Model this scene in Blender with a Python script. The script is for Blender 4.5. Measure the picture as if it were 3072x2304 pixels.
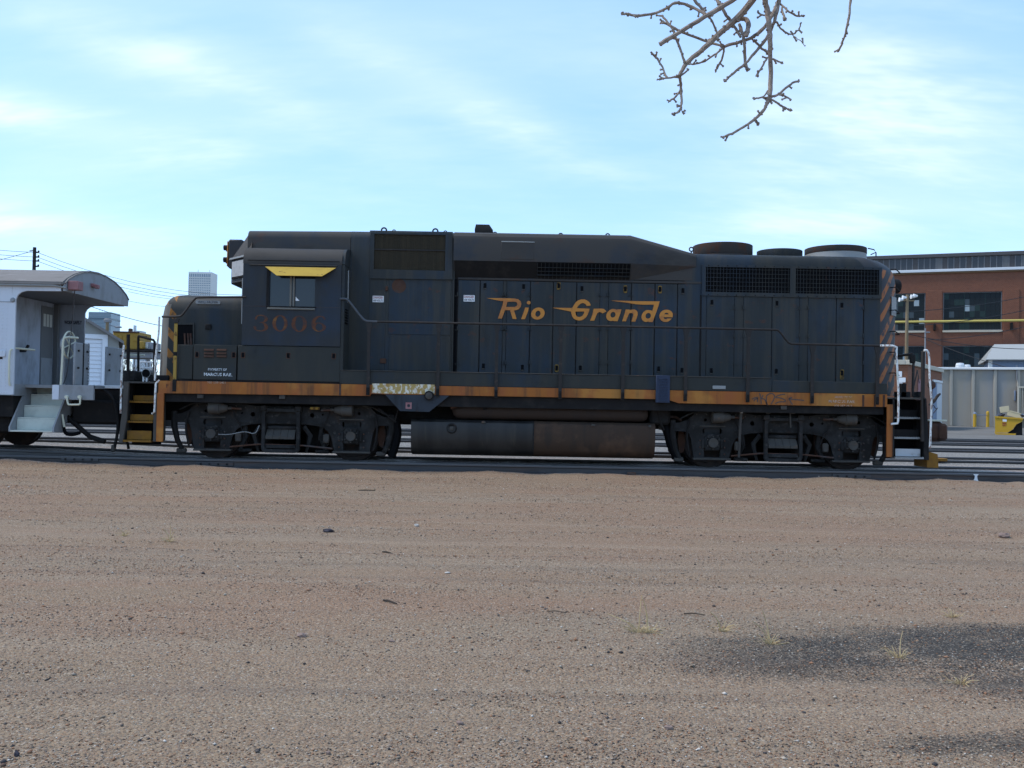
import bpy, bmesh, math, random
from math import radians, sin, cos, pi, sqrt, atan, atan2, tan, hypot
from mathutils import Vector, Matrix, noise
from mathutils.geometry import tessellate_polygon

for o in list(bpy.data.objects):
    bpy.data.objects.remove(o)
S = bpy.context.scene
COL = S.collection
rnd = random.Random(7)

# ------------------------------------------------------------------ camera
F = 2855.0                       # focal length in photograph pixels (3072 wide)
ROLL = radians(1.05)
PITCH = atan(53 / F)
CAM = Vector((0, -19.75, 1.22))
cd = bpy.data.cameras.new('camera')
cd.sensor_width = 36
cd.lens = 36 * F / 3072
cd.clip_start = 0.05
cd.clip_end = 9000
co = bpy.data.objects.new('camera', cd)
COL.objects.link(co)
co.matrix_world = (Matrix.Translation(CAM) @ Matrix.Rotation(pi / 2 + PITCH, 4, 'X')
                   @ Matrix.Rotation(ROLL, 4, 'Z'))
S.camera = co

# ------------------------------------------------------------------ sky, sun, exposure
TOSUN = Vector((-0.58, 0.02, 0.80)).normalized()
w = bpy.data.worlds.new('World')
S.world = w
w.use_nodes = True
nt = w.node_tree
nt.nodes.clear()


def N(t, typ, **kw):
    n = t.nodes.new(typ)
    for k, v in kw.items():
        if k.startswith('i_'):
            key = k[2:]
            key = int(key) if key.isdigit() else key
            n.inputs[key].default_value = v
        else:
            setattr(n, k, v)
    return n


def L(t, a, b):
    t.links.new(a, b)


def MX(t, fac, a, b, blend='MIX'):
    n = t.nodes.new('ShaderNodeMix')
    n.data_type = 'RGBA'
    n.blend_type = blend
    for idx, val in ((0, fac), (6, a), (7, b)):
        if hasattr(val, 'is_linked') or hasattr(val, 'links'):
            t.links.new(val, n.inputs[idx])
        elif val is not None:
            n.inputs[idx].default_value = val if not isinstance(val, tuple) or len(val) == 4 else (*val, 1)
    return n.outputs[2]


def MATH(t, op, a, b=None, c=None, clamp=False):
    n = t.nodes.new('ShaderNodeMath')
    n.operation = op
    n.use_clamp = clamp
    for i, v in enumerate((a, b, c)):
        if v is None:
            continue
        if hasattr(v, 'links'):
            t.links.new(v, n.inputs[i])
        else:
            n.inputs[i].default_value = v
    return n.outputs[0]


def SMOOTH(t, v, lo, hi):
    n = t.nodes.new('ShaderNodeMapRange')
    n.interpolation_type = 'SMOOTHSTEP'
    t.links.new(v, n.inputs[0])
    n.inputs[1].default_value = lo
    n.inputs[2].default_value = hi
    return n.outputs[0]


sky = N(nt, 'ShaderNodeTexSky', sky_type='NISHITA')
sky.sun_disc = False
sky.sun_elevation = math.asin(TOSUN.z)
sky.sun_rotation = atan2(TOSUN.x, TOSUN.y)
sky.altitude = 1600
sky.air_density = 1.0
sky.dust_density = 0.7
sky.ozone_density = 1.5
tc = N(nt, 'ShaderNodeTexCoord')
sep = N(nt, 'ShaderNodeSeparateXYZ')
L(nt, tc.outputs['Generated'], sep.inputs[0])
zc = MATH(nt, 'ADD', MATH(nt, 'MAXIMUM', sep.outputs[2], 0.0), 0.30)
px = MATH(nt, 'DIVIDE', sep.outputs[0], zc)
py = MATH(nt, 'DIVIDE', sep.outputs[1], zc)
cmb = N(nt, 'ShaderNodeCombineXYZ')
L(nt, px, cmb.inputs[0])
L(nt, py, cmb.inputs[1])


def cloud(scale, rot, loc, sc, det, lo, hi, dist=0.6, rough=0.6):
    mp = N(nt, 'ShaderNodeMapping')
    mp.inputs['Rotation'].default_value = (0, 0, rot)
    mp.inputs['Location'].default_value = loc
    mp.inputs['Scale'].default_value = sc
    L(nt, cmb.outputs[0], mp.inputs[0])
    n = N(nt, 'ShaderNodeTexNoise')
    n.inputs['Scale'].default_value = scale
    n.inputs['Detail'].default_value = det
    n.inputs['Roughness'].default_value = rough
    n.inputs['Distortion'].default_value = 0.0
    L(nt, mp.outputs[0], n.inputs[0])
    return SMOOTH(nt, n.outputs[0], lo, hi)


c1 = cloud(1.5, radians(24), (3.1, 1.3, 0), (0.6, 1.35, 1), 3, 0.40, 0.78, 1.1)
c2 = cloud(5.0, radians(30), (0.4, 7.7, 0), (0.5, 1.4, 1), 4, 0.34, 0.80, 0.8, 0.65)
# a few broad cirrus banks, broken up by the fine noise
yy = MATH(nt, 'MAXIMUM', sep.outputs[1], 0.05)
da = MATH(nt, 'DIVIDE', sep.outputs[0], yy)
db = MATH(nt, 'DIVIDE', sep.outputs[2], yy)


def bank(a0, b0, ra, rb, rot):
    x_ = MATH(nt, 'SUBTRACT', da, a0)
    y_ = MATH(nt, 'SUBTRACT', db, b0)
    u_ = MATH(nt, 'DIVIDE', MATH(nt, 'ADD', MATH(nt, 'MULTIPLY', x_, cos(rot)), MATH(nt, 'MULTIPLY', y_, sin(rot))), ra)
    v_ = MATH(nt, 'DIVIDE', MATH(nt, 'SUBTRACT', MATH(nt, 'MULTIPLY', y_, cos(rot)), MATH(nt, 'MULTIPLY', x_, sin(rot))), rb)
    r2 = MATH(nt, 'ADD', MATH(nt, 'MULTIPLY', u_, u_), MATH(nt, 'MULTIPLY', v_, v_))
    return MATH(nt, 'EXPONENT', MATH(nt, 'MULTIPLY', r2, -1.0))


bk = None
for b_ in ((-.49, .285, .21, .022, -.17, .8), (.38, .315, .13, .085, .1, 1.0), (.33, .20, .15, .022, .08, .5), (-.05, .315, .15, .024, -.45, .65), (-.53, .175, .14, .025, -.1, .7), (-.36, .35, .19, .03, -.35, .45)):
    q = MATH(nt, 'MULTIPLY', bank(*b_[:5]), b_[5])
    bk = q if bk is None else MATH(nt, 'ADD', bk, q)
bk = MATH(nt, 'MULTIPLY', bk, MATH(nt, 'ADD', MATH(nt, 'MULTIPLY', c2, 0.95), 0.30))
cl = MATH(nt, 'MULTIPLY', MATH(nt, 'ADD', MATH(nt, 'MULTIPLY', c1, 0.40), MATH(nt, 'MULTIPLY', c2, 0.22)),
          0.60)
cl = MATH(nt, 'ADD', cl, bk, clamp=True)
haze = MX(nt, 0.40, sky.outputs[0], (2.9, 5.3, 9.0))      # thin even high haze
skyc = MX(nt, MATH(nt, 'MULTIPLY', cl, 0.80, clamp=True), haze, (5.3, 5.95, 6.6))
bg = N(nt, 'ShaderNodeBackground')
bg.inputs[1].default_value = 0.15
L(nt, skyc, bg.inputs[0])
ow = N(nt, 'ShaderNodeOutputWorld')
L(nt, bg.outputs[0], ow.inputs[0])

w.cycles.sampling_method = 'MANUAL'
w.cycles.sample_map_resolution = 256

sd = bpy.data.lights.new('sun', 'SUN')
sd.energy = 2.1
sd.angle = radians(9)
sd.color = (1.0, 0.93, 0.83)
so = bpy.data.objects.new('sun', sd)
COL.objects.link(so)
so.rotation_euler = TOSUN.to_track_quat('Z', 'Y').to_euler()
so.location = (-20, 0, 40)
S.view_settings.view_transform = 'Standard'
S.view_settings.look = 'None'
S.view_settings.exposure = 0.50
S.view_settings.gamma = 1.0
S.view_settings.use_curve_mapping = False
S.render.engine = 'CYCLES'
S.cycles.max_bounces = 3
S.cycles.diffuse_bounces = 2
S.cycles.adaptive_threshold = 0.02
S.cycles.glossy_bounces = 2


# ------------------------------------------------------------------ photograph pixel -> world point
def ray(u, v):
    a, b = u - 1536, v - 1152
    a2 = a * cos(ROLL) + b * sin(ROLL)
    b2 = -a * sin(ROLL) + b * cos(ROLL)
    x, y = a2 / F, -b2 / F
    return Vector((x, cos(PITCH) - y * sin(PITCH), sin(PITCH) + y * cos(PITCH)))


def at(u, v, Y):
    d = ray(u, v)
    return CAM + d * ((Y - CAM.y) / d.y)


def gnd(u, v, z=-0.17):
    d = ray(u, v)
    return CAM + d * ((z - CAM.z) / d.z)


def XX(u, v, Y):
    return at(u, v, Y).x


def ZZ(u, v, Y):
    return at(u, v, Y).z


# ------------------------------------------------------------------ materials
def mat(name, col, rough=0.75, spec=0.3, metal=0.0, layers=(), bump=None, extra=None):
    m = bpy.data.materials.new(name)
    m.use_nodes = True
    t = m.node_tree
    b = t.nodes['Principled BSDF']
    b.inputs['Roughness'].default_value = rough
    b.inputs['Specular IOR Level'].default_value = spec
    b.inputs['Metallic'].default_value = metal
    geo = N(t, 'ShaderNodeNewGeometry')
    pos = geo.outputs['Position']
    c = (*col, 1)
    out = None
    for i, (lc, sc, lo, hi, det, amt) in enumerate(layers):
        mp = N(t, 'ShaderNodeMapping')
        mp.inputs['Scale'].default_value = sc
        mp.inputs['Location'].default_value = (3.7 * i + len(name), 1.9 * i, 0.7 * i)
        L(t, pos, mp.inputs[0])
        n = N(t, 'ShaderNodeTexNoise')
        n.inputs['Scale'].default_value = 1
        n.inputs['Detail'].default_value = min(det, 4)
        n.inputs['Roughness'].default_value = 0.64
        L(t, mp.outputs[0], n.inputs[0])
        f = SMOOTH(t, n.outputs[0], lo, hi)
        f = MATH(t, 'MULTIPLY', f, amt)
        out = MX(t, f, out if out is not None else c, lc)
    if extra:
        out = extra(t, pos, out if out is not None else c, geo)
    if out is not None:
        L(t, out, b.inputs['Base Color'])
    else:
        b.inputs['Base Color'].default_value = c
    if bump:
        sc, st, dist = bump
        mp = N(t, 'ShaderNodeMapping')
        mp.inputs['Scale'].default_value = sc if isinstance(sc, tuple) else (sc, sc, sc)
        L(t, pos, mp.inputs[0])
        n = N(t, 'ShaderNodeTexNoise')
        n.inputs['Scale'].default_value = 1
        n.inputs['Detail'].default_value = 3
        L(t, mp.outputs[0], n.inputs[0])
        bn = N(t, 'ShaderNodeBump')
        bn.inputs['Strength'].default_value = st
        bn.inputs['Distance'].default_value = dist
        L(t, n.outputs[0], bn.inputs['Height'])
        L(t, bn.outputs[0], b.inputs['Normal'])
    return m


def stripes(x_edge, sgn, slope, period, phase, orange):
    """diagonal warning stripes painted on a hood corner"""
    def ex(t, pos, c, geo):
        s = N(t, 'ShaderNodeSeparateXYZ')
        L(t, pos, s.inputs[0])
        d = MATH(t, 'MULTIPLY', MATH(t, 'SUBTRACT', s.outputs[0], x_edge), sgn)
        f = MATH(t, 'FRACT', MATH(t, 'DIVIDE', MATH(t, 'ADD', MATH(t, 'SUBTRACT', s.outputs[2], MATH(t, 'MULTIPLY', d, slope)), phase), period))
        on = MATH(t, 'GREATER_THAN', f, 0.58)
        inx = MATH(t, 'GREATER_THAN', d, 0.0)
        hi = MATH(t, 'LESS_THAN', s.outputs[2], 4.0)
        k = MATH(t, 'MULTIPLY', MATH(t, 'MULTIPLY', on, inx), hi)
        n = N(t, 'ShaderNodeTexNoise')
        n.inputs['Scale'].default_value = 6
        n.inputs['Detail'].default_value = 5
        L(t, pos, n.inputs[0])
        k = MATH(t, 'MULTIPLY', k, SMOOTH(t, n.outputs[0], 0.34, 0.52))
        return MX(t, k, c, orange)
    return ex


BLUE = (0.019, 0.033, 0.052)
GREYP = (0.026, 0.029, 0.029)
DUST = (0.060, 0.052, 0.038)
RUST = (0.085, 0.033, 0.017)
SOOT = (0.013, 0.0125, 0.012)
paint_layers = [(BLUE, (0.9, 0.9, 0.6), 0.45, 0.66, 4, 0.75),
                (DUST, (5, 5, 0.35), 0.40, 0.72, 6, 0.55),
                (SOOT, (2.2, 2.2, 0.9), 0.55, 0.80, 6, 0.55),
                (RUST, (3.1, 3.1, 2.2), 0.66, 0.74, 7, 0.55)]
mPaint = mat('weathered_blue_paint', GREYP, 0.62, 0.28, layers=paint_layers, bump=(7, 0.12, 0.01))
mPaintD = mat('door_paint', (0.025, 0.029, 0.030), 0.6, 0.28,
              layers=[(BLUE, (0.8, 0.8, 0.7), 0.40, 0.66, 4, 0.85), (DUST, (7, 7, 0.3), 0.42, 0.72, 6, 0.55),
                      (SOOT, (2.5, 2.5, 1.1), 0.52, 0.80, 6, 0.55), (RUST, (3.3, 3.3, 4.2), 0.60, 0.70, 8, 0.6)],
              bump=(2.2, 0.35, 0.03))
mRoof = mat('dusty_roof_paint', (0.055, 0.049, 0.044), 0.75, 0.25,
            layers=[(BLUE, (1.2, 1.2, 1.2), 0.48, 0.7, 4, 0.5), (RUST, (1.6, 3, 3), 0.58, 0.75, 6, 0.45),
                    (SOOT, (0.8, 2, 2), 0.5, 0.75, 5, 0.5)])
mCab = mat('cab_side_paint', (0.025, 0.028, 0.032), 0.62, 0.28,
           layers=[((0.019, 0.033, 0.057), (1.3, 1.3, 1.0), 0.45, 0.68, 5, 0.7), (DUST, (6, 6, 0.6), 0.45, 0.85, 6, 0.28),
                   (SOOT, (2.2, 2.2, 1.4), 0.55, 0.8, 6, 0.6), (RUST, (4.1, 4.1, 4.1), 0.68, 0.76, 7, 0.4)],
           bump=(4, 0.15, 0.015))
mCabinet = mat('lower_cabinet_paint', (0.032, 0.034, 0.031), 0.7, 0.25,
               layers=[(BLUE, (1.1, 1.1, 0.9), 0.5, 0.7, 4, 0.6), (DUST, (5, 5, 0.7), 0.4, 0.8, 6, 0.4),
                       (SOOT, (2, 2, 2), 0.55, 0.8, 6, 0.5), (RUST, (5, 5, 3), 0.68, 0.75, 7, 0.4)])
ORG = (0.33, 0.112, 0.022)
mOrange = mat('sill_orange', ORG, 0.68, 0.25,
              layers=[((0.30, 0.09, 0.03), (3.5, 3.5, 0.6), 0.40, 0.65, 5, 0.8), ((0.085, 0.045, 0.026), (5, 5, 0.4), 0.46, 0.72, 6, 0.75),
                      ((0.50, 0.24, 0.05), (0.9, 0.9, 0.9), 0.5, 0.65, 4, 0.5), (SOOT, (9, 9, 9), 0.68, 0.74, 5, 0.6)])
mHoodEnd = mat('striped_hood_end', (0.045, 0.048, 0.056), 0.65, 0.25, layers=paint_layers,
               extra=stripes(7.30, 1, 1.5, 0.41, 0.22, (0.33, 0.12, 0.045)))
mNose = mat('nose_paint', GREYP, 0.65, 0.25, layers=paint_layers,
            extra=stripes(-6.70, -1, 1.1, 0.42, 0.10, (0.30, 0.125, 0.025)))
mNoseFront = mat('nose_front_paint', (0.17, 0.165, 0.15), 0.7, 0.25,
                 layers=[((0.07, 0.068, 0.062), (3, 3, 0.5), 0.4, 0.65, 5, 0.75), (RUST, (5, 5, 1.5), 0.58, 0.7, 6, 0.7),
                         (SOOT, (2.5, 2.5, 1), 0.62, 0.75, 5, 0.7)])
mYellow = mat('chipped_yellow', (0.33, 0.21, 0.045), 0.7, 0.25,
              layers=[((0.34, 0.20, 0.04), (4, 4, 4), 0.45, 0.7, 5, 0.6), (RUST, (9, 9, 5), 0.60, 0.66, 6, 0.8)])
mVisor = mat('visor_yellow', (0.50, 0.32, 0.045), 0.65, 0.25,
             layers=[((0.36, 0.21, 0.035), (2.5, 2.5, 6), 0.45, 0.7, 5, 0.6), (RUST, (3, 3, 14), 0.63, 0.66, 6, 0.85)])
mStepY = mat('step_yellow', (0.23, 0.112, 0.018), 0.75, 0.2,
             layers=[((0.16, 0.08, 0.025), (6, 6, 6), 0.42, 0.7, 6, 0.7), (SOOT, (9, 9, 9), 0.62, 0.72, 5, 0.6)])
mChip = mat('flaking_yellow_white', (0.42, 0.29, 0.10), 0.75, 0.2,
            layers=[((0.75, 0.72, 0.62), (14, 14, 9), 0.47, 0.58, 7, 0.9), ((0.32, 0.14, 0.035), (3, 3, 3), 0.55, 0.7, 4, 0.6)])
mWhiteChip = mat('flaking_white', (0.68, 0.70, 0.69), 0.7, 0.25,
                 layers=[((0.21, 0.10, 0.06), (22, 22, 9), 0.52, 0.60, 6, 0.85), ((0.38, 0.5, 0.44), (5, 5, 3), 0.55, 0.7, 4, 0.4)])
mWhite = mat('dirty_white', (0.72, 0.73, 0.73), 0.7, 0.25,
             layers=[((0.42, 0.40, 0.36), (5, 5, 5), 0.52, 0.75, 6, 0.5)])
mBlack = mat('grimy_black', (0.014, 0.013, 0.013), 0.85, 0.2,
             layers=[((0.035, 0.03, 0.026), (4, 4, 4), 0.45, 0.75, 5, 0.6)])
mVoid = mat('dark_interior', (0.006, 0.006, 0.007), 0.95, 0.1)
mTruck = mat('grimy_truck_steel', (0.022, 0.022, 0.022), 0.78, 0.3,
             layers=[((0.008, 0.0075, 0.007), (3, 3, 3), 0.40, 0.60, 6, 0.85), ((0.062, 0.038, 0.025), (5, 5, 4), 0.56, 0.75, 6, 0.55),
                     ((0.085, 0.080, 0.072), (7, 7, 7), 0.56, 0.72, 6, 0.55)], bump=(18, 0.25, 0.01))
mTruckL = mat('dusty_cylinder_steel', (0.068, 0.062, 0.054), 0.8, 0.25,
              layers=[((0.05, 0.045, 0.042), (5, 5, 5), 0.42, 0.7, 6, 0.7), ((0.16, 0.085, 0.05), (9, 9, 9), 0.58, 0.75, 6, 0.6)],
              bump=(24, 0.25, 0.008))
mWheel = mat('wheel_steel', (0.03, 0.024, 0.022), 0.8, 0.25, layers=[((0.075, 0.042, 0.028), (5, 5, 5), 0.45, 0.75, 5, 0.6)])
mRust = mat('rusted_steel', (0.085, 0.043, 0.028), 0.85, 0.2,
            layers=[((0.055, 0.03, 0.024), (4, 4, 4), 0.42, 0.7, 6, 0.8), ((0.075, 0.072, 0.072), (2, 2, 3), 0.48, 0.66, 5, 0.8)])
mTankL = mat('oily_tank', (0.026, 0.024, 0.022), 0.5, 0.4,
             layers=[((0.012, 0.012, 0.012), (2.2, 2.2, 0.25), 0.42, 0.62, 5, 0.9), ((0.085, 0.07, 0.05), (7, 7, 0.4), 0.55, 0.8, 6, 0.5),
                     ((0.12, 0.13, 0.13), (3, 3, 0.8), 0.66, 0.75, 6, 0.5)])
mTankR = mat('brown_tank', (0.052, 0.032, 0.021), 0.75, 0.25,
             layers=[((0.035, 0.026, 0.02), (5, 5, 0.3), 0.42, 0.68, 6, 0.8), ((0.12, 0.067, 0.04), (1.3, 1.3, 1.3), 0.5, 0.7, 4, 0.6),
                     ((0.13, 0.14, 0.14), (4, 4, 2), 0.68, 0.75, 6, 0.6)])
mRes = mat('reservoir_brown', (0.042, 0.028, 0.021), 0.8, 0.25,
           layers=[((0.03, 0.024, 0.022), (3, 3, 3), 0.42, 0.7, 6, 0.7)])
mHand = mat('handrail_brown', (0.020, 0.016, 0.014), 0.6, 0.35, layers=[((0.075, 0.05, 0.035), (4, 9, 9), 0.52, 0.72, 5, 0.6)])
mHandG = mat('handrail_grey', (0.07, 0.076, 0.086), 0.55, 0.35, layers=[((0.05, 0.045, 0.04), (6, 9, 9), 0.5, 0.7, 5, 0.6)])
mLetter = mat('faded_orange_lettering', (0.56, 0.225, 0.045), 0.68, 0.25,
              layers=[((0.38, 0.135, 0.05), (1.8, 1.8, 3.2), 0.44, 0.64, 5, 0.75), ((0.13, 0.08, 0.06), (11, 11, 5), 0.60, 0.72, 6, 0.5)])
mNumber = mat('faded_number', (0.12, 0.045, 0.022), 0.7, 0.2,
              layers=[((0.035, 0.033, 0.038), (9, 9, 9), 0.42, 0.64, 6, 0.6), ((0.24, 0.105, 0.03), (3, 3, 5), 0.52, 0.7, 5, 0.7)])
mSignW = mat('sign_white', (0.80, 0.80, 0.80), 0.6, 0.3, layers=[((0.45, 0.42, 0.4), (30, 30, 30), 0.58, 0.7, 4, 0.5)])
mRed = mat('sign_red', (0.28, 0.035, 0.03), 0.6)
mInk = mat('sign_ink', (0.025, 0.025, 0.04), 0.6)
mStencil = mat('worn_white_stencil', (0.62, 0.66, 0.68), 0.7, 0.2, layers=[((0.09, 0.095, 0.10), (40, 40, 40), 0.50, 0.62, 4, 0.75)])
mStencilO = mat('worn_stencil_on_orange', (0.52, 0.40, 0.32), 0.7, 0.2, layers=[((0.30, 0.12, 0.04), (30, 30, 30), 0.46, 0.6, 4, 0.85)])
mGraf = mat('graffiti_paint', (0.085, 0.06, 0.05), 0.6, 0.3, layers=[(ORG, (20, 20, 20), 0.58, 0.75, 4, 0.4)])
mGlass = mat('cab_glass', (0.012, 0.018, 0.026), 0.06, 0.5)
mPlateW = mat('light_plate', (0.27, 0.275, 0.27), 0.6, 0.3, layers=[(RUST, (30, 30, 30), 0.6, 0.75, 4, 0.5)])
mScreen = mat('filter_screen', (0.040, 0.033, 0.022), 0.85, 0.2, layers=[((0.06, 0.046, 0.028), (14, 14, 0.6), 0.4, 0.7, 5, 0.7)])
mBlueLouver = mat('louver_blue', (0.03, 0.042, 0.075), 0.65, 0.25, layers=[(SOOT, (5, 5, 5), 0.5, 0.75, 5, 0.5)])
mGusset = mat('gusset_blue', (0.032, 0.039, 0.050), 0.65, 0.25, layers=[(SOOT, (3, 3, 0.8), 0.5, 0.72, 5, 0.6), (RUST, (4, 4, 4), 0.66, 0.75, 6, 0.5)])
# coach
mCoach = mat('coach_silver_grey', (0.58, 0.605, 0.65), 0.6, 0.3,
             layers=[((0.42, 0.44, 0.47), (3, 3, 0.6), 0.45, 0.75, 6, 0.5), ((0.22, 0.20, 0.19), (9, 9, 1.2), 0.60, 0.74, 6, 0.65)], bump=(6, 0.12, 0.008))
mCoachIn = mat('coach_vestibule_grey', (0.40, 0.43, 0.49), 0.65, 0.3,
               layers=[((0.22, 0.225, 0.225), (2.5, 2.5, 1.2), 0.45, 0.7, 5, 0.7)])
mCoachEnd = mat('coach_end_grey', (0.27, 0.28, 0.29), 0.65, 0.3, layers=[((0.19, 0.185, 0.18), (3, 3, 2), 0.48, 0.7, 5, 0.6), (RUST, (6, 6, 6), 0.7, 0.75, 5, 0.5)])
mCoachRoof = mat('coach_roof_tar', (0.21, 0.19, 0.175), 0.85, 0.2,
                 layers=[((0.15, 0.135, 0.12), (1.2, 5, 5), 0.45, 0.7, 6, 0.7), ((0.40, 0.38, 0.36), (1.5, 6, 6), 0.55, 0.75, 6, 0.5)], bump=(14, 0.3, 0.01))
mCream = mat('cream_paint', (0.60, 0.59, 0.46), 0.65, 0.3, layers=[((0.45, 0.44, 0.36), (5, 5, 5), 0.5, 0.75, 5, 0.5)])
mStepW = mat('coach_step_paint', (0.54, 0.56, 0.49), 0.7, 0.25, layers=[((0.40, 0.42, 0.37), (3, 3, 3), 0.45, 0.7, 6, 0.6)])
mPink = mat('faded_red_box', (0.30, 0.15, 0.15), 0.7, 0.25, layers=[((0.25, 0.09, 0.09), (8, 8, 8), 0.5, 0.7, 4, 0.5)])
mDoorD = mat('coach_door_grey', (0.16, 0.16, 0.16), 0.7, 0.25)
mPane = mat('bright_pane', (0.55, 0.55, 0.50), 0.35, 0.4)
mChain = mat('chain_iron', (0.05, 0.045, 0.045), 0.7, 0.4)
# track
mRail = mat('rail_steel', (0.050, 0.048, 0.050), 0.5, 0.4,
            layers=[((0.10, 0.055, 0.035), (0.6, 12, 12), 0.5, 0.7, 5, 0.7), ((0.035, 0.033, 0.034), (1.2, 9, 9), 0.45, 0.7, 5, 0.6)])
def rail_top(t, pos, c, geo):  # worn head steel, with highlights painted lighter on its top and sides
    s = N(t, 'ShaderNodeSeparateXYZ')
    L(t, geo.outputs['Normal'], s.inputs[0])
    p = N(t, 'ShaderNodeSeparateXYZ')
    L(t, pos, p.inputs[0])
    k = MATH(t, 'MULTIPLY', SMOOTH(t, s.outputs[2], 0.55, 0.95), SMOOTH(t, p.outputs[2], -0.03, -0.004))
    hd = MATH(t, 'GREATER_THAN', p.outputs[2], -0.044)
    c = MX(t, MATH(t, 'MULTIPLY', hd, 0.6), c, (0.095, 0.088, 0.085))
    return MX(t, MATH(t, 'MULTIPLY', k, 0.8), c, (0.24, 0.225, 0.22))


mRail = mat('rail_steel', (0.050, 0.048, 0.050), 0.5, 0.4,
            layers=[((0.085, 0.046, 0.030), (0.6, 12, 12), 0.5, 0.7, 5, 0.7), ((0.026, 0.024, 0.025), (1.2, 9, 9), 0.45, 0.7, 5, 0.6)], extra=rail_top)
mTie = mat('tie_wood', (0.055, 0.043, 0.034), 0.9, 0.2, layers=[((0.10, 0.085, 0.07), (3, 14, 14), 0.45, 0.7, 5, 0.6)])
# background
mConc = mat('concrete_panel', (0.31, 0.275, 0.225), 0.9, 0.2,
            layers=[((0.26, 0.26, 0.26), (0.5, 0.5, 0.12), 0.45, 0.68, 5, 0.7), ((0.24, 0.22, 0.20), (0.9, 0.9, 0.2), 0.6, 0.75, 5, 0.5)])
mConcRib = mat('concrete_rib', (0.36, 0.325, 0.27), 0.9, 0.2)
mCap = mat('white_coping', (0.74, 0.73, 0.70), 0.7, 0.25)
mGalv = mat('galvanised_roof', (0.34, 0.345, 0.33), 0.65, 0.35)
mShedBlue = mat('blue_metal_siding', (0.20, 0.25, 0.34), 0.6, 0.3)
mPipeY = mat('pipe_yellow', (0.50, 0.40, 0.11), 0.6, 0.3)
mDump = mat('dumpster_yellow', (0.48, 0.28, 0.022), 0.6, 0.3, layers=[((0.34, 0.18, 0.03), (2, 2, 2), 0.5, 0.75, 5, 0.5)])
mCard = mat('cardboard', (0.52, 0.45, 0.30), 0.85, 0.2)
mBag = mat('black_bag', (0.035, 0.035, 0.045), 0.35, 0.4)
mWood = mat('pole_wood', (0.24, 0.18, 0.11), 0.85, 0.2, layers=[((0.17, 0.12, 0.07), (3, 3, 0.4), 0.45, 0.7, 5, 0.6)])
mPoleDark = mat('dark_pole_wood', (0.035, 0.028, 0.03), 0.85, 0.2)
mWire = mat('cable_grey', (0.022, 0.023, 0.026), 0.6, 0.3)
mSidingW = mat('white_siding', (0.76, 0.77, 0.80), 0.7, 0.25)
mShedGrey = mat('shed_gable_grey', (0.30, 0.30, 0.28), 0.8, 0.2)
mShedRoof = mat('shed_roof_grey', (0.20, 0.185, 0.18), 0.85, 0.2)
mTower = mat('tower_concrete', (0.68, 0.67, 0.64), 0.8, 0.2)
mTowerW = mat('tower_window', (0.20, 0.25, 0.30), 0.2, 0.5)
mGlassB = mat('blue_glass_block', (0.24, 0.31, 0.36), 0.35, 0.5)
mGlassD = mat('dark_glass_band', (0.07, 0.11, 0.14), 0.25, 0.5)
mFarWhite = mat('far_white_wall', (0.55, 0.56, 0.57), 0.8, 0.2)
mMachY = mat('machine_yellow', (0.33, 0.19, 0.03), 0.65, 0.3, layers=[(RUST, (1.5, 1.5, 1.5), 0.58, 0.75, 5, 0.6)])
mMachG = mat('machine_grey', (0.24, 0.24, 0.25), 0.7, 0.3)
mBark = mat('branch_bark', (0.27, 0.215, 0.175), 0.9, 0.2,
            layers=[((0.40, 0.34, 0.29), (30, 30, 30), 0.45, 0.7, 5, 0.6), ((0.10, 0.078, 0.065), (60, 60, 60), 0.52, 0.68, 4, 0.7)], bump=(160, 0.5, 0.003))
mTwigFar = mat('bare_shrub_bark', (0.10, 0.085, 0.07), 0.9, 0.2)
mStraw = mat('dry_straw', (0.50, 0.385, 0.21), 0.85, 0.2, layers=[((0.36, 0.22, 0.085), (30, 30, 12), 0.45, 0.7, 3, 0.7)])
mRock = mat('granite_rock', (0.24, 0.17, 0.14), 0.9, 0.2, layers=[((0.12, 0.11, 0.11), (20, 20, 20), 0.5, 0.7, 4, 0.7)])
mRockP = mat('pale_rock', (0.45, 0.42, 0.38), 0.9, 0.2)
mRockD = mat('dark_rubber_scrap', (0.05, 0.045, 0.055), 0.8, 0.2)


def brick_extra(t, pos, c, geo):
    tcn = N(t, 'ShaderNodeTexCoord')
    br = N(t, 'ShaderNodeTexBrick')
    mp = N(t, 'ShaderNodeMapping')
    mp.inputs['Rotation'].default_value = (radians(90), 0, 0)
    L(t, tcn.outputs['Object'], mp.inputs[0])
    L(t, mp.outputs[0], br.inputs['Vector'])
    br.inputs['Scale'].default_value = 2.2
    br.inputs['Color1'].default_value = (0.19, 0.072, 0.043, 1)
    br.inputs['Color2'].default_value = (0.14, 0.056, 0.036, 1)
    br.inputs['Mortar'].default_value = (0.24, 0.17, 0.13, 1)
    br.inputs['Mortar Size'].default_value = 0.012
    return MX(t, 0.7, c, br.outputs[0])


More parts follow.
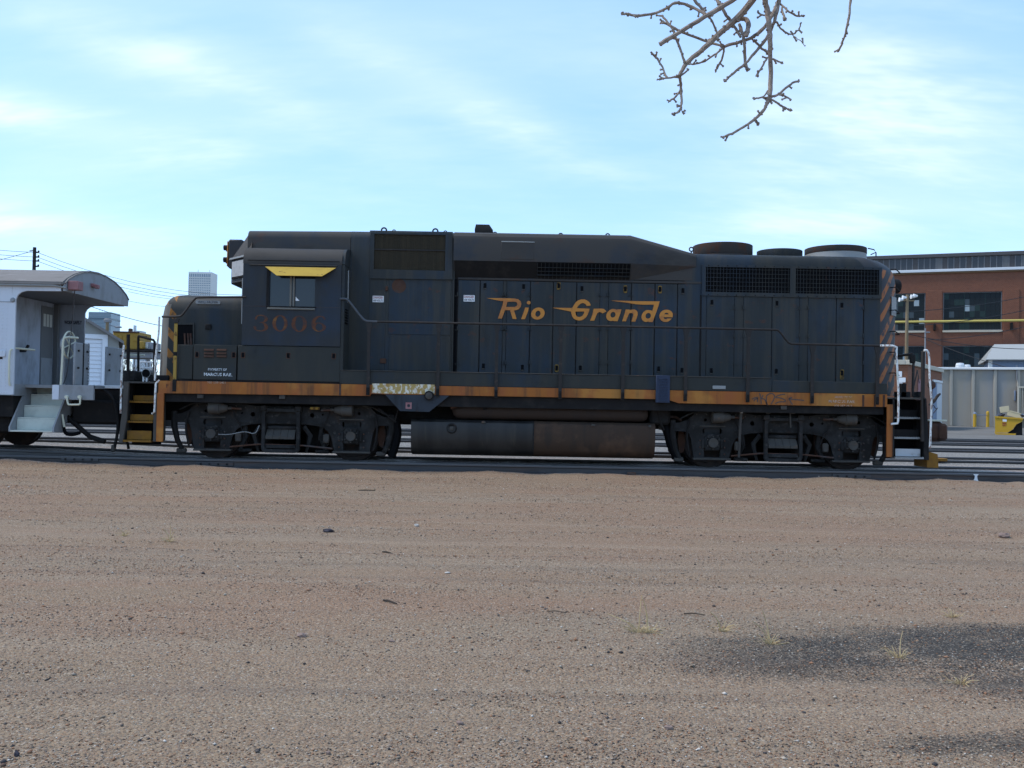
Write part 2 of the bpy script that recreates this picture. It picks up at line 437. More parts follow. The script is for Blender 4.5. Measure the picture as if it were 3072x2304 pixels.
mBrick = mat('red_brick', (0.19, 0.074, 0.043), 0.9, 0.2, layers=[((0.15, 0.062, 0.045), (0.25, 0.25, 0.5), 0.45, 0.7, 5, 0.6)], extra=brick_extra)
mBrickO = mat('orange_brick', (0.33, 0.145, 0.075), 0.9, 0.2, layers=[((0.22, 0.11, 0.08), (0.5, 0.5, 0.5), 0.5, 0.7, 4, 0.6)], extra=brick_extra)
mCoping = mat('cream_coping', (0.50, 0.45, 0.36), 0.85, 0.2)
mPaneD = [mat('shop_pane_dark', (0.016, 0.021, 0.024), 0.4, 0.12), mat('shop_pane_green', (0.024, 0.040, 0.038), 0.4, 0.12),
          mat('shop_pane_grey', (0.055, 0.072, 0.082), 0.4, 0.15), mat('shop_pane_pale', (0.30, 0.35, 0.37), 0.5, 0.3)]
mClere = [mat('clerestory_dark', (0.035, 0.04, 0.048), 0.3, 0.4), mat('clerestory_brown', (0.060, 0.055, 0.055), 0.4, 0.3),
          mat('clerestory_pale', (0.12, 0.12, 0.12), 0.5, 0.3)]
mMull = mat('mullion_grey', (0.13, 0.135, 0.145), 0.7, 0.25)
mBand = mat('white_band', (0.62, 0.64, 0.66), 0.7, 0.25)
mBrown = mat('brown_fascia', (0.17, 0.10, 0.055), 0.8, 0.2)
mDarkRoof = mat('dark_roof_edge', (0.09, 0.085, 0.085), 0.8, 0.2)


def ground_mat():
    m = bpy.data.materials.new('yard_gravel')
    m.use_nodes = True
    t = m.node_tree
    b = t.nodes['Principled BSDF']
    b.inputs['Roughness'].default_value = 0.95
    b.inputs['Specular IOR Level'].default_value = 0.15
    geo = N(t, 'ShaderNodeNewGeometry')
    pos = geo.outputs['Position']
    s = N(t, 'ShaderNodeSeparateXYZ')
    L(t, pos, s.inputs[0])
    x, y = s.outputs[0], s.outputs[1]

    def nz(sc, det=3, rough=0.6, loc=(0, 0, 0), dist=0):
        mp = N(t, 'ShaderNodeMapping')
        mp.inputs['Scale'].default_value = sc
        mp.inputs['Location'].default_value = loc
        L(t, pos, mp.inputs[0])
        n = N(t, 'ShaderNodeTexNoise')
        n.inputs['Scale'].default_value = 1
        n.inputs['Detail'].default_value = det
        n.inputs['Roughness'].default_value = rough
        n.inputs['Distortion'].default_value = dist
        L(t, mp.outputs[0], n.inputs[0])
        return n.outputs[0]
    pink = (0.325, 0.192, 0.110)
    tan_ = (0.315, 0.212, 0.124)
    grey = (0.325, 0.245, 0.158)
    c = MX(t, SMOOTH(t, nz((0.35, 1.1, 1), 3, 0.65), 0.40, 0.66), pink, tan_)
    c = MX(t, SMOOTH(t, nz((0.22, 0.9, 1), 3, 0.6, (4, 2, 0)), 0.46, 0.68), c, grey)
    # paler pinkish toward the rails, greyer toward the viewer
    near = SMOOTH(t, MATH(t, 'ADD', y, MATH(t, 'MULTIPLY', nz((0.3, 0.5, 1), 4), 5.0)), -10.0, -13.5)
    c = MX(t, MATH(t, 'MULTIPLY', near, 0.7), c, grey)
    # faint wheel-track streaks along the tracks
    st = SMOOTH(t, nz((0.12, 3.2, 1), 3, 0.6, (1, 6, 0)), 0.52, 0.72)
    c = MX(t, MATH(t, 'MULTIPLY', st, 0.55), c, (0.15, 0.11, 0.078))
    sw = SMOOTH(t, nz((0.10, 1.5, 1), 3, 0.55, (7, 3, 0)), 0.50, 0.64)
    c = MX(t, MATH(t, 'MULTIPLY', sw, 0.65), c, (0.39, 0.295, 0.195))
    # pebbles: voronoi cells with their own tones
    vo = N(t, 'ShaderNodeTexVoronoi')
    vo.inputs['Scale'].default_value = 62
    L(t, pos, vo.inputs['Vector'])
    ramp = N(t, 'ShaderNodeValToRGB')
    els = ramp.color_ramp.elements
    els[0].position = 0.0
    els[0].color = (0.04, 0.035, 0.035, 1)
    els[1].position = 1.0
    els[1].color = (0.44, 0.39, 0.34, 1)
    for p, cc in ((0.12, (0.11, 0.085, 0.075)), (0.3, (0.225, 0.13, 0.09)), (0.55, (0.235, 0.165, 0.12)), (0.8, (0.19, 0.16, 0.135)), (0.93, (0.27, 0.21, 0.17))):
        e = els.new(p)
        e.color = (*cc, 1)
    sv = N(t, 'ShaderNodeSeparateXYZ')
    L(t, vo.outputs['Color'], sv.inputs[0])
    L(t, sv.outputs[0], ramp.inputs[0])
    vmask = SMOOTH(t, vo.outputs['Distance'], 0.62, 0.30)
    c = MX(t, MATH(t, 'MULTIPLY', vmask, 0.62), c, ramp.outputs[0])
    vo2 = N(t, 'ShaderNodeTexVoronoi')
    vo2.inputs['Scale'].default_value = 120
    L(t, pos, vo2.inputs['Vector'])
    sv2 = N(t, 'ShaderNodeSeparateXYZ')
    L(t, vo2.outputs['Color'], sv2.inputs[0])
    ramp2 = N(t, 'ShaderNodeValToRGB')
    ramp2.color_ramp.interpolation = 'CONSTANT'
    e2 = ramp2.color_ramp.elements
    e2[0].position = 0.0
    e2[0].color = (0.055, 0.045, 0.042, 1)
    e2[1].position = 0.94
    e2[1].color = (0.50, 0.44, 0.36, 1)
    for p, cc in ((0.13, (0.15, 0.105, 0.078)), (0.33, (0.27, 0.15, 0.085)), (0.52, (0.25, 0.18, 0.12)), (0.70, (0.215, 0.17, 0.125)), (0.84, (0.33, 0.235, 0.16))):
        e = e2.new(p)
        e.color = (*cc, 1)
    L(t, sv2.outputs[0], ramp2.inputs[0])
    c = MX(t, 0.45, c, ramp2.outputs[0])
    fine = nz((210, 210, 210), 3)
    c = MX(t, SMOOTH(t, fine, 0.50, 0.72), c, MX(t, 0.5, c, (0.05, 0.042, 0.037)))
    c = MX(t, SMOOTH(t, nz((150, 150, 150), 2, 0.5, (5, 1, 2)), 0.60, 0.74), c, (0.40, 0.33, 0.27))
    # dark cinder and old asphalt patches at the lower right

    bnz = MATH(t, 'MULTIPLY', MATH(t, 'SUBTRACT', nz((1.6, 2.6, 1), 4, 0.65, (2, 5, 0)), 0.5), 3.0)

    fsp = MATH(t, 'MULTIPLY', MATH(t, 'SUBTRACT', sv2.outputs[1], 0.5), 1.3)

    def blob(cx, cy, rx, ry, rot=0.0):
        dx = MATH(t, 'SUBTRACT', x, cx)
        dy = MATH(t, 'SUBTRACT', y, cy)
        ddx = MATH(t, 'ADD', MATH(t, 'MULTIPLY', dx, cos(rot)), MATH(t, 'MULTIPLY', dy, sin(rot)))
        ddy = MATH(t, 'SUBTRACT', MATH(t, 'MULTIPLY', dy, cos(rot)), MATH(t, 'MULTIPLY', dx, sin(rot)))
        a = MATH(t, 'POWER', MATH(t, 'DIVIDE', MATH(t, 'ABSOLUTE', ddx), rx), 2.0)
        bb = MATH(t, 'POWER', MATH(t, 'DIVIDE', MATH(t, 'ABSOLUTE', ddy), ry), 2.0)
        r = MATH(t, 'ADD', a, bb)
        r = MATH(t, 'ADD', MATH(t, 'ADD', r, bnz), fsp)
        return SMOOTH(t, r, 1.25, 0.25)
    bl = blob(2.75, -14.15, 1.75, 0.50, 0.12)
    bl = MATH(t, 'MAXIMUM', bl, blob(3.0, -13.8, 0.95, 0.30, 0.22))
    bl = MATH(t, 'MAXIMUM', bl, MATH(t, 'MULTIPLY', blob(3.0, -14.85, 0.85, 0.50, -0.15), 0.9))
    bl = MATH(t, 'MAXIMUM', bl, MATH(t, 'MULTIPLY', blob(1.55, -14.45, 0.75, 0.42, 0.05), 0.75))
    bl = MATH(t, 'MAXIMUM', bl, MATH(t, 'MULTIPLY', blob(2.4, -15.72, 0.85, 0.14, 0.1), 0.8))
    cin = MX(t, MATH(t, 'GREATER_THAN', sv2.outputs[2], 0.90), MX(t, sv2.outputs[0], (0.026, 0.025, 0.024), (0.055, 0.052, 0.048)), (0.22, 0.19, 0.155))
    c = MX(t, MATH(t, 'MULTIPLY', bl, 0.93), c, cin)
    # ballast between and beyond the tracks
    bal = SMOOTH(t, y, -1.75, -1.35)
    bn_ = SMOOTH(t, nz((26, 26, 26), 3), 0.40, 0.64)
    balc = MX(t, bn_, (0.17, 0.135, 0.11), (0.55, 0.44, 0.36))  # ballast under the locomotive lightened in colour to stand in for side skylight
    balc = MX(t, SMOOTH(t, y, 1.0, 3.0), balc, MX(t, bn_, (0.13, 0.12, 0.11), (0.36, 0.33, 0.29)))
    c = MX(t, bal, c, balc)
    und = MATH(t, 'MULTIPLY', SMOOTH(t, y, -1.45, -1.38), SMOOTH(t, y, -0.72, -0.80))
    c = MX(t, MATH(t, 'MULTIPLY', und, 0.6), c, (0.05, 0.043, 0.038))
    lot = SMOOTH(t, y, 21.0, 22.5)
    lotc = MX(t, SMOOTH(t, nz((0.25, 0.7, 1), 3), 0.42, 0.66), (0.15, 0.14, 0.125), (0.20, 0.185, 0.165))
    c = MX(t, lot, c, lotc)
    L(t, c, b.inputs['Base Color'])
    bn = N(t, 'ShaderNodeBump')
    bn.inputs['Strength'].default_value = 0.7
    bn.inputs['Distance'].default_value = 0.012
    hsum = MATH(t, 'ADD', MATH(t, 'MULTIPLY', vmask, 0.6), MATH(t, 'MULTIPLY', fine, 0.5))
    L(t, hsum, bn.inputs['Height'])
    L(t, bn.outputs[0], b.inputs['Normal'])
    return m


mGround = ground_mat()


def stone_mat():
    m = bpy.data.materials.new('loose_stones')
    m.use_nodes = True
    t = m.node_tree
    b = t.nodes['Principled BSDF']
    b.inputs['Roughness'].default_value = 0.9
    b.inputs['Specular IOR Level'].default_value = 0.2
    a = N(t, 'ShaderNodeAttribute', attribute_name='tone')
    L(t, a.outputs['Color'], b.inputs['Base Color'])
    return m


mStone = stone_mat()


# ------------------------------------------------------------------ mesh builder
def mirror_x(pts, cx=0.0):
    return [(2 * cx - x, z) for x, z in pts]


class MB:
    def __init__(s, M=None):
        s.v, s.f, s.M = [], [], M

    def add(s, vs, fs):
        o = len(s.v)
        if s.M is not None:
            vs = [tuple(s.M @ Vector(p)) for p in vs]
        s.v += [tuple(p) for p in vs]
        s.f += [tuple(i + o for i in f) for f in fs]
        return s

    def box(s, x0, x1, y0, y1, z0, z1, c=0.0):
        if x1 < x0: x0, x1 = x1, x0
        if y1 < y0: y0, y1 = y1, y0
        if z1 < z0: z0, z1 = z1, z0
        if c <= 0:
            v = [(x, y, z) for x in (x0, x1) for y in (y0, y1) for z in (z0, z1)]
            return s.add(v, [(0, 1, 3, 2), (4, 6, 7, 5), (0, 4, 5, 1), (2, 3, 7, 6), (0, 2, 6, 4), (1, 5, 7, 3)])
        c = min(c, (x1 - x0) * .45, (y1 - y0) * .45, (z1 - z0) * .45)
        v, idx = [], {}
        for i, x in enumerate((x0, x1)):
            for j, y in enumerate((y0, y1)):
                for k, z in enumerate((z0, z1)):
                    dx, dy, dz = (c if i == 0 else -c), (c if j == 0 else -c), (c if k == 0 else -c)
                    for a, p in (('x', (x, y + dy, z + dz)), ('y', (x + dx, y, z + dz)), ('z', (x + dx, y + dy, z))):
                        idx[(i, j, k, a)] = len(v)
                        v.append(p)
        f = []
        for i in (0, 1):
            f.append(tuple(idx[(i, j, k, 'x')] for j, k in ((0, 0), (1, 0), (1, 1), (0, 1))))
            f.append(tuple(idx[(j, i, k, 'y')] for j, k in ((0, 0), (1, 0), (1, 1), (0, 1))))
            f.append(tuple(idx[(j, k, i, 'z')] for j, k in ((0, 0), (1, 0), (1, 1), (0, 1))))
        for a in (0, 1):
            for b in (0, 1):
                f.append((idx[(a, b, 0, 'x')], idx[(a, b, 1, 'x')], idx[(a, b, 1, 'y')], idx[(a, b, 0, 'y')]))
                f.append((idx[(a, 0, b, 'x')], idx[(a, 1, b, 'x')], idx[(a, 1, b, 'z')], idx[(a, 0, b, 'z')]))
                f.append((idx[(0, a, b, 'y')], idx[(1, a, b, 'y')], idx[(1, a, b, 'z')], idx[(0, a, b, 'z')]))
        for i in (0, 1):
            for j in (0, 1):
                for k in (0, 1):
                    f.append((idx[(i, j, k, 'x')], idx[(i, j, k, 'y')], idx[(i, j, k, 'z')]))
        return s.add(v, f)

    def pbox(s, u0, v0, u1, v1, y0, y1, c=0.0):
        """box whose camera-facing face (at depth y0) covers a pixel rectangle"""
        um, vm = (u0 + u1) / 2, (v0 + v1) / 2
        return s.box(XX(u0, vm, y0), XX(u1, vm, y0), y0, y1, ZZ(um, v1, y0), ZZ(um, v0, y0), c)

    def prism(s, poly, axis, a0, a1):
        n = len(poly)
        def p3(p, a):
            return (a, p[0], p[1]) if axis == 'x' else ((p[0], a, p[1]) if axis == 'y' else (p[0], p[1], a))
        v = [p3(p, a0) for p in poly] + [p3(p, a1) for p in poly]
        f = [tuple(range(n))[::-1], tuple(range(n, 2 * n))] + [(i, (i + 1) % n, n + (i + 1) % n, n + i) for i in range(n)]
        return s.add(v, f)

    def plate(s, loops, y0, y1, axis='y'):
        """flat plate with holes: loops of (x, z), extruded from y0 to y1"""
        v, f = [], []
        flat = [p for lp in loops for p in lp]
        tris = tessellate_polygon([[Vector((p[0], p[1], 0)) for p in lp] for lp in loops])
        n = len(flat)
        def p3(p, a):
            return (p[0], a, p[1]) if axis == 'y' else (a, p[0], p[1])
        v = [p3(p, y0) for p in flat] + [p3(p, y1) for p in flat]
        for t in tris:
            f.append(tuple(t))
            f.append(tuple(i + n for i in reversed(t)))
        o = 0
        for lp in loops:
            k = len(lp)
            for i in range(k):
                j = (i + 1) % k
                f.append((o + i, o + j, n + o + j, n + o + i))
            o += k
        return s.add(v, f)

    def tube(s, path, r, n=8, cap=True):
        path = [Vector(p) for p in path]
        if isinstance(r, (list, tuple)):
            m_ = len(path) - 1
            rs = []
            for i in range(len(path)):
                k = i * (len(r) - 1) / max(1, m_)
                j = min(int(k), len(r) - 2)
                rs.append(r[j] + (r[j + 1] - r[j]) * (k - j))
        else:
            rs = [r] * len(path)
        v, f = [], []
        up = None
        for i, p in enumerate(path):
            d = (path[min(i + 1, len(path) - 1)] - path[max(i - 1, 0)]).normalized()
            if up is None:
                up = Vector((0, 0, 1)) if abs(d.z) < 0.9 else Vector((1, 0, 0))
            a = d.cross(up)
            if a.length < 1e-4:
                a = d.cross(Vector((0, 1, 0)))
            a.normalize()
            bb = a.cross(d).normalized()
            up = bb
            for k in range(n):
                an = 2 * pi * k / n
                v.append(p + (a * cos(an) + bb * sin(an)) * rs[i])
        for i in range(len(path) - 1):
            for k in range(n):
                f.append((i * n + k, i * n + (k + 1) % n, (i + 1) * n + (k + 1) % n, (i + 1) * n + k))
        if cap:
            f.append(tuple(range(n))[::-1])
            f.append(tuple((len(path) - 1) * n + k for k in range(n)))
        return s.add(v, f)

    def lathe(s, prof, c, axis='y', n=24):
        """prof: (radius, position along axis)"""
        v, f = [], []
        for r, h in prof:
            for k in range(n):
                a = 2 * pi * k / n
                p, q = r * cos(a), r * sin(a)
                if axis == 'y': v.append((c[0] + p, c[1] + h, c[2] + q))
                elif axis == 'x': v.append((c[0] + h, c[1] + p, c[2] + q))
                else: v.append((c[0] + p, c[1] + q, c[2] + h))
        m = len(prof)
        for i in range(m - 1):
            for k in range(n):
                f.append((i * n + k, i * n + (k + 1) % n, (i + 1) * n + (k + 1) % n, (i + 1) * n + k))
        f.append(tuple(range(n)))
        f.append(tuple((m - 1) * n + k for k in range(n)))
        return s.add(v, f)

    def ring(s, c, R, r, axis='y', n=16, m=6):
        v, f = [], []
        for i in range(n):
            a = 2 * pi * i / n
            for j in range(m):
                b = 2 * pi * j / m
                rr, h = R + r * cos(b), r * sin(b)
                p, q = rr * cos(a), rr * sin(a)
                v.append((c[0] + p, c[1] + h, c[2] + q) if axis == 'y' else ((c[0] + h, c[1] + p, c[2] + q) if axis == 'x' else (c[0] + p, c[1] + q, c[2] + h)))
        for i in range(n):
            for j in range(m):
                f.append((i * m + j, ((i + 1) % n) * m + j, ((i + 1) % n) * m + (j + 1) % m, i * m + (j + 1) % m))
        return s.add(v, f)

    def loft(s, rings, cap=True, closed=True):
        n = len(rings[0])
        v = [p for r in rings for p in r]
        f = []
        for i in range(len(rings) - 1):
            for k in range(n if closed else n - 1):
                f.append((i * n + k, i * n + (k + 1) % n, (i + 1) * n + (k + 1) % n, (i + 1) * n + k))
        if cap:
            f.append(tuple(range(n))[::-1])
            f.append(tuple((len(rings) - 1) * n + k for k in range(n)))
        return s.add(v, f)

    def blob(s, c, r, seed=0, amp=0.25, sub=2):
        bm = bmesh.new()
        bmesh.ops.create_icosphere(bm, subdivisions=sub, radius=1)
        v = []
        for q in bm.verts:
            k = 1 + amp * noise.noise(q.co * 1.6 + Vector((seed * 7.3, seed, 0)))
            v.append((c[0] + q.co.x * k * r[0], c[1] + q.co.y * k * r[1], c[2] + q.co.z * k * r[2]))
        f = [tuple(q.index for q in fc.verts) for fc in bm.faces]
        bm.free()
        return s.add(v, f)

    def mesh(s, name, m, ang=38, fix=True):
        me = bpy.data.meshes.new(name)
        me.from_pydata(s.v, [], s.f)
        if fix:
            bm = bmesh.new()
            bm.from_mesh(me)
            bmesh.ops.recalc_face_normals(bm, faces=bm.faces)
            bm.to_mesh(me)
            bm.free()
        me.polygons.foreach_set('use_smooth', [True] * len(me.polygons))
        me.set_sharp_from_angle(angle=radians(ang))
        me.materials.append(m)
        return me

    def obj(s, name, m, parent=None, ang=38, label=None, fix=True):
        o = bpy.data.objects.new(name, s.mesh(name, m, ang, fix))
        COL.objects.link(o)
        if parent is not None:
            par(o, parent)
        if label:
            o['label'] = label
        return o


def par(o, p):
    o.parent = p
    o.matrix_parent_inverse = Matrix.Translation(-p.location) if p.type == 'EMPTY' else Matrix()


def thing(name, label, cat, loc=(0, 0, 0), group=None):
    o = bpy.data.objects.new(name, None)
    o.empty_display_size = 0.2
    o.location = loc
    COL.objects.link(o)
    return tag(o, label, cat, group)


def tag(o, label, cat, group=None):
    o['label'] = label
    o['category'] = cat
    if group:
        o['group'] = group
    return o


def structure(o):
    o['kind'] = 'structure'
    return o


def share(name, me, parent, loc, m=None):
    """another alike piece sharing mesh data, placed by location"""
    o = bpy.data.objects.new(name, me)
    COL.objects.link(o)
    o.location = loc
    par(o, parent)
    return o


def text_mesh(name, st, m, M, size, sx=1.0, thick=0.002, align='CENTER', bold=0.0):
    cu = bpy.data.curves.new(name, 'FONT')
    cu.body = st
    cu.size = size
    cu.align_x = align
    cu.align_y = 'CENTER'
    cu.extrude = thick / 2
    cu.offset = bold
    cu.resolution_u = 2
    tmp = bpy.data.objects.new(name, cu)
    me = bpy.data.meshes.new_from_object(tmp)
    bpy.data.objects.remove(tmp)
    me.transform(M @ Matrix.Rotation(pi / 2, 4, 'X') @ Matrix.Diagonal((sx, 1, 1, 1)))
    me.materials.clear()
    me.materials.append(m)
    return me


def text(name, st, m, parent, u, v, Y, width_px, height_px, thick=0.003, bold=0.0):
    """lettering of a given pixel size on a plane facing the camera"""
    p = at(u, v, Y)
    k = (Y - CAM.y) / F
    size = height_px * k / 0.70
    me = text_mesh(name, st, m, Matrix(), size, 1.0, thick, bold=bold)
    xs = [q.co.x for q in me.vertices]
    if xs:
        sc = width_px * k / max(1e-6, max(xs) - min(xs))
        me.transform(Matrix.Translation(p) @ Matrix.Diagonal((sc, 1, 1, 1)))
    o = bpy.data.objects.new(name, me)
    COL.objects.link(o)
    par(o, parent)
    return o


def circ(cx, cz, r, n=20, rz=None):
    rz = r if rz is None else rz
    return [(cx + r * cos(2 * pi * i / n), cz + rz * sin(2 * pi * i / n)) for i in range(n)]


def rect(x0, x1, z0, z1):
    return [(x0, z0), (x1, z0), (x1, z1), (x0, z1)]


def rrect(x0, x1, z0, z1, r, n=4):
    p = []
    for cx, cz, a0 in ((x1 - r, z0 + r, -pi / 2), (x1 - r, z1 - r, 0), (x0 + r, z1 - r, pi / 2), (x0 + r, z0 + r, pi)):
        for i in range(n + 1):
            a = a0 + i * (pi / 2) / n
            p.append((cx + r * cos(a), cz + r * sin(a)))
    return p


def smooth(pts, it=1):
    pts = [Vector(p) for p in pts]
    for _ in range(it):
        q = [pts[0]]
        for a, b in zip(pts, pts[1:]):
            q += [a * .75 + b * .25, a * .25 + b * .75]
        q.append(pts[-1])
        pts = q
    return pts

# ================================================================== SETTING
def rise(x):
    """the track climbs very slightly towards the left"""
    k = min(1.0, max(0.0, (-x - 6.3) / 4.5))
    return 0.10 * k * k * (3 - 2 * k)


def gh(x, y):
    z = -0.172
    if -25 < x < 25 and -25 < y < -1.4:
        z += 0.016 * noise.noise(Vector((x * 0.55, y * 0.9, 0))) + 0.006 * noise.noise(Vector((x * 2.3, y * 3.1, 4)))
        z += 0.012 * noise.noise(Vector((x * 0.2, y * 1.9, 9)))
        for y0_, sl in ((-5.2, .012), (-6.9, .012), (-9.3, -.03), (-11.0, -.03), (-15.0, .08)):
            q_ = (y - y0_ - sl * x + 0.15 * noise.noise(Vector((x * .3, y0_, 0)))) / .16
            if abs(q_) < 3:
                z += -0.016 * math.exp(-q_ * q_) + 0.008 * math.exp(-(abs(q_) - 1.6) ** 2 * 2)
    if y > -2.2:
        k = min(1, max(0, (y + 2.2) / 0.8))
        z += 0.004 * k
    if -2.3 < y < -1.41:
        k = 1 - abs((y + 1.62) / .68)
        z += max(0, k) * max(0, .035 + .07 * noise.noise(Vector((x * .9, 3, 7))) + .03 * noise.noise(Vector((x * 4.1, y * 3, 1))))
    if -1.30 < y < -0.80:
        z = -0.155
    if -0.70 < y < 0.70:
        z = -0.052 + 0.010 * noise.noise(Vector((x * 2.1, y * 3, 2)))
    if 0.8 < y < 21:
        z = -0.070 + 0.014 * noise.noise(Vector((x * 0.9, y * 1.3, 2)))
        k = min(1, max(0, (y - 19.5) / 1.5))
        z = z * (1 - k) - 0.17 * k
    if -40 < x < 40 and -1.4 < y < 24:
        z += rise(x)
    elif -40 < x < 40 and -8 < y <= -1.4:
        z += rise(x) * max(0, 1 - (-1.4 - y) / 1.2)
    return z


def axis_pts(lo, hi, step, far):
    p = []
    x = lo
    while x < hi - 1e-6:
        p.append(x)
        x += step
    p.append(hi)
    s = step
    a, b = lo, hi
    left, right = [], []
    while b < far:
        s *= 1.6
        a -= s
        b += s
        left.append(a)
        right.append(b)
    return left[::-1] + p + right


gx = axis_pts(-11, 11, 0.16, 3000)
gy = [-60, -40, -30, -25, -22, -20, -18.5] + [-17.5 + 0.16 * i for i in range(98)]
gy += [-1.82, -1.68, -1.54, -1.44, -1.40, -1.30, -1.10, -0.95, -0.81, -0.79, -0.71, -0.68, -0.4, 0, 0.4, 0.68, 0.71, 0.81, 1.1, 1.6, 2.2, 2.8, 3.3, 4.1, 5, 6, 7.5, 9, 11, 13, 15.5, 18, 20.5, 23, 26, 30, 36, 44, 55, 70, 90, 120, 170, 250, 400, 700, 1300, 2600, 4500]
gv = [(x, y, gh(x, y)) for y in gy for x in gx]
nx = len(gx)
gf = [(j * nx + i, j * nx + i + 1, (j + 1) * nx + i + 1, (j + 1) * nx + i) for j in range(len(gy) - 1) for i in range(nx - 1)]
g = MB()
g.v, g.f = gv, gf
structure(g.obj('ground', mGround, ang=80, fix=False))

# ---- rails
RP = [(-0.033, 0.0), (0.033, 0.0), (0.037, -0.012), (0.036, -0.036), (0.010, -0.050), (0.009, -0.128), (0.022, -0.140),
      (0.070, -0.152), (0.070, -0.164), (-0.070, -0.164), (-0.070, -0.152), (-0.022, -0.140), (-0.009, -0.128), (-0.010, -0.050), (-0.036, -0.036), (-0.037, -0.012)]


def rail_mesh(y, xs, dz=0.0, lift=True, yf=None):
    rings = []
    for x in xs:
        yy = y + (yf(x) if yf else 0)
        rings.append([(x, yy + a, b + dz + (rise(x) if lift else 0)) for a, b in RP])
    return MB().loft(rings)


RX = [-70, -30, -14, -12, -10.8, -10.2, -9.6, -9, -8.4, -7.8, -7.2, -6.6, -6, -3, 0, 5, 9, 14, 30, 70]
tie_me = MB().box(-0.115, 0.115, -1.30, 1.30, -0.31, -0.158, 0.012).mesh('tie', mTie)


def joint(x, y, parent, side=-1):
    j = MB().box(x - 0.36, x + 0.36, y + side * 0.040, y + side * 0.012, -0.132 + rise(x), -0.050 + rise(x), 0.006).obj('joint_bar', mRail, parent)
    for k in (-0.27, -0.10, 0.07, 0.24):
        MB().lathe([(0.020, -0.058), (0.022, -0.040)], (x + k, y, -0.092 + rise(x)), 'y', 6).obj('bolt', mTruck, j)


trk = thing('railroad_track', 'rusty track under the locomotive and the grey coach', 'track', (0, 0, -0.3))
for y in (-0.755, 0.755):
    rail_mesh(y, RX).obj('rail', mRail, trk)
for i in range(52):
    x = -13.2 + i * 0.53 + rnd.uniform(-0.04, 0.04)
    o = share('tie', tie_me, trk, (x, rnd.uniform(-0.06, 0.06), rise(x) - 0.004))
    o.rotation_euler.z = rnd.uniform(-0.02, 0.02)

fr = thing('guard_rail', 'separate steel rail on the near edge of the gravel lot, closest to the camera', 'rail', (0, -1.35, -0.3))
rail_mesh(-1.35, RX, 0.0, False, lambda x: -0.012 * x).obj('rail', mRail, fr)
for jx in (-8.35, -5.72, 6.55):
    joint(jx, -1.35 - 0.012 * jx, fr)
spk = MB().box(-0.02, 0.02, -0.13, -0.07, -0.17, -0.14, 0.004).mesh('spike', mRust)
for i in range(44):
    x = -11 + i * 0.53
    share('spike', spk, fr, (x, -1.35 - 0.012 * x, 0.0))
tie2 = MB().box(-0.115, 0.115, -0.42, 0.2, -0.30, -0.150, 0.012).mesh('tie_end', mTie)
for i in range(7):
    share('tie', tie2, fr, (7.55 + i * 0.55, -1.45, 0.0))
MB().box(XX(1883, 1410, -1.5), XX(1908, 1410, -1.5), -1.53, -1.42, -0.16, -0.09, 0.01).obj('rail_brace', mRust, fr)
rz = at(2920, 1425, -1.39).x
MB().prism([(rz - 0.055, -0.004), (rz + 0.05, -0.004), (rz + 0.02, -0.05), (rz + 0.03, -0.10), (rz + 0.05, -0.145), (rz - 0.06, -0.145), (rz - 0.03, -0.09), (rz - 0.02, -0.04)], 'y', -1.35 - 0.012 * rz - 0.0415, -1.35 - 0.012 * rz - 0.038).obj('white_paint_mark', mWhite, fr)

for cy, lab, nt_ in ((4.1, 'second track just behind the locomotive', 46), (9.9, 'third track across the yard behind the locomotive', 0), (15.2, 'fourth track in the yard', 0), (20.0, 'farthest track beside the paved lot', 0)):
    tk = thing('railroad_track', lab, 'track', (0, cy, -0.3))
    for dy in (-0.755, 0.755):
        rail_mesh(cy + dy, [-90, -14, -10, -8, -6.5, 0, 9, 14, 40, 110], 0.0, True).obj('rail', mRail, tk)
    for i in range(nt_):
        x = -14 + i * 0.6
        share('tie', tie_me, tk, (x, cy, rise(x)))

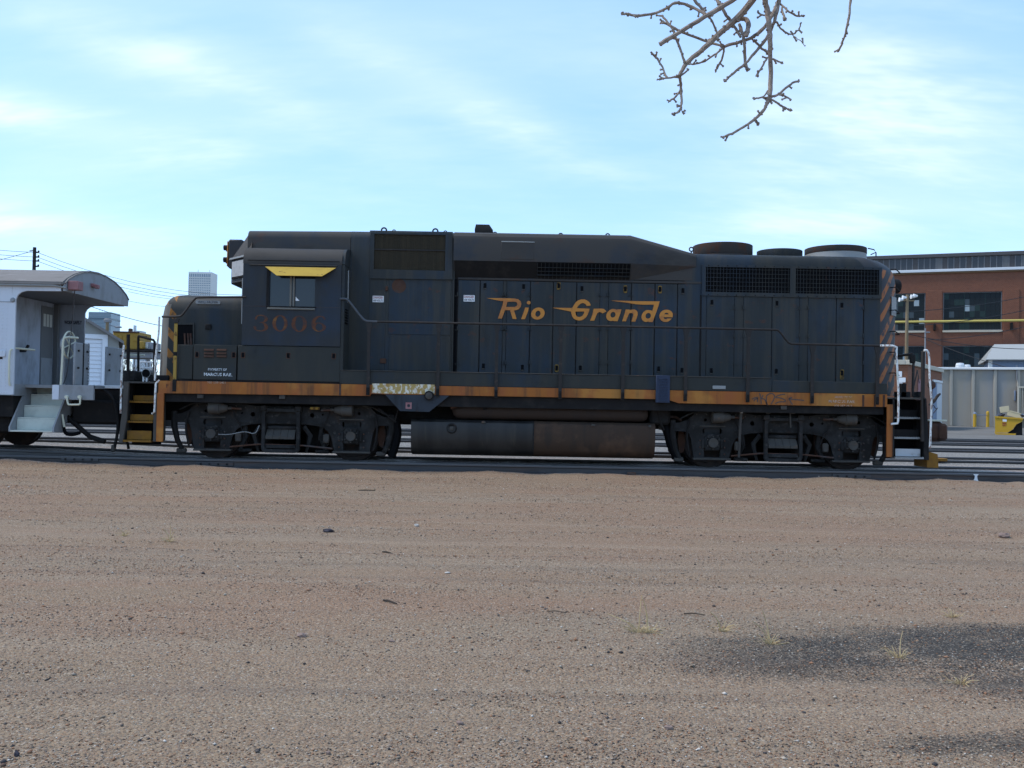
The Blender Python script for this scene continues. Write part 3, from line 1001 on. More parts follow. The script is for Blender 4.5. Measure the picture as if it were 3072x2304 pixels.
# ---- loose gravel, uncountable
def gravel():
    import numpy as np
    R = np.random.default_rng(11)
    base = np.array([(1, 0, 0), (-1, 0, 0), (0, 1, 0), (0, -1, 0), (0, 0, 1), (0, 0, -0.6)], dtype=np.float64)
    tri = np.array([(0, 2, 4), (2, 1, 4), (1, 3, 4), (3, 0, 4), (2, 0, 5), (1, 2, 5), (3, 1, 5), (0, 3, 5)])
    n = 190000
    # denser towards the viewer
    d = 3.3 + (18.2 - 3.3) * R.random(n) ** 1.25
    half = 0.60 * d + 0.4
    x = (R.random(n) * 2 - 1) * half
    y = CAM.y + d
    clump = np.array([noise.noise(Vector((a * 0.5, b * 1.4, 3))) for a, b in zip(x, y)])
    keep = R.random(n) < (0.55 + 0.9 * clump)
    x, y, d = x[keep], y[keep], d[keep]
    n = len(x)
    size = 0.0030 + 0.0038 * R.random(n) ** 2 + 0.008 * (R.random(n) > 0.993) + 0.0035 * (R.random(n) > 0.95)
    size *= 0.8 + 0.035 * d
    z = np.array([gh(a, b) for a, b in zip(x, y)])
    ang = R.random(n) * 6.283
    sx = size * (0.8 + 0.7 * R.random(n))
    sy = size * (0.7 + 0.5 * R.random(n))
    sz = size * (0.4 + 0.45 * R.random(n))
    V = base[None, :, :] * (1 + 0.35 * (R.random((n, 6, 1)) - 0.5))
    V = V * np.stack([sx, sy, sz], 1)[:, None, :]
    ca, sa = np.cos(ang)[:, None], np.sin(ang)[:, None]
    X = V[:, :, 0] * ca - V[:, :, 1] * sa + x[:, None]
    Y = V[:, :, 0] * sa + V[:, :, 1] * ca + y[:, None]
    Z = V[:, :, 2] + z[:, None] + (sz * 0.35)[:, None]
    vv = np.stack([X, Y, Z], 2).reshape(-1, 3)
    ff = (tri[None] + (np.arange(n) * 6)[:, None, None]).reshape(-1, 3)
    me = bpy.data.meshes.new('gravel')
    me.vertices.add(len(vv))
    me.vertices.foreach_set('co', vv.ravel())
    me.loops.add(len(ff) * 3)
    me.loops.foreach_set('vertex_index', ff.ravel())
    me.polygons.add(len(ff))
    me.polygons.foreach_set('loop_start', np.arange(len(ff)) * 3)
    me.polygons.foreach_set('loop_total', np.full(len(ff), 3))
    pal = np.array([(0.275, 0.145, 0.085), (0.235, 0.175, 0.125), (0.055, 0.050, 0.050), (0.37, 0.31, 0.245), (0.135, 0.11, 0.095), (0.31, 0.195, 0.125), (0.12, 0.075, 0.055), (0.50, 0.45, 0.39)])
    pr = np.array([.22, .18, .13, .14, .11, .14, .04, .04])
    k = R.choice(len(pal), n, p=pr / pr.sum())
    c = pal[k] * (0.8 + 0.4 * R.random((n, 1)))
    c4 = np.repeat(np.concatenate([c, np.ones((n, 1))], 1), 6, axis=0)
    at_ = me.color_attributes.new('tone', 'FLOAT_COLOR', 'POINT')
    at_.data.foreach_set('color', c4.ravel())
    me.materials.append(mStone)
    me.update()
    me.validate()
    o = bpy.data.objects.new('gravel', me)
    COL.objects.link(o)
    tag(o, 'loose pinkish grey gravel strewn over the lot', 'gravel')
    o['kind'] = 'stuff'


gravel()

# ================================================================== LOCOMOTIVE
mNumGlass = mat('dirty_number_glass', (0.36, 0.35, 0.34), 0.5, 0.3, layers=[((0.2, 0.19, 0.18), (9, 9, 9), 0.5, 0.7, 4, 0.5)])
mWhiteChip2 = mat('scuffed_white', (0.46, 0.47, 0.48), 0.7, 0.25, layers=[((0.25, 0.2, 0.15), (6, 6, 9), 0.52, 0.7, 5, 0.6)])
mMull2 = mat('dull_aluminium', (0.15, 0.14, 0.12), 0.6, 0.3)
mFan = mat('fan_shroud_grime', (0.045, 0.040, 0.038), 0.8, 0.2, layers=[(RUST, (2.5, 2.5, 2.5), 0.46, 0.66, 5, 0.75)])
mLatchY = mat('worn_latch_yellow', (0.20, 0.12, 0.03), 0.7, 0.2, layers=[(SOOT, (20, 20, 20), 0.46, 0.62, 4, 0.7)])
LOCO = thing('diesel_locomotive', 'weathered dark blue diesel locomotive with orange lettering and orange sill stripe', 'locomotive', (0, 0, 0))
YS, YH = -1.50, -0.86


def part(mb, name, m, parent=None, **k):
    return mb.obj(name, m, parent or LOCO, **k)


# ---- underframe and walkways
part(MB().box(-6.76, 7.16, -1.43, 1.43, 1.10, 1.44).box(-7.40, 7.95, -0.55, 0.55, 0.72, 1.10), 'underframe', mBlack)
SILL = part(MB().plate([[(-6.78, 1.26), (-2.72, 1.28), (-2.70, 1.32), (2.98, 1.32), (3.20, 1.25), (7.20, 1.25), (7.20, 1.49), (-6.78, 1.50)]], -1.50, -1.445), 'side_sill', mOrange)
part(MB().plate([[(-6.78, 1.26), (7.20, 1.25), (7.20, 1.49), (-6.78, 1.50)]], 1.445, 1.50), 'side_sill', mOrange)
part(MB().box(-6.78, 7.2, -1.44, 1.44, 1.445, 1.475), 'deck_plate', mBlack)
k1 = part(MB().box(-3.285, 4.98, -1.500, -1.478, 1.503, 1.755, 0.004), 'kick_plate', mCabinet)
MB().box(-3.285, 4.98, -1.515, -1.470, 1.757, 1.772, 0.004).obj('top_lip', mTruckL, k1)
k2 = part(MB().box(4.99, 7.02, -1.496, -1.474, 1.495, 1.715, 0.004), 'kick_plate', mCabinet)
part(MB().box(7.04, 7.20, -1.497, -1.475, 1.493, 1.700, 0.004), 'kick_plate', mCabinet)
part(MB().pbox(1116, 1152, 1304, 1181, -1.506, -1.501), 'repainted_sill_patch', mChip, label='flaking yellow and white patch on the orange sill')
for u in (1020, 2590, 2625, 2652):
    part(MB().pbox(u - 3, 1152 if u < 2000 else 1185, u + 3, 1186 if u < 2000 else 1221, -1.508, -1.5005), 'sill_seam', mRust)
# gusset, horn gauge and emblem
gp = [at(u, v, -1.503) for u, v in ((1155, 1183), (1348, 1187), (1287, 1236), (1200, 1233))]
GUS = part(MB().plate([[(p.x, p.z) for p in gp]], -1.503, -1.47), 'gusset_plate', mGusset)
c = at(1287, 1187, -1.54)
MB().lathe([(0.092, -0.03), (0.094, 0.0), (0.094, 0.04)], c, 'y', 24).obj('filler_rim', mBlack, GUS)
MB().lathe([(0.03, -0.045), (0.062, -0.038), (0.070, -0.015), (0.070, 0.03)], c, 'y', 24).obj('filler_cap', mTruckL, GUS)
c = at(1226, 1217, -1.507)
MB().plate([rect(c.x - .058, c.x + .058, c.z - .062, c.z + .062), circ(c.x, c.z, .03, 14)], -1.512, -1.504).obj('marker_plate', mPink, GUS)

# ---- blue louvered cabinet on the walkway edge
LC = part(MB().pbox(1968, 1126, 2010, 1208, -1.56, -1.506, 0.006), 'louver_cabinet', mBlueLouver)
for i in range(15):
    v = 1136 + i * 4.7
    q0, q1 = at(1976, v, -1.572), at(2003, v, -1.572)
    MB().box(q0.x, q1.x, -1.572, -1.561, q0.z - 0.010, q0.z + 0.004, 0.002).obj('louver_slat', mBlueLouver, LC)
part(MB().pbox(2138, 1157, 2177, 1167, -1.512, -1.5005, 0.003), 'builder_plate', mPlateW, label='small pale plate on the walkway skirt')
for u, v in ((846, 1189), (2352, 1221), (600, 1187)):
    part(MB().pbox(u - 9, v - 4, u + 9, v + 8, -1.47, -1.38, 0.006), 'step_light', mTruckL)

# ---- hood sections
def hump_ring(x, w, zt, zb):
    h = [(-w, zb), (-w, zt - 0.16), (-w + 0.02, zt - 0.09), (-w + 0.07, zt - 0.035), (-w + 0.16, zt - 0.006), (-w + 0.3, zt)]
    return [(x, a, b) for a, b in h] + [(x, -a, b) for a, b in reversed(h)]


part(MB().loft([hump_ring(-5.30, 0.90, 4.55, 4.05), hump_ring(-3.25, 0.90, 4.575, 4.05)]), 'cab_roof_hump', mRoof)
EC = part(MB().loft([hump_ring(-3.26, 0.90, 4.577, 1.478), hump_ring(-1.21, 0.90, 4.585, 1.478)]), 'electrical_cabinet', mPaint)
# hump blister over the long hood
A = [(-0.855, 3.67), (-1.05, 3.985), (-1.05, 4.40), (-1.03, 4.47), (-0.97, 4.535), (-0.86, 4.572), (-0.70, 4.585)]
B = [(-0.862, 3.965), (-0.864, 3.975), (-0.864, 4.12), (-0.855, 4.17), (-0.82, 4.215), (-0.74, 4.243), (-0.6, 4.252)]


def full(x, h):
    return [(x, a, b) for a, b in h] + [(x, -a, b) for a, b in reversed(h)]


part(MB().loft([full(-1.20, A), full(2.30, A), full(3.62, B)]), 'roof_blister', mRoof, ang=18)
# lower long hood (doors zone) and upper rear hood
part(MB().box(-1.22, 3.7, -0.85, 0.85, 1.478, 3.69), 'hood_core', mBlack)
part(MB().box(2.2, 3.55, -0.858, 0.858, 3.692, 3.985), 'hood_upper_side', mRoof)


def plan(zv, e, d):
    h = [(3.4, -0.855 + e), (7.02 - d * 0.7, -0.855 + e)]
    return [(x, y, zv) for x, y in h] + [(x, -y, zv) for x, y in reversed(h)]


def plan_end(zv, e, d):
    h = [(7.02 - d * 0.7, -0.855 + e), (7.25 - d * 0.8, -0.852 + e), (7.40 - d, -0.80 + e), (7.60 - d, -0.60 + e * .8), (7.77 - d, -0.40 + e * .5), (7.82 - d, -0.29)]
    return [(x, y, zv) for x, y in h] + [(x, -y, zv) for x, y in reversed(h)]


zz = [(1.478, 0, 0), (3.75, 0, 0), (3.92, 0, .03), (4.05, 0, .10), (4.12, .008, .18), (4.18, .03, .27), (4.225, .075, .37), (4.25, .15, .50), (4.258, .30, .62)]
part(MB().loft([plan(a, b, c) for a, b, c in zz]), 'rear_hood', mPaint)
part(MB().box(3.62, 7.08, -0.8565, -0.80, 1.50, 3.41), 'door_recess', mBlack)
HE = part(MB().loft([plan_end(a, b, c) for a, b, c in zz]), 'hood_end', mHoodEnd, label='rounded rear hood end with orange diagonal stripes')

# ---- filter section details
fs = part(MB().plate([[(p.x, p.z) for p in (at(1110, 836, -.915), at(1358, 839, -.915), at(1358, 700, -.915), at(1112, 697, -.915))],
                      [(p.x, p.z) for p in (at(1122, 808, -.915), at(1335, 813, -.915), at(1337, 706, -.915), at(1124, 703, -.915))]], -0.945, -0.895), 'filter_frame', mPaint)
q = [at(1122, 808, -.91), at(1337, 706, -.91)]
MB().box(q[0].x - .01, q[1].x + .01, -0.912, -0.901, q[0].z - .01, q[1].z + .01).obj('filter_screen', mScreen, fs)
for i in range(40):
    x = q[0].x + (q[1].x - q[0].x) * (i + 0.5) / 40
    MB().box(x - .004, x + .004, -0.922, -0.913, q[0].z, q[1].z).obj('screen_wire', mScreen, fs)
b0, b1 = at(1122, 747, -.93), at(1337, 753, -.93)
MB().box(b0.x, b1.x, -0.935, -0.923, (b0.z + b1.z) / 2 - .012, (b0.z + b1.z) / 2 + .012, 0.003).obj('screen_bar', mHand, fs)


def panel(name, u0, v0, u1, v1, y, m=mPaintD, t=0.010, parent=None, c=0.005):
    return part(MB().pbox(u0, v0, u1, v1, y - t, y + 0.003, c), name, m, parent)


d1 = panel('cabinet_door', 1106, 826, 1156, 1110, -0.90)
p = [at(1112, 870, -.912), at(1152, 832, -.912)]
MB().plate([rrect(p[0].x, p[1].x, p[0].z, p[1].z, .05)], -0.914, -0.9105).obj('door_window', mPaint, d1)
panel('cabinet_panel', 1166, 828, 1352, 1004, -0.90)
panel('cabinet_panel', 1166, 1007, 1350, 1112, -0.90, mPaint)
c = at(1197, 858, -.91)
part(MB().plate([circ(c.x, c.z, 0.14, 24)], -0.914, -0.9105), 'patch_plate', mRust)
part(MB().pbox(1156, 858, 1163, 872, -0.93, -.9, .004), 'door_handle', mRust)
part(MB().pbox(1140, 1075, 1158, 1090, -0.93, -.9, .004), 'door_handle', mRust)
part(MB().pbox(1358, 705, 1362, 1118, -0.93, -.84, .004), 'section_rib', mPaint)
part(MB().pbox(1362, 838, 1369, 1118, -0.875, -.84), 'section_gap', mVoid)

# ---- engine-room doors
D1 = [(1372, 1437), (1439, 1507), (1518, 1588), (1590, 1657), (1659, 1727), (1729, 1798), (1824, 1891), (1893, 1962), (1964, 2030), (2032, 2099)]
D2 = [(2119, 2202), (2230, 2314), (2316, 2397), (2424, 2507), (2509, 2588)]
XD = lambda u: XX(u, 1000, YH)
DOORS = []
for u0, u1 in D1:
    DOORS.append(part(MB().box(XD(u0) + .003, XD(u1) - .003, -0.862, -0.845, 1.50, 3.615, 0.005), 'hood_door', mPaintD))
for u0, u1 in D2:
    DOORS.append(part(MB().box(XD(u0), XD(u1), -0.867, -0.85, 1.50, 3.40, 0.005), 'hood_door', mPaintD))
part(MB().box(XD(2592), XD(2640), -0.866, -0.85, 1.50, 3.40, 0.005), 'hood_panel', mPaint)
for u0, u1 in ((1507.5, 1517.5), (1798.5, 1823.5)):
    part(MB().box(XD(u0), XD(u1), -0.858, -0.845, 1.50, 3.615, 0.003), 'door_pillar', mPaint)
for u0, u1 in ((2104, 2118), (2203, 2229), (2398, 2423)):
    part(MB().box(XD(u0), XD(u1), -0.864, -0.85, 1.50, 3.40, 0.003), 'door_pillar', mPaint)
part(MB().box(XD(1370), XD(2104), -0.865, -0.84, 3.63, 3.675, 0.006), 'drip_strip', mRoof)


def door_at(x):
    for d in DOORS:
        xs = [vv.co.x for vv in d.data.vertices]
        if min(xs) - .01 <= x <= max(xs) + .01:
            return d
    return None


LU = [(1455, 857, 0), (1571, 860, 0), (1676, 857, 1), (1746, 866, 0), (1876, 867, 1), (1980, 868, 1), (2049, 872, 0), (2136, 907, 0), (2331, 910, 0), (2526, 916, 0),
      (1450, 1098, 0), (1567, 1102, 0), (1670, 1104, 1), (1741, 1104, 0), (1976, 1107, 0), (2046, 1111, 0), (2134, 1112, 0), (2329, 1114, 0), (2526, 1119, 2)]
for u, v, yl in LU:
    p = at(u, v, -.875)
    d = door_at(p.x) or LOCO
    if yl:
        MB().plate([rrect(p.x - .037, p.x + .037, p.z - (.080 if yl == 1 else .13), p.z + .072, .02), rrect(p.x - .027, p.x + .027, p.z - .050, p.z + .05, .012)], -0.876, -0.8685).obj('latch_frame', mLatchY, d)
    lt = MB().box(p.x - .026, p.x + .026, -0.880, -0.868, p.z - .046, p.z + .050, 0.006).obj('door_latch', mVoid, d)
    if not yl:
        MB().box(p.x - .032, p.x + .032, -0.882, -0.8685, p.z - .068, p.z - .048, 0.004).obj('latch_cup', mTruckL, d)
    if d is LOCO:
        par(lt, LOCO)
for u in (1508, 1517, 1588, 1799, 1823, 1891, 2202, 2230, 2397, 2424, 2590, 1372):
    for v in ((888, 990, 1092) if u < 2101 else (928, 1012, 1094)):
        p = at(u, v, -.875)
        part(MB().box(p.x - .055, p.x + .055, -0.876, -0.866, p.z - .006, p.z + .006).box(p.x - .009, p.x + .009, -0.884, -0.866, p.z - .005, p.z + .075, 0.002), 'hinge', mPaint)

# ---- radiator grilles
RB = [at(2104, 885, YH), at(2644, 795, YH)]
h1 = [at(2113, 880, YH), at(2367, 802, YH)]
h2 = [at(2384, 886, YH), at(2634, 810, YH)]
zb = ZZ(2370, 892, YH)
zt = ZZ(2370, 800, YH)
hz0, hz1 = ZZ(2240, 878, YH), ZZ(2240, 803, YH)
RF = part(MB().plate([[(XD(2103), zb), (XD(2642), zb), (XD(2642), zt + .012), (XD(2103), zt + .012)],
                      rect(XD(2114), XD(2367), hz0, hz1), rect(XD(2384), XD(2634), hz0, hz1)], -0.892, -0.850), 'radiator_frame', mPaint)
for u0, u1 in ((2114, 2367), (2384, 2634)):
    x0, x1 = XD(u0), XD(u1)
    MB().box(x0 - .003, x1 + .003, -0.858, -0.8565, hz0 - .003, hz1 + .003).obj('radiator_core', mVoid, RF)
    wg = MB()
    for i in range(26):
        x = x0 + (x1 - x0) * (i + .5) / 26
        wg.box(x - .0032, x + .0032, -0.882, -0.877, hz0, hz1)
    for i in range(6):
        z = hz0 + (hz1 - hz0) * (i + .5) / 6
        wg.box(x0, x1, -0.8765, -0.872, z - .0032, z + .0032)
    wg.obj('grille', mPaint, RF)
    for i in range(9):
        for z in (zb + .022, zt - .008):
            x = x0 + (x1 - x0) * (i + .3) / 9
            MB().lathe([(0.011, -.006), (0.013, 0)], (x, -0.892, z), 'y', 6).obj('bolt', mBlack, RF)
# blister intake grille on the sloping underside
gi = MB()
x0, x1 = XX(1612, 805, -.95), XX(1890, 812, -.95)


def slope_pt(k, off):
    y = -0.857 - 0.193 * k
    z = 3.672 + 0.311 * k
    nrm = Vector((0, -0.85, -0.52))
    return y + nrm.y * off, z + nrm.z * off


for i in range(25):
    x = x0 + (x1 - x0) * i / 24
    a, b = slope_pt(0.05, .03), slope_pt(0.98, .03)
    gi.tube([(x, a[0], a[1]), (x, b[0], b[1])], .004, 4)
for k in (.25, .3, .5, .72):
    a = slope_pt(k, .038)
    gi.tube([(x0, a[0], a[1]), (x1, a[0], a[1])], .006, 4)
IG = part(gi, 'intake_grille', mPaint)
a, b = slope_pt(0.16, .008), slope_pt(0.97, .008)
MB().add([(x0, a[0], a[1]), (x1, a[0], a[1]), (x1, b[0], b[1]), (x0, b[0], b[1])] + [(x0, a[0] + .02, a[1]), (x1, a[0] + .02, a[1]), (x1, b[0] + .02, b[1]), (x0, b[0] + .02, b[1])],
         [(0, 1, 2, 3), (4, 5, 6, 7), (0, 1, 5, 4), (1, 2, 6, 5), (2, 3, 7, 6), (3, 0, 4, 7)]).obj('intake_opening', mVoid, IG)
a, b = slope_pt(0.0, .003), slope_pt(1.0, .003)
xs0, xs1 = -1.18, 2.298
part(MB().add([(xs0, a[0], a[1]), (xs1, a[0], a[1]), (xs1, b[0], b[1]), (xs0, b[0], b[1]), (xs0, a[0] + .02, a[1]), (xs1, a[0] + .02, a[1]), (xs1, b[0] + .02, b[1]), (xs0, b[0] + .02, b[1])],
              [(0, 1, 2, 3), (4, 5, 6, 7), (0, 1, 5, 4), (1, 2, 6, 5), (2, 3, 7, 6), (3, 0, 4, 7)]), 'undercut_shade', mBlack)  # black sheet paints the overhang's shade along the whole undercut
# access panel outline on the blister side
part(MB().pbox(1504, 727, 1602, 778, -1.056, -1.045, .004), 'access_panel', mRoof)
part(MB().pbox(1504, 724, 1604, 727, -1.064, -1.045, .003), 'drip_strip', mPlateW)

# ---- roof fittings
for u, v, r in ((1152, 691, 7.5), (1306, 694, 7.5), (1182, 694, 4.5), (1336, 697, 4.5), (1485, 702, 5.5), (1682, 706, 6), (1823, 707, 6), (2074, 748, 6)):
    p = at(u, v, -0.7)
    rr = r * 19.05 / F
    part(MB().ring(p, rr, rr * 0.33, 'y', 16, 6).box(p.x - .012, p.x + .012, p.y - .012, p.y + .012, p.z - rr - .11, p.z - rr * .9), 'lifting_eye', mPaint)
p0, p1 = at(1426, 704, -.2), at(1478, 676, -.2)
part(MB().add([(p0.x, -.35, 4.57), (p1.x, -.35, 4.57), (p1.x, .35, 4.57), (p0.x, .35, 4.57), (p0.x - .01, -.35, p1.z - .12), (p1.x + .01, -.35, p1.z - .12), (p1.x + .01, .35, p1.z - .12), (p0.x - .01, .35, p1.z - .12),
               (p0.x + .01, -.28, p1.z), (p1.x - .07, -.28, p1.z), (p1.x - .07, .28, p1.z), (p0.x + .01, .28, p1.z)],
              [(0, 1, 2, 3), (0, 1, 5, 4), (1, 2, 6, 5), (2, 3, 7, 6), (3, 0, 4, 7), (4, 5, 9, 8), (5, 6, 10, 9), (6, 7, 11, 10), (7, 4, 8, 11), (8, 9, 10, 11)]), 'exhaust_stack', mBlack)
p0, p1 = at(868, 697, -.2), at(932, 692, -.2)
part(MB().box(p0.x, p1.x, -.3, .3, 4.55, 4.60, .02), 'roof_hatch', mPaint)
p0, p1 = at(1112, 697, -.6), at(1360, 699, -.6)
part(MB().box(p0.x, p1.x, -.72, .72, 4.57, 4.605, .01), 'filter_hatch', mPaint)
for cx, r, zt_, m1, m2 in ((4.33, .605, 4.53, mFan, mFan), (5.515, .455, 4.445, mPaint, mPaint), (6.68, .612, 4.515, mPlateW, mFan)):
    zm = 4.25 + (zt_ - 4.25) * (.52 if m1 is mPlateW else .2)
    f_ = part(MB().lathe([(r + .01, -.03), (r, .0), (r, zm - 4.25)], (cx, 0, 4.25), 'z', 40), 'radiator_fan', m1)
    MB().lathe([(r, 0.002), (r + .006, .01), (r + .006, (zt_ - zm) * .97), (r - .004, zt_ - zm), (r * .6, zt_ - zm + .012), (0.05, zt_ - zm + .015)], (cx, 0, zm), 'z', 40).obj('fan_shroud', m2, f_)
pts = [at(2604, 745, -.3), at(2622, 749, -.3), at(2628, 757, -.3), at(2612, 764, -.3)]
part(MB().tube(pts, .012, 6).tube([pts[2], at(2628, 770, -.3)], .012, 6), 'roof_grab_iron', mBlack)

# ---- cab
WX0, WX1, WZ0, WZ1 = XX(808, 870, YS), XX(945, 870, YS), ZZ(875, 919, YS), ZZ(875, 806, YS)
CAB = part(MB().plate([[(-5.205, 2.215), (-3.315, 2.215), (-3.315, 3.80), (-5.205, 3.80)], rect(WX0, WX1, WZ0, WZ1)], -1.50, -1.44), 'cab_side', mCab)
part(MB().plate([[(-5.205, 2.215), (-3.315, 2.215), (-3.315, 3.80), (-5.205, 3.80)], rect(WX0, WX1, WZ0, WZ1)], 1.44, 1.50), 'cab_side', mCab)
MB().box(WX0 - .02, (WX0 + WX1) / 2 + .01, -1.462, -1.456, WZ0, WZ1).obj('window_pane', mGlass, CAB)
MB().box((WX0 + WX1) / 2 - .01, WX1 + .02, -1.452, -1.446, WZ0, WZ1).obj('window_pane', mGlass, CAB)
xm = (WX0 + WX1) / 2
MB().box(xm - .05, xm - .012, -1.492, -1.464, WZ0, WZ1, .004).obj('window_mullion', mMull2, CAB)
MB().box(xm + .012, xm + .045, -1.492, -1.464, WZ0, WZ1, .004).obj('window_mullion', mMull2, CAB)
MB().box(WX0 - .03, WX1 + .01, -1.53, -1.46, WZ0 - .065, WZ0 - .03, .006).obj('window_sill', mMull2, CAB)
MB().box(WX0 - .05, WX1 + .03, -1.515, -1.47, WZ0 - .025, WZ0 + .0, .004).obj('window_track', mBlack, CAB)
MB().box(WX0 - .055, WX0 - .01, -1.512, -1.46, WZ0 - .03, WZ1, .004).obj('window_track', mBlack, CAB)
c = at(890, 897, -1.4635)
MB().plate([[(c.x - .02, c.z - .035), (c.x + .055, c.z - .035), (c.x - .02, c.z + .045)]], -1.4635, -1.4625).obj('window_sticker', mSignW, CAB)
part(MB().box(-5.205, -3.315, -1.503, -1.4985, 2.962, 2.968), 'weld_seam', mRust)
part(MB().box(-3.375, -3.315, -1.437, 1.437, 2.215, 3.80), 'cab_rear_wall', mCab)
part(MB().box(-5.205, -5.15, -1.437, 1.437, 2.215, 3.80), 'cab_front_wall', mCab)
rf = [(-1.50, 3.785), (-1.505, 3.80), (-1.495, 3.88), (-1.455, 3.975), (-1.38, 4.055), (-1.26, 4.115), (-1.08, 4.15), (-0.85, 4.165)]
part(MB().prism(rf + [(-a, b) for a, b in reversed(rf)], 'x', -5.21, -3.31), 'cab_roof', mRoof)
part(MB().prism([(-1.49, 3.80), (-1.44, 3.985), (-1.37, 4.065), (-1.25, 4.125), (-0.9, 4.17), (-0.9, 3.8)], 'x', -3.308, -3.255), 'roof_end_cap', mPaint)
# side pocket (rear wall of the cab seen obliquely): louvers and rod
part(MB().box(-3.312, -3.25, -1.49, -0.905, 1.50, 3.79, .004), 'cab_rear_panel', mCabinet)
for i in range(6):
    z = 2.67 + i * .052
    part(MB().box(-3.252, -3.236, -1.38, -1.12, z, z + .028, .003), 'louver_slat', mVoid)
part(MB().tube([(-3.235, -1.2, 3.10), (-3.235, -1.2, 3.72)], .014, 6), 'grab_rod', mPlateW)
# rain gutters and sunshade
part(MB().box(-5.08, -3.40, -1.535, -1.498, 3.752, 3.772, .004), 'rain_gutter', mTruckL)
part(MB().box(-5.12, -3.36, -1.512, -1.498, 3.845, 3.856, .003), 'rain_gutter', mBlack)
v0 = [at(795, 800, -1.54), at(1008, 803, -1.54), at(966, 829, -1.66), at(830, 826, -1.66)]
zA, zB = (v0[0].z + v0[1].z) / 2, (v0[2].z + v0[3].z) / 2
vis = [(v0[0].x, -1.54, zA), (v0[1].x, -1.54, zA), (v0[2].x, -1.67, zB), (v0[3].x, -1.67, zB)]
part(MB().add(vis + [(a, b + .012, c_ - .004) for a, b, c_ in vis], [(0, 1, 2, 3), (7, 6, 5, 4), (0, 4, 5, 1), (1, 5, 6, 2), (2, 6, 7, 3), (3, 7, 4, 0)]), 'sunshade', mVisor, label='yellow metal sunshade over the cab window')
# angled front with number boards and headlight
lo = [(-5.20, -1.08), (-5.74, -0.46), (-5.78, -0.3), (-5.78, 0.3), (-5.74, 0.46), (-5.20, 1.08)]
part(MB().loft([[(x + .28, y * .8, 3.40) for x, y in lo], [(x, y, 3.52) for x, y in lo], [(x, y, 4.02) for x, y in lo],
                [(-5.20, -1.0, 4.13), (-5.55, -.62, 4.20), (-5.62, -.35, 4.24), (-5.62, .35, 4.24), (-5.55, .62, 4.20), (-5.20, 1.0, 4.13)],
                [(-5.22, -.80, 4.50), (-5.33, -.62, 4.545), (-5.36, -.35, 4.55), (-5.36, .35, 4.55), (-5.33, .62, 4.545), (-5.22, .80, 4.50)]]), 'cab_brow', mRoof)
e1 = Vector((-5.74 + 5.20, -0.46 + 1.08, 0)).normalized()
nb = Vector((-e1.y, e1.x, 0))
nb = nb if nb.y < 0 else -nb
o1 = Vector((-5.20, -1.08, 0))


def fpt(s, z, off):
    q = o1 + e1 * s + nb * off
    return (q.x, q.y, z)


def fbox(s0, s1, z0, z1, f0, f1):
    return MB().add([fpt(s, z, f) for s in (s0, s1) for f in (f0, f1) for z in (z0, z1)], [(0, 1, 3, 2), (4, 6, 7, 5), (0, 4, 5, 1), (2, 3, 7, 6), (0, 2, 6, 4), (1, 5, 7, 3)])


nbf = part(fbox(.12, .76, 3.60, 3.98, .0, .03), 'number_board', mBlack)
fbox(.16, .73, 3.63, 3.94, .031, .036).obj('number_glass', mNumGlass, nbf)
part(fbox(.06, .80, 3.985, 4.02, .0, .06), 'board_visor', mPlateW)
part(MB().box(-5.90, -5.60, -.20, .20, 3.86, 4.46, .03), 'headlight_housing', mRoof)
part(MB().box(-5.925, -5.90, -.19, .19, 3.90, 4.42, .01), 'headlight_face', mOrange)
for z in (4.30, 4.05):
    part(MB().tube([(-5.92, -.08, z), (-6.02, -.08, z)], .055, 10).tube([(-5.92, .08, z), (-6.02, .08, z)], .055, 10), 'headlight_hood', mBlack)
part(MB().box(-5.232, -5.207, -1.47, -1.08, 2.62, 3.50, .004), 'windshield_gasket', mPlateW)
part(MB().box(-5.221, -5.208, -1.42, -.35, 2.80, 3.44, .003), 'windshield', mGlass)

# ---- nose
def nose_ring(z, e, d):
    h = [(-5.20, -0.86 + e), (-6.86 + d * .8, -0.86 + e), (-7.00 + d * .9, -0.74 + e * .6), (-7.14 + d, -0.46)]
    return [(x, y, z) for x, y in h] + [(x, -y, z) for x, y in reversed(h)]


nz_ = [(1.478, 0, 0), (2.75, 0, .03), (2.92, 0, .06), (3.05, .012, .09), (3.13, .04, .13), (3.19, .09, .19), (3.23, .17, .28), (3.245, .30, .40)]
part(MB().loft([nose_ring(a, b, c_) for a, b, c_ in nz_]), 'short_hood', mNose)
fr_ = [(1.49, 0), (2.75, .03), (2.92, .06), (3.04, .086)]
rr_ = []
for z, d in fr_:
    h = [(-6.872 + d * .8, -0.852), (-7.012 + d * .9, -0.744), (-7.152 + d, -0.46), (-7.152 + d, .46)]
    rr_.append([(x, y, z) for x, y in h] + [(x + .02, y + .008, z) for x, y in reversed(h)])
part(MB().loft(rr_), 'nose_front', mNoseFront, label='peeling pale paint on the rounded nose front')
part(MB().pbox(530, 972, 582, 1037, -0.868, -.85), 'sand_box_opening', mVoid)  # flat black panel; its colour stands in for the recess's shade
part(MB().plate([[(p.x, p.z) for p in (at(527, 1038, -.87), at(583, 1038, -.87), at(583, 968, -.87), at(527, 968, -.87))],
                 [(p.x, p.z) for p in (at(532, 1034, -.87), at(579, 1034, -.87), at(579, 974, -.87), at(532, 974, -.87))]], -.885, -.862), 'opening_frame', mPaint)
for u in (556, 566, 574):
    part(MB().tube([at(u, 1034, -.88), at(u - 2, 1000, -.88)], .02, 6), 'air_valve', mRust)
part(MB().pbox(615, 972, 633, 988, -0.895, -.86, .01), 'hand_hold', mBlack)
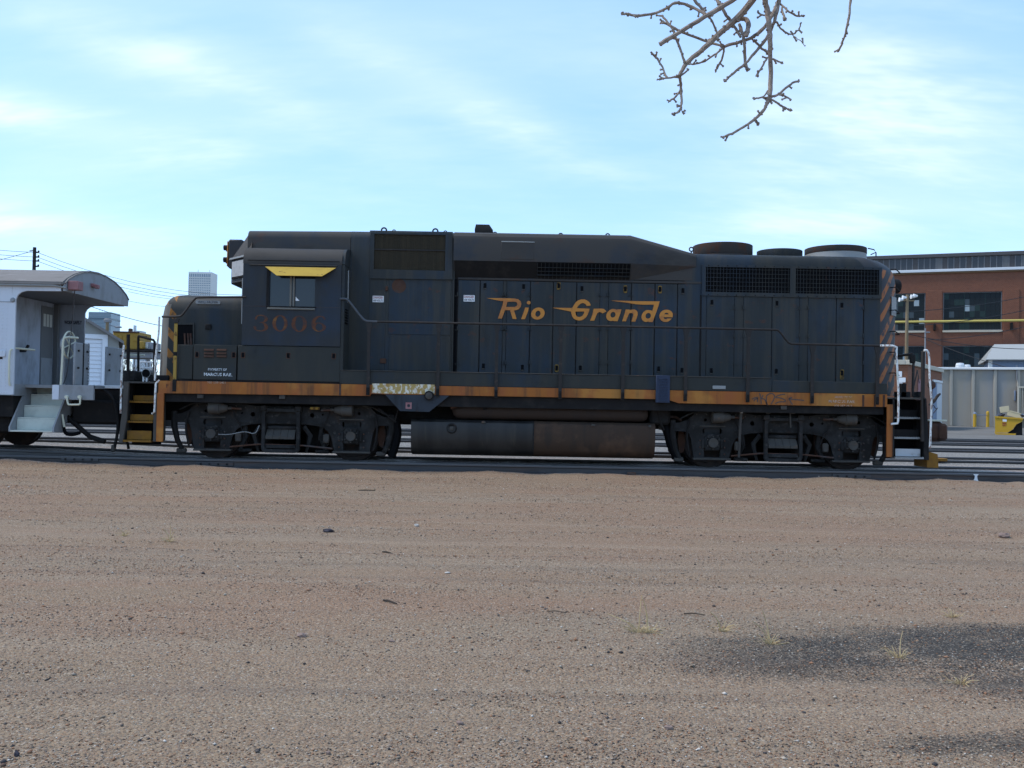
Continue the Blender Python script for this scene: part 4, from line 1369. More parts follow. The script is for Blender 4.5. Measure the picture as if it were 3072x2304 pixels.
np_ = part(MB().plate([[(q_.x, q_.z) for q_ in [Vector((a, 0, b)) for a, b in rrect(XX(587, 907, -.87), XX(661, 907, -.87), ZZ(624, 912, -.87), ZZ(624, 902, -.87), .03)]]], -.875, -.861), 'name_plate', mPlateW)
text('name_text', 'WM J. PALMER', mInk, np_, 624, 907, -.878, 60, 6.5)

# ---- lower side cabinets (battery boxes) under the cab
def cabinet(u0, u1, name='battery_box'):
    x0_, x1_ = XX(u0, 1090, -1.48), XX(u1, 1090, -1.48)
    return part(MB().box(x0_, x1_, -1.485, -0.9, 1.535, 2.205, .006), name, mCabinet)


b1 = cabinet(580, 709)
b2 = cabinet(713, 1020)
b3 = part(MB().box(XX(533, 1090, -1.44), XX(578, 1090, -1.44), -1.44, -.9, 1.54, 2.20, .006), 'battery_box', mCabinet)
part(MB().box(-6.43, -3.32, -1.47, -.88, 1.478, 1.53), 'cabinet_base', mBlack)
for b_, us in ((b1, (591, 701)), (b2, (729, 865, 1001))):
    for u in us:
        p = at(u, 1064 + (u - 590) * .012, -1.49)
        MB().plate([rrect(p.x - .04, p.x + .04, p.z - .055, p.z + .06, .012)], -1.492, -1.4855).obj('latch_frame', mRust, b_)
        MB().box(p.x - .026, p.x + .026, -1.500, -1.4925, p.z - .04, p.z + .05, .004).obj('door_latch', mVoid, b_)
for u0 in (612, 650):
    for v in (1050, 1060, 1069):
        q0, q1 = at(u0, v, -1.5), at(u0 + 29, v, -1.5)
        MB().prism([(-1.5, q0.z + .02), (-1.483, q0.z + .026), (-1.483, q0.z - .018), (-1.512, q0.z - .012)], 'x', q0.x, q1.x).obj('louver_slat', mRust, b1)
text('stencil', 'PROPERTY OF', mStencil, b1, 652, 1109, -1.4875, 56, 7, .002, 0.001)
text('stencil', 'MARCUS RAIL', mStencil, b1, 654, 1124, -1.4875, 85, 9, .002, 0.002)
text('stencil', '303 289 0401', mStencilO, SILL, 650, 1148, -1.5025, 55, 6, .002)
text('stencil', 'PROPERTY OF', mStencilO, SILL, 2530, 1192, -1.5025, 50, 6, .002)
text('stencil', 'MARCUS RAIL', mStencilO, SILL, 2526, 1205, -1.5025, 80, 8, .002, .001)
text('stencil', '303 289 0401', mStencilO, SILL, 2530, 1217, -1.5025, 52, 5, .002)
text('stencil', 'F', mRust, SILL, 502, 1158, -1.5025, 7, 11, .002)

# ---- writing
def px_poly(pts, ox, oy, sc, Y):
    return [(q_.x, q_.z) for q_ in (at(ox + a * sc, oy + b * sc, Y) for a, b in pts)]


def ell(cx, cy, rx, ry, n=26, sl=0.0):
    return [(cx + rx * cos(2 * pi * i / n) - sl * ry * sin(2 * pi * i / n), cy + ry * sin(2 * pi * i / n)) for i in range(n)]


YL = -0.8745
a_ = (1450, 880, .13562)
b_ = (1650, 880, .090416)
c_ = (1830, 880, .090416)
R_ = [(75, 105), (415, 105), (700, 115), (770, 130), (825, 175), (842, 235), (825, 300), (780, 350), (720, 372), (680, 378), (735, 570), (650, 565), (590, 372), (480, 370), (410, 560), (322, 555), (400, 330), (430, 240), (440, 172), (380, 168), (230, 138)]
Rh = [(530, 190), (690, 182), (740, 200), (755, 240), (740, 275), (700, 300), (505, 300), (520, 240)]
G_ = [(75, 475), (720, 485), (760, 450), (800, 380), (860, 290), (940, 230), (1040, 200), (1140, 200), (1220, 230), (1300, 290), (1345, 360), (1345, 410), (1215, 412), (1190, 370), (1140, 335), (1090, 320), (1010, 345), (940, 410), (885, 492), (1310, 510), (1305, 560), (1260, 690), (1200, 790), (1120, 860), (1040, 895), (960, 905), (860, 880), (780, 830), (730, 750), (705, 660), (700, 605), (560, 580), (320, 530)]
Gh = [(845, 605), (1140, 600), (1120, 680), (1080, 740), (1020, 775), (960, 785), (900, 770), (860, 720), (845, 660)]
r_ = [(1450, 510), (1690, 505), (1780, 515), (1840, 560), (1870, 605), (1740, 665), (1700, 635), (1640, 620), (1580, 650), (1550, 700), (1470, 905), (1335, 905), (1410, 690)]
al = [(240, 530), (380, 530), (340, 680), (250, 925), (120, 925), (115, 900), (40, 920), (-30, 910), (-90, 870), (-125, 790), (-120, 700), (-80, 620), (-20, 560), (60, 520), (130, 515), (190, 530), (235, 550)]
nl = [(520, 535), (650, 540), (655, 560), (720, 540), (800, 535), (870, 560), (915, 620), (920, 700), (900, 780), (840, 940), (710, 935), (770, 740), (780, 690), (745, 655), (690, 650), (640, 670), (610, 720), (530, 930), (400, 925), (480, 690)]
dl = [(30, 235), (400, 245), (900, 260), (1470, 265), (1650, 265), (1620, 380), (1560, 560), (1500, 720), (1415, 955), (1285, 950), (1280, 930), (1200, 950), (1130, 935), (1070, 880), (1045, 800), (1055, 710), (1110, 620), (1190, 560), (1270, 550), (1350, 565), (1400, 580), (1450, 440), (1455, 375), (1100, 375), (850, 360), (650, 325), (400, 290), (200, 265)]
el_ = [(1890, 540), (1970, 555), (2040, 600), (2080, 670), (2085, 740), (2075, 795), (1780, 790), (1785, 830), (1820, 855), (1870, 855), (1910, 835), (2045, 835), (2000, 890), (1930, 940), (1850, 952), (1770, 940), (1690, 890), (1645, 820), (1635, 740), (1660, 660), (1720, 590), (1800, 550)]
eh = [(1795, 695), (1950, 700), (1930, 660), (1880, 645), (1830, 655)]
for loops, fr0 in (([R_, Rh], a_), ([ell(1003, 205, 42, 40, 16)], a_), ([[(925, 312), (1005, 315), (990, 400), (920, 572), (835, 570), (900, 390)]], a_),
                   ([ell(1208, 447, 150, 134, 30, .12), ell(1208, 450, 56, 68, 20, .12)], a_), ([G_, Gh], b_), ([r_], b_), ([al, ell(100, 710, 85, 95, 18, .1)], c_),
                   ([nl], c_), ([dl, ell(1270, 745, 90, 95, 18, .1)], c_), ([el_, eh], c_)):
    part(MB().plate([px_poly(lp, *fr0, YL) for lp in loops], YL, -0.8675), 'letter', mLetter)
n_ = (740, 930, .11754)
t3 = [(205, 250), (215, 190), (270, 140), (350, 122), (440, 130), (510, 165), (545, 220), (530, 270), (490, 300), (440, 318), (500, 350), (545, 410), (545, 460), (510, 510), (440, 540), (350, 545), (270, 535), (200, 500), (165, 450), (180, 410), (220, 405), (255, 440), (235, 490), (300, 520), (380, 525), (430, 500), (455, 440), (440, 370), (400, 330), (330, 318), (330, 310), (400, 305), (440, 280), (460, 220), (430, 165), (370, 145), (300, 150), (260, 190), (270, 215), (240, 250)]
t6 = [(2010, 200), (2005, 240), (1970, 260), (1960, 215), (1900, 165), (1830, 190), (1770, 260), (1745, 330), (1800, 318), (1880, 325), (1960, 355), (2020, 410), (2020, 460), (1980, 515), (1900, 550), (1820, 555), (1740, 530), (1680, 470), (1650, 390), (1655, 300), (1700, 220), (1780, 165), (1880, 148), (1960, 165)]
h6 = [(1760, 400), (1800, 345), (1860, 340), (1920, 380), (1940, 440), (1920, 500), (1860, 535), (1800, 525), (1760, 470)]
for loops in ([t3], [ell(852, 340, 195, 210), ell(852, 340, 105, 186)], [ell(1340, 350, 200, 208), ell(1340, 350, 100, 184)], [t6, h6]):
    MB().plate([px_poly(lp, *n_, -1.5025) for lp in loops], -1.5025, -1.4995).obj('number_digit', mNumber, CAB)
for u, v in ((1134, 897), (1407, 895)):
    y_ = -0.913 if u < 1200 else -0.871
    sg = part(MB().pbox(u - 16, v - 9.5, u + 17, v + 9.5, y_ - .004, y_ + .003), 'danger_sign', mSignW, label='small white danger 600 volts sign')
    text('sign_text', 'DANGER', mRed, sg, u, v - 4.2, y_ - .0055, 29, 7, .002, .001)
    text('sign_text', '600 VOLTS', mInk, sg, u, v + 4.8, y_ - .0055, 29, 6, .002, .001)
# scrawled paint on the orange sill
gk = (2240, 1170, .08137)
GR = [[(200, 350), (240, 300), (400, 270), (420, 300), (290, 350), (270, 420)], [(400, 300), (395, 450)], [(470, 120), (510, 220), (540, 520)], [(610, 190), (540, 320), (620, 320), (700, 390), (745, 540)],
      [(730, 230), (720, 400), (760, 560)], [(730, 220), (830, 130), (950, 130), (1030, 190), (1020, 320), (900, 520)], [(1420, 160), (1300, 160), (1100, 220), (1060, 290), (1200, 280), (1380, 340), (1440, 410), (1380, 440), (1200, 430), (1050, 500)],
      [(1680, 275), (1540, 310), (1600, 400), (1690, 540)], [(1560, 320), (1700, 350), (1900, 360), (2120, 390)]]
for gl in GR:
    pp = smooth([at(gk[0] + a * gk[2], gk[1] + b * gk[2], -1.501) for a, b in gl], 2)
    vs, fs_ = [], []
    for i, q_ in enumerate(pp):
        d = pp[min(i + 1, len(pp) - 1)] - pp[max(i - 1, 0)]
        nn = Vector((-d.z, 0, d.x)).normalized() * .011
        vs += [(q_.x + nn.x, -1.5022, q_.z + nn.z), (q_.x - nn.x, -1.5022, q_.z - nn.z)]
    fs_ = [(2 * i, 2 * i + 1, 2 * i + 3, 2 * i + 2) for i in range(len(pp) - 1)]
    MB().add(vs, fs_).obj('graffiti_stroke', mGraf, SILL)

# ---- handrails
YR = -1.545
main = [(-3.33, YR + .05, 3.135), (-3.22, YR, 3.135), (-3.16, YR, 3.10), (-2.88, YR, 2.745), (-2.80, YR, 2.71)]
part(MB().tube(smooth(main, 1) + [(-2.6, YR, 2.705)], .022, 8), 'handrail', mHandG)
part(MB().tube([(-2.6, YR, 2.705), (1.0, YR, 2.70), (4.98, YR, 2.69)] + smooth([(5.02, YR, 2.69), (5.10, YR, 2.675), (5.27, YR, 2.45), (5.34, YR, 2.425)], 1) + [(7.03, YR, 2.42)], .021, 8), 'handrail', mHand)
part(MB().tube(smooth([(7.03, YR, 2.42), (7.36, YR, 2.425), (7.345, YR, 2.30), (7.375, YR, 1.9), (7.40, YR, 1.45), (7.395, YR, .99)], 1) + [(7.385, YR, .94), (7.26, YR, .925)], .021, 8), 'end_handrail', mWhiteChip, label='white flaking handrail at the rear steps')
for i, u in enumerate((1106, 1315, 1490, 1682, 1870, 2058, 2245, 2438, 2633)):
    x = XX(u, 1060, YR)
    zt_ = 2.69 if i < 7 else 2.41
    x += 0.0
    mbx = MB().prism([(x - .032, 1.29), (x + .032, 1.29), (x + .030, zt_ - .16), (x + .062, zt_ - .045), (x + .062, zt_ - .012), (x - .062, zt_ - .012), (x - .062, zt_ - .045), (x - .030, zt_ - .16)], 'y', YR - .012, YR + .014)
    mbx.box(x - .03, x + .03, YR + .012, -1.501, 1.29, 1.46, .004)
    st_ = part(mbx, 'handrail_post', mHand)
    MB().box(x - .028, x + .028, YR - .028, YR - .0125, 1.30, 1.44, .004).lathe([(.016, -.04), (.018, -.027)], (x, YR, 1.405), 'y', 6).lathe([(.016, -.04), (.018, -.027)], (x, YR, 1.33), 'y', 6).obj('post_clip', mBlack, st_)
# nose handrail and its yellow post
pn = smooth([at(738, 891, -1.5), at(600, 892, -1.5), at(584, 894, -1.5), at(548, 944, -1.5), at(538, 950, -1.5), at(486, 950, -1.5)], 1)
part(MB().tube(pn, .021, 8), 'handrail', mHand)
part(MB().tube([at(478, 950, -1.45), at(476, 1000, -1.4), at(466, 1080, -1.4), at(465, 1142, -1.4)], .02, 8), 'end_handrail', mWhiteChip)
x = XX(526, 1050, -1.5)
np2 = part(MB().box(x - .03, x + .03, -1.512, -1.48, 1.53, 2.62, .004), 'handrail_post', mYellow, label='post with chipped yellow paint by the nose')
MB().box(x - .036, x + .036, -1.516, -1.478, 1.30, 1.53, .004).box(x - .034, x + .034, -1.514, -1.48, 1.98, 2.06, .004).obj('post_clip', mBlack, np2)
MB().prism([(x - .03, 2.60), (x + .03, 2.60), (x + .065, 2.69), (x - .065, 2.69)], 'y', -1.512, -1.48).obj('post_bracket', mHand, np2)

# ---- steps at both ends
def steps(sgn, xs, treads, mt, mr, ms, mstr, rear):
    xa, xb = xs
    for i, (z, y0, rh) in enumerate(treads):
        w = .0 if rear else .02 * i
        tr = MB()
        n = 12
        tr.box(xa + .02 + w, xb - .02, y0, y0 + .26, z - .03, z, .004)
        for k in range(n):
            x0_ = xa + .02 + w + (xb - xa - .04 - w) * k / n
            x1_ = x0_ + (xb - xa - .04 - w) / n
            tr.prism([(x0_ + .004, z - .001), (x1_ - .004, z - .001), ((x0_ + x1_) / 2 + .008, z + .013), ((x0_ + x1_) / 2 - .008, z + .013)], 'y', y0, y0 + .012)
        part(tr, 'step_tread', mt)
        mrr = mr[i]
        if mrr:
            part(MB().box(xa + .06 + w, xb - .05, y0 + .10, y0 + .115, z + .014, z + rh, .003), 'step_riser', mrr)
    part(MB().box(xa + .01, xb - .01, -1.05, -1.0, .25, 1.44), 'step_back', mVoid)


steps(-1, (-7.45, -6.87), [(.345, -1.52, .185), (.712, -1.44, .13), (1.095, -1.36, .115)], mStepY, [mStepY, mStepY, mStepY], None, None, False)
part(MB().plate([[(-7.50, .30), (-7.43, .30), (-7.36, .75), (-7.34, 1.46), (-7.44, 1.46), (-7.44, .95), (-7.475, .70)]], -1.53, -1.48), 'step_stringer', mTruckL)
part(MB().prism([(-1.53, .30), (-1.0, .30), (-1.0, 1.44), (-1.48, 1.44)], 'x', -7.46, -7.44), 'step_stringer', mTruckL)
part(MB().box(-6.86, -6.80, -1.50, -1.0, .33, 1.44, .004), 'step_stringer', mTruckL)
part(MB().box(-6.80, -6.67, -1.505, -1.46, .33, 1.262, .006), 'end_post', mOrange, label='rusty orange post behind the front steps')
part(MB().box(-7.46, -6.79, -1.49, 1.49, 1.444, 1.475, .004), 'end_platform', mTruckL)
part(MB().box(-7.46, -7.40, -1.2, 1.2, .55, 1.44), 'pilot_plate', mBlack)
steps(1, (7.34, 7.93), [(.292, -1.52, .16), (.672, -1.44, .15), (1.055, -1.36, .15)], mPlateW, [mWhiteChip2, mBlack, mBlack], None, None, True)
part(MB().box(7.20, 7.31, -1.505, -1.46, .29, 1.30, .006), 'end_post', mOrange, label='rusty orange post behind the rear steps')
part(MB().box(7.31, 7.345, -1.50, -1.0, .29, 1.42, .004), 'step_stringer', mTruck)
part(MB().plate([[(7.92, .25), (8.00, .25), (7.985, .70), (7.94, 1.42), (7.88, 1.42), (7.90, .75)]], -1.53, -1.48), 'step_stringer', mBlack)
part(MB().prism([(-1.53, .25), (-1.0, .25), (-1.0, 1.40), (-1.48, 1.40)], 'x', 7.94, 7.96), 'step_stringer', mBlack)
part(MB().box(7.20, 7.95, -1.49, 1.49, 1.405, 1.438, .004), 'end_platform', mTruckL)
part(MB().box(7.90, 7.96, -1.2, 1.2, .50, 1.40), 'pilot_plate', mBlack)
x = XX(2768, 1150, -1.5)
part(MB().box(x - .032, x + .032, -1.53, -1.48, .60, 2.33, .006), 'corner_post', mHand)
part(MB().tube(smooth([(x, -1.53, 2.34), (x + .07, -1.53, 2.36), (x + .11, -1.53, 2.24), at(2788, 1130, -1.53), at(2795, 1200, -1.53), at(2793, 1260, -1.53), at(2790, 1345, -1.53)], 2), .021, 8), 'end_handrail', mWhiteChip)
part(MB().tube([at(478, 1140, -1.5), at(468, 1150, -1.53), at(464, 1210, -1.53), at(463, 1236, -1.53), at(456, 1241, -1.5)], .018, 8), 'end_handrail', mWhiteChip)
part(MB().tube([at(372, 1035, -1.5), at(366, 1090, -1.5), at(364, 1150, -1.5), at(362, 1240, -1.5)], .02, 8), 'end_handrail', mWhiteChip)

# ---- front platform fittings
part(MB().tube([at(384, 1143, -1.1), at(385, 1003, -1.1)], .035, 8), 'end_rail_post', mBlack)
part(MB().tube([at(415, 1140, -.5), at(415, 1012, -.5), at(416, 1008, -.5), at(460, 1020, -.7), at(464, 1026, -.7), at(462, 1140, -.7)], .026, 8), 'end_rail', mBlack)
part(MB().tube([at(440, 1012, .5), at(415, 1008, .5), at(416, 1140, .5)], .022, 8), 'end_rail', mBlack)
part(MB().pbox(367, 1112, 405, 1144, -1.0, -.6, .02), 'junction_box', mTruck)
c = at(438, 1120, -.9)
hp = part(MB().lathe([(.09, 0), (.092, .05), (.085, .35)], (c.x, c.y, c.z), 'y', 20), 'air_horn', mPlateW)
MB().lathe([(.078, -.006), (.078, .0)], (c.x, c.y, c.z), 'y', 20).obj('horn_mouth', mVoid, hp)
part(MB().box(-7.2, -6.8, -.9, -.3, 1.475, 1.62, .02), 'equipment_box', mBlack)
# ---- rear platform fittings
part(MB().tube([at(2738, 1190, -.5), at(2741, 1066, -.5), at(2737, 1062, -.5), at(2690, 1068, -.3)], .028, 8), 'end_rail', mHand)
part(MB().pbox(2730, 1062, 2748, 1090, -.55, -.5, .03), 'rail_bracket', mBlack)
part(MB().pbox(2703, 1150, 2720, 1192, -1.0, -.8, .01).pbox(2700, 1175, 2733, 1193, -1.0, -.7, .01), 'junction_box', mBlack)
part(MB().pbox(2756, 1175, 2772, 1193, -.6, -.3, .01), 'equipment_box', mTruck)
part(MB().tube([at(2735, 1192, -.4), at(2752, 1110, -.4)], .012, 6).tube([at(2752, 1110, -.4), at(2758, 1150, -.4)], .008, 6), 'safety_chain', mChain)
c = at(2795, 1155, -.9)
part(MB().lathe([(.06, -.03), (.085, 0), (.06, .05)], c, 'y', 14), 'marker_lamp', mRust)
part(MB().tube(smooth([at(2788, 1215, -1.4), at(2805, 1200, -1.4), at(2812, 1188, -1.4), at(2821, 1181, -1.4)], 1), [.02, .03, .035, .03, .028, .028, .022, .018], 8), 'uncoupling_lever', mHand)
part(MB().tube(smooth([at(2800, 1215, -1.2), at(2808, 1228, -1.2), at(2815, 1222, -1.2), at(2800, 1240, -1.2)], 1), .008, 6), 'brake_hose', mChain)
# grab irons up the rear hood end
for v in (812, 866, 934, 998, 1060, 1122):
    p = at(2672, v, -.62)
    part(MB().tube([(7.58, -.63, p.z + .02), (7.66, -.70, p.z + .02), (7.86, -.42, p.z - .02), (7.80, -.37, p.z - .02)], .012, 6), 'grab_iron', mBlack)
c = at(2702, 858, -.1)
hl = part(MB().lathe([(.13, -.05), (.15, .05), (.15, .18), (.12, .22)], (7.80, 0, c.z), 'x', 24), 'rear_headlight', mBlack)
MB().lathe([(.10, .221), (.10, .226)], (7.80, 0, c.z), 'x', 20).obj('headlight_lens', mPlateW, hl)
q0 = [(7.615, -.605, 3.10), (7.785, -.405, 3.10), (7.785, -.405, 3.48), (7.615, -.605, 3.48)]
ofs = Vector((.75, -.66, 0)) * .012
part(MB().add([tuple(Vector(p) + ofs) for p in q0] + q0, [(0, 1, 2, 3), (4, 5, 6, 7), (0, 1, 5, 4), (1, 2, 6, 5), (2, 3, 7, 6), (3, 0, 4, 7)]), 'rear_number_board', mPlateW)
# couplers
cp = part(MB().box(8.50, 8.94, -.19, .17, .55, .97, .09).box(7.90, 8.55, -.1, .1, .68, .88, .02).box(8.74, 8.97, -.22, -.05, .58, .93, .05), 'coupler', mRust)
MB().box(8.58, 8.96, -.17, .14, .975, 1.01, .005).obj('coupler_plate', mCream, cp)
part(MB().box(-8.25, -7.40, -.1, .1, .72, .92).box(-8.62, -8.2, -.17, .17, .62, 1.0, .06), 'coupler', mBlack)
part(MB().prism([(8.0, .10), (8.22, .10), (8.20, .36), (8.06, .40), (8.0, .42)], 'y', -1.45, -.85), 'pilot_step', mStepY, label='yellow pilot footboard at the rear')
part(MB().tube(smooth([(-7.55, -.5, 1.05), (-7.95, -.55, 1.0), (-7.9, -.55, .5), (-7.75, -.5, .28), (-7.72, -.5, .12)], 2), .028, 8), 'brake_hose', mBlack)
part(MB().tube(smooth([(-7.5, .3, .75), (-7.75, .3, .55), (-8.2, .3, .35)], 2), .025, 8), 'brake_hose', mBlack)

# ---- tanks under the frame
prof = [(-0.85, .85), (-1.28, .845), (-1.345, .80), (-1.365, .70), (-1.36, .48), (-1.31, .30), (-1.20, .19), (-1.0, .15), (-.6, .14)]
pr2 = prof + [(-a, b) for a, b in reversed(prof)]
xm_ = XX(1600, 1310, -1.36)
ft = part(MB().prism(pr2, 'x', -1.935, xm_ - .012), 'fuel_tank', mTankL, label='oil-streaked black half of the belly tank')
ft2 = part(MB().prism(pr2, 'x', xm_ + .012, 2.785), 'fuel_tank', mTankR, label='rust-brown half of the belly tank')
part(MB().prism([(a * 1.012, b * 1.0 + .004) for a, b in prof] + [(-a * 1.012, b + .004) for a, b in reversed(prof)], 'x', xm_ - .011, xm_ + .011), 'tank_flange', mTruck)
c = at(1355, 1285, -1.36)
cap_ = MB().lathe([(.092, .02), (.10, -.01), (.092, -.03), (.075, -.034), (.075, .0)], c, 'y', 28).obj('filler_rim', mTruck, ft)
MB().lathe([(.02, -.03), (.04, -.02), (.045, .0), (.045, .02)], c, 'y', 20).obj('filler_cap', mTruckL, ft)
for u, v, w_ in ((1450, 1266, 12), (1780, 1275, 12), (1950, 1279, 8)):
    part(MB().pbox(u - w_ / 2, v - 3, u + w_ / 2, v + 4, -1.375, -1.33, .005), 'tank_lug', mTruckL)
part(MB().lathe([(.02, -1.93), (.10, -1.90), (.155, -1.82), (.165, -1.7), (.165, 1.72), (.15, 1.82), (.10, 1.88), (.02, 1.90)], (.77, -1.13, 1.03), 'x', 24), 'air_reservoir', mRes)
part(MB().lathe([(.02, -1.93), (.10, -1.90), (.155, -1.82), (.165, -1.7), (.165, 1.72), (.15, 1.82), (.10, 1.88), (.02, 1.90)], (.77, 1.13, 1.03), 'x', 24), 'air_reservoir', mRes)
part(MB().tube(smooth([at(1352, 1224, -1.33), at(1395, 1208, -1.33), at(1425, 1201, -1.33), at(1500, 1202, -1.33)], 1) + [at(1962, 1214, -1.33)], .030, 8), 'air_pipe', mRust)
for u in (1455, 1785):
    part(MB().pbox(u - 6, 1196, u + 6, 1230, -1.31, -1.1), 'reservoir_strap', mBlack)
part(MB().box(2.70, 3.10, -1.2, -.7, .82, 1.20, .05), 'air_filter', mBlack)
part(MB().tube([at(1975, 1232, -1.2), at(1982, 1270, -1.2), at(1990, 1290, -1.1)], .03, 6), 'air_pipe', mBlack)
c = at(1988, 1283, -1.0)
part(MB().lathe([(.04, -.08), (.05, 0), (.04, .08)], c, 'x', 12), 'drain_valve', mTruckL)
part(MB().tube(smooth([at(1982, 1270, -.9), at(2000, 1252, -.9), at(2025, 1250, -.9), at(2045, 1262, -.9)], 1), .03, 6), 'red_pipe', mRust)

# ---- trucks
def truck(cx):
    tx = lambda pts: [(cx + a, b) for a, b in pts]
    half = [(0, 1.045), (.55, 1.045), (.72, 1.075), (1.10, 1.095), (1.62, 1.09), (1.74, 1.03), (1.84, .935), (1.98, .875), (2.10, .86), (2.115, .70), (2.03, .70), (1.90, .70), (1.82, .665),
            (1.775, .55), (1.745, .34), (1.715, .165), (1.03, .165), (1.005, .30), (.965, .45), (.90, .57), (.80, .645), (.62, .685), (.36, .70), (0, .70)]
    out = tx(half + [(-a, b) for a, b in reversed(half[1:-1])])
    holes = []
    for s_ in (-1, 1):
        a = 1.36 * s_
        w_ = rrect(min(a - .19, a + .19), a + .19, .655, .775, .045)
        holes.append([(cx + p_, q_) for p_, q_ in w_])
        holes.append([(cx + p_, q_) for p_, q_ in ([(a - .16, .205), (a + .16, .205), (a + .16, .60), (a - .16, .60)])])
        holes.append(circ(cx + s_ * .58, .88, .045, 14))
        holes.append(circ(cx + s_ * .79, .90, .022, 10))
        holes.append(circ(cx + s_ * 1.50, .93, .030, 10))
    fr = part(MB().plate([out] + holes, -1.12, -1.02), 'truck_frame', mTruck)
    MB().plate([out] + holes, 1.02, 1.12).obj('far_side_frame', mTruck, fr)
    MB().box(cx - .35, cx + .35, -1.0, 1.0, .55, .95, .03).obj('bolster', mBlack, fr)
    for s_ in (-1, 1):
        MB().box(min(cx + s_ * .35, cx + s_ * 1.95), max(cx + s_ * .35, cx + s_ * 1.95), -.62, .62, .17, .80, .06).obj('traction_motor', mBlack, fr)
    MB().box(cx - 1.9, cx + 1.9, .30, .42, .06, .90, .02).obj('daylight_blocker', mVoid, fr)  # plain black slab added to block daylight through the truck
    # raised ribs along the frame edges
    MB().plate([tx([(-1.0, .715), (1.0, .715), (.9, .735), (-.9, .735)])], -1.135, -1.121).plate([tx([(-.5, 1.02), (.5, 1.02), (.5, 1.042), (-.5, 1.042)])], -1.135, -1.121).obj('frame_rib', mTruck, fr)
    for s_ in (-1, 1):
        a = cx + 1.36 * s_
        for yy, sg in ((-.755, -1), (.755, 1)):
            wl = MB().lathe([(.10, sg * .08), (.14, sg * .05), (.30, sg * .035), (.42, sg * .055), (.43, sg * .068), (.505, sg * .065), (.508, sg * .05), (.512, -sg * .05), (.54, -sg * .062), (.535, -sg * .085), (.40, -sg * .08), (.10, -sg * .05)], (a, yy, .50), 'y', 40)
            wl.obj('wheel', mWheel, fr)
        MB().lathe([(.08, -.9), (.08, .9)], (a, 0, .50), 'y', 14).obj('axle', mBlack, fr)
        jb = MB().box(a - .155, a + .155, -1.16, -1.0, .33, .615, .03)
        jb.box(a - .115, a + .115, -1.19, -1.15, .56, .66, .02).box(a - .21, a - .15, -1.15, -1.1, .38, .56, .01).box(a + .15, a + .21, -1.15, -1.1, .38, .56, .01)
        jb.obj('journal_box', mTruck, fr)
        MB().lathe([(.03, -.075), (.055, -.08), (.092, -.085), (.095, -.07), (.095, .0)], (a, -1.16, .49), 'y', 22).lathe([(.055, -.07), (.055, -.04)], (a, -1.16, .49), 'y', 14).obj('journal_cap', mTruckL, fr)
        for k in range(6):
            an = pi / 6 + k * pi / 3
            MB().lathe([(.012, -.07), (.014, -.02)], (a + .125 * cos(an), -1.16, .49 + .12 * sin(an)), 'y', 6).obj('bolt', mTruckL, fr)
        MB().box(a - .37, a + .37, -1.135, -1.0, .150, .190, .008).obj('pedestal_tie', mTruckL, fr)
        MB().box(a - .155, a + .155, -1.07, -1.05, .64, .79).obj('spring_seat', mTruck, fr)
        # brake cylinder, pointing at the truck centre
        z_ = .995
        d = -s_
        xa = cx + s_ * 1.40
        MB().lathe([(.10, 0.0), (.118, d * .015), (.118, d * .21), (.10, d * .22), (.095, d * .26), (.055, d * .36), (.03, d * .37), (.03, d * .44)], (xa, -1.25, z_), 'x', 20).obj('brake_cylinder', mTruckL, fr)
        MB().tube([(xa + d * .42, -1.25, z_), (xa + d * .62, -1.2, z_ - .01)], .022, 8).obj('push_rod', mRust, fr)
        # brake hangers and shoes on both sides of each wheel
        for side in (-1, 1):
            xo = a + side * .60
            outer = (side == s_)
            if outer:
                pts = [(xo + side * .17, -1.06, .92), (xo + side * .17, -1.06, .62), (xo + side * .11, -1.04, .35), (xo + side * .02, -1.0, .16)]
                MB().tube(pts, [.06, .065, .055, .05], 8).obj('brake_hanger', mTruck, fr)
                MB().box(xo - .13, xo + .06, -1.05, -.95, .10, .19, .02).obj('hanger_foot', mTruckL, fr)
            else:
                MB().tube([(xo, -1.0, .66), (xo + side * .02, -1.0, .45), (xo - side * .08, -.98, .20)], [.05, .06, .04], 8).obj('brake_hanger', mTruck, fr)
                MB().box(xo - .14, xo + .14, -1.0, -.9, .13, .20, .02).obj('hanger_foot', mTruck, fr)
            MB().prism([(xo - side * .02, .25), (xo - side * .10, .30), (xo - side * .125, .50), (xo - side * .09, .68), (xo - side * .0, .70), (xo + side * .03, .5)], 'y', -.84, -.70).obj('brake_shoe', mRust, fr)
    # swing hanger strap and spring plank in the middle
    o_ = rrect(cx - .37, cx + .37, .145, 1.00, .09)
    i_ = rrect(cx - .305, cx + .305, .21, .94, .05)
    MB().plate([o_, i_], -1.245, -1.14).obj('swing_hanger', mTruck, fr)
    for k in (-1, 1):
        MB().box(cx + k * .335 - .06, cx + k * .335 + .06, -1.27, -1.12, .95, 1.06, .015).obj('hanger_bracket', mTruck, fr)
    sp = MB()
    for k in range(4):
        x0_ = cx - .29 + k * .142
        sp.add([(x0_, -1.25, .46), (x0_ + .136, -1.25, .46), (x0_ + .136, -1.12, .60), (x0_, -1.12, .60), (x0_, -1.25, .41), (x0_ + .136, -1.25, .41), (x0_ + .136, -1.10, .41), (x0_, -1.10, .41)],
               [(0, 1, 2, 3), (0, 1, 5, 4), (1, 2, 6, 5), (2, 3, 7, 6), (3, 0, 4, 7), (4, 5, 6, 7)])
    sp.obj('leaf_spring', mTruckL, fr)
    MB().box(cx - .30, cx + .30, -1.22, -1.0, .225, .30, .01).obj('spring_plank', mTruck, fr)
    MB().box(cx - .28, cx + .28, -1.15, -1.0, .60, .66, .01).obj('spring_cap', mTruck, fr)
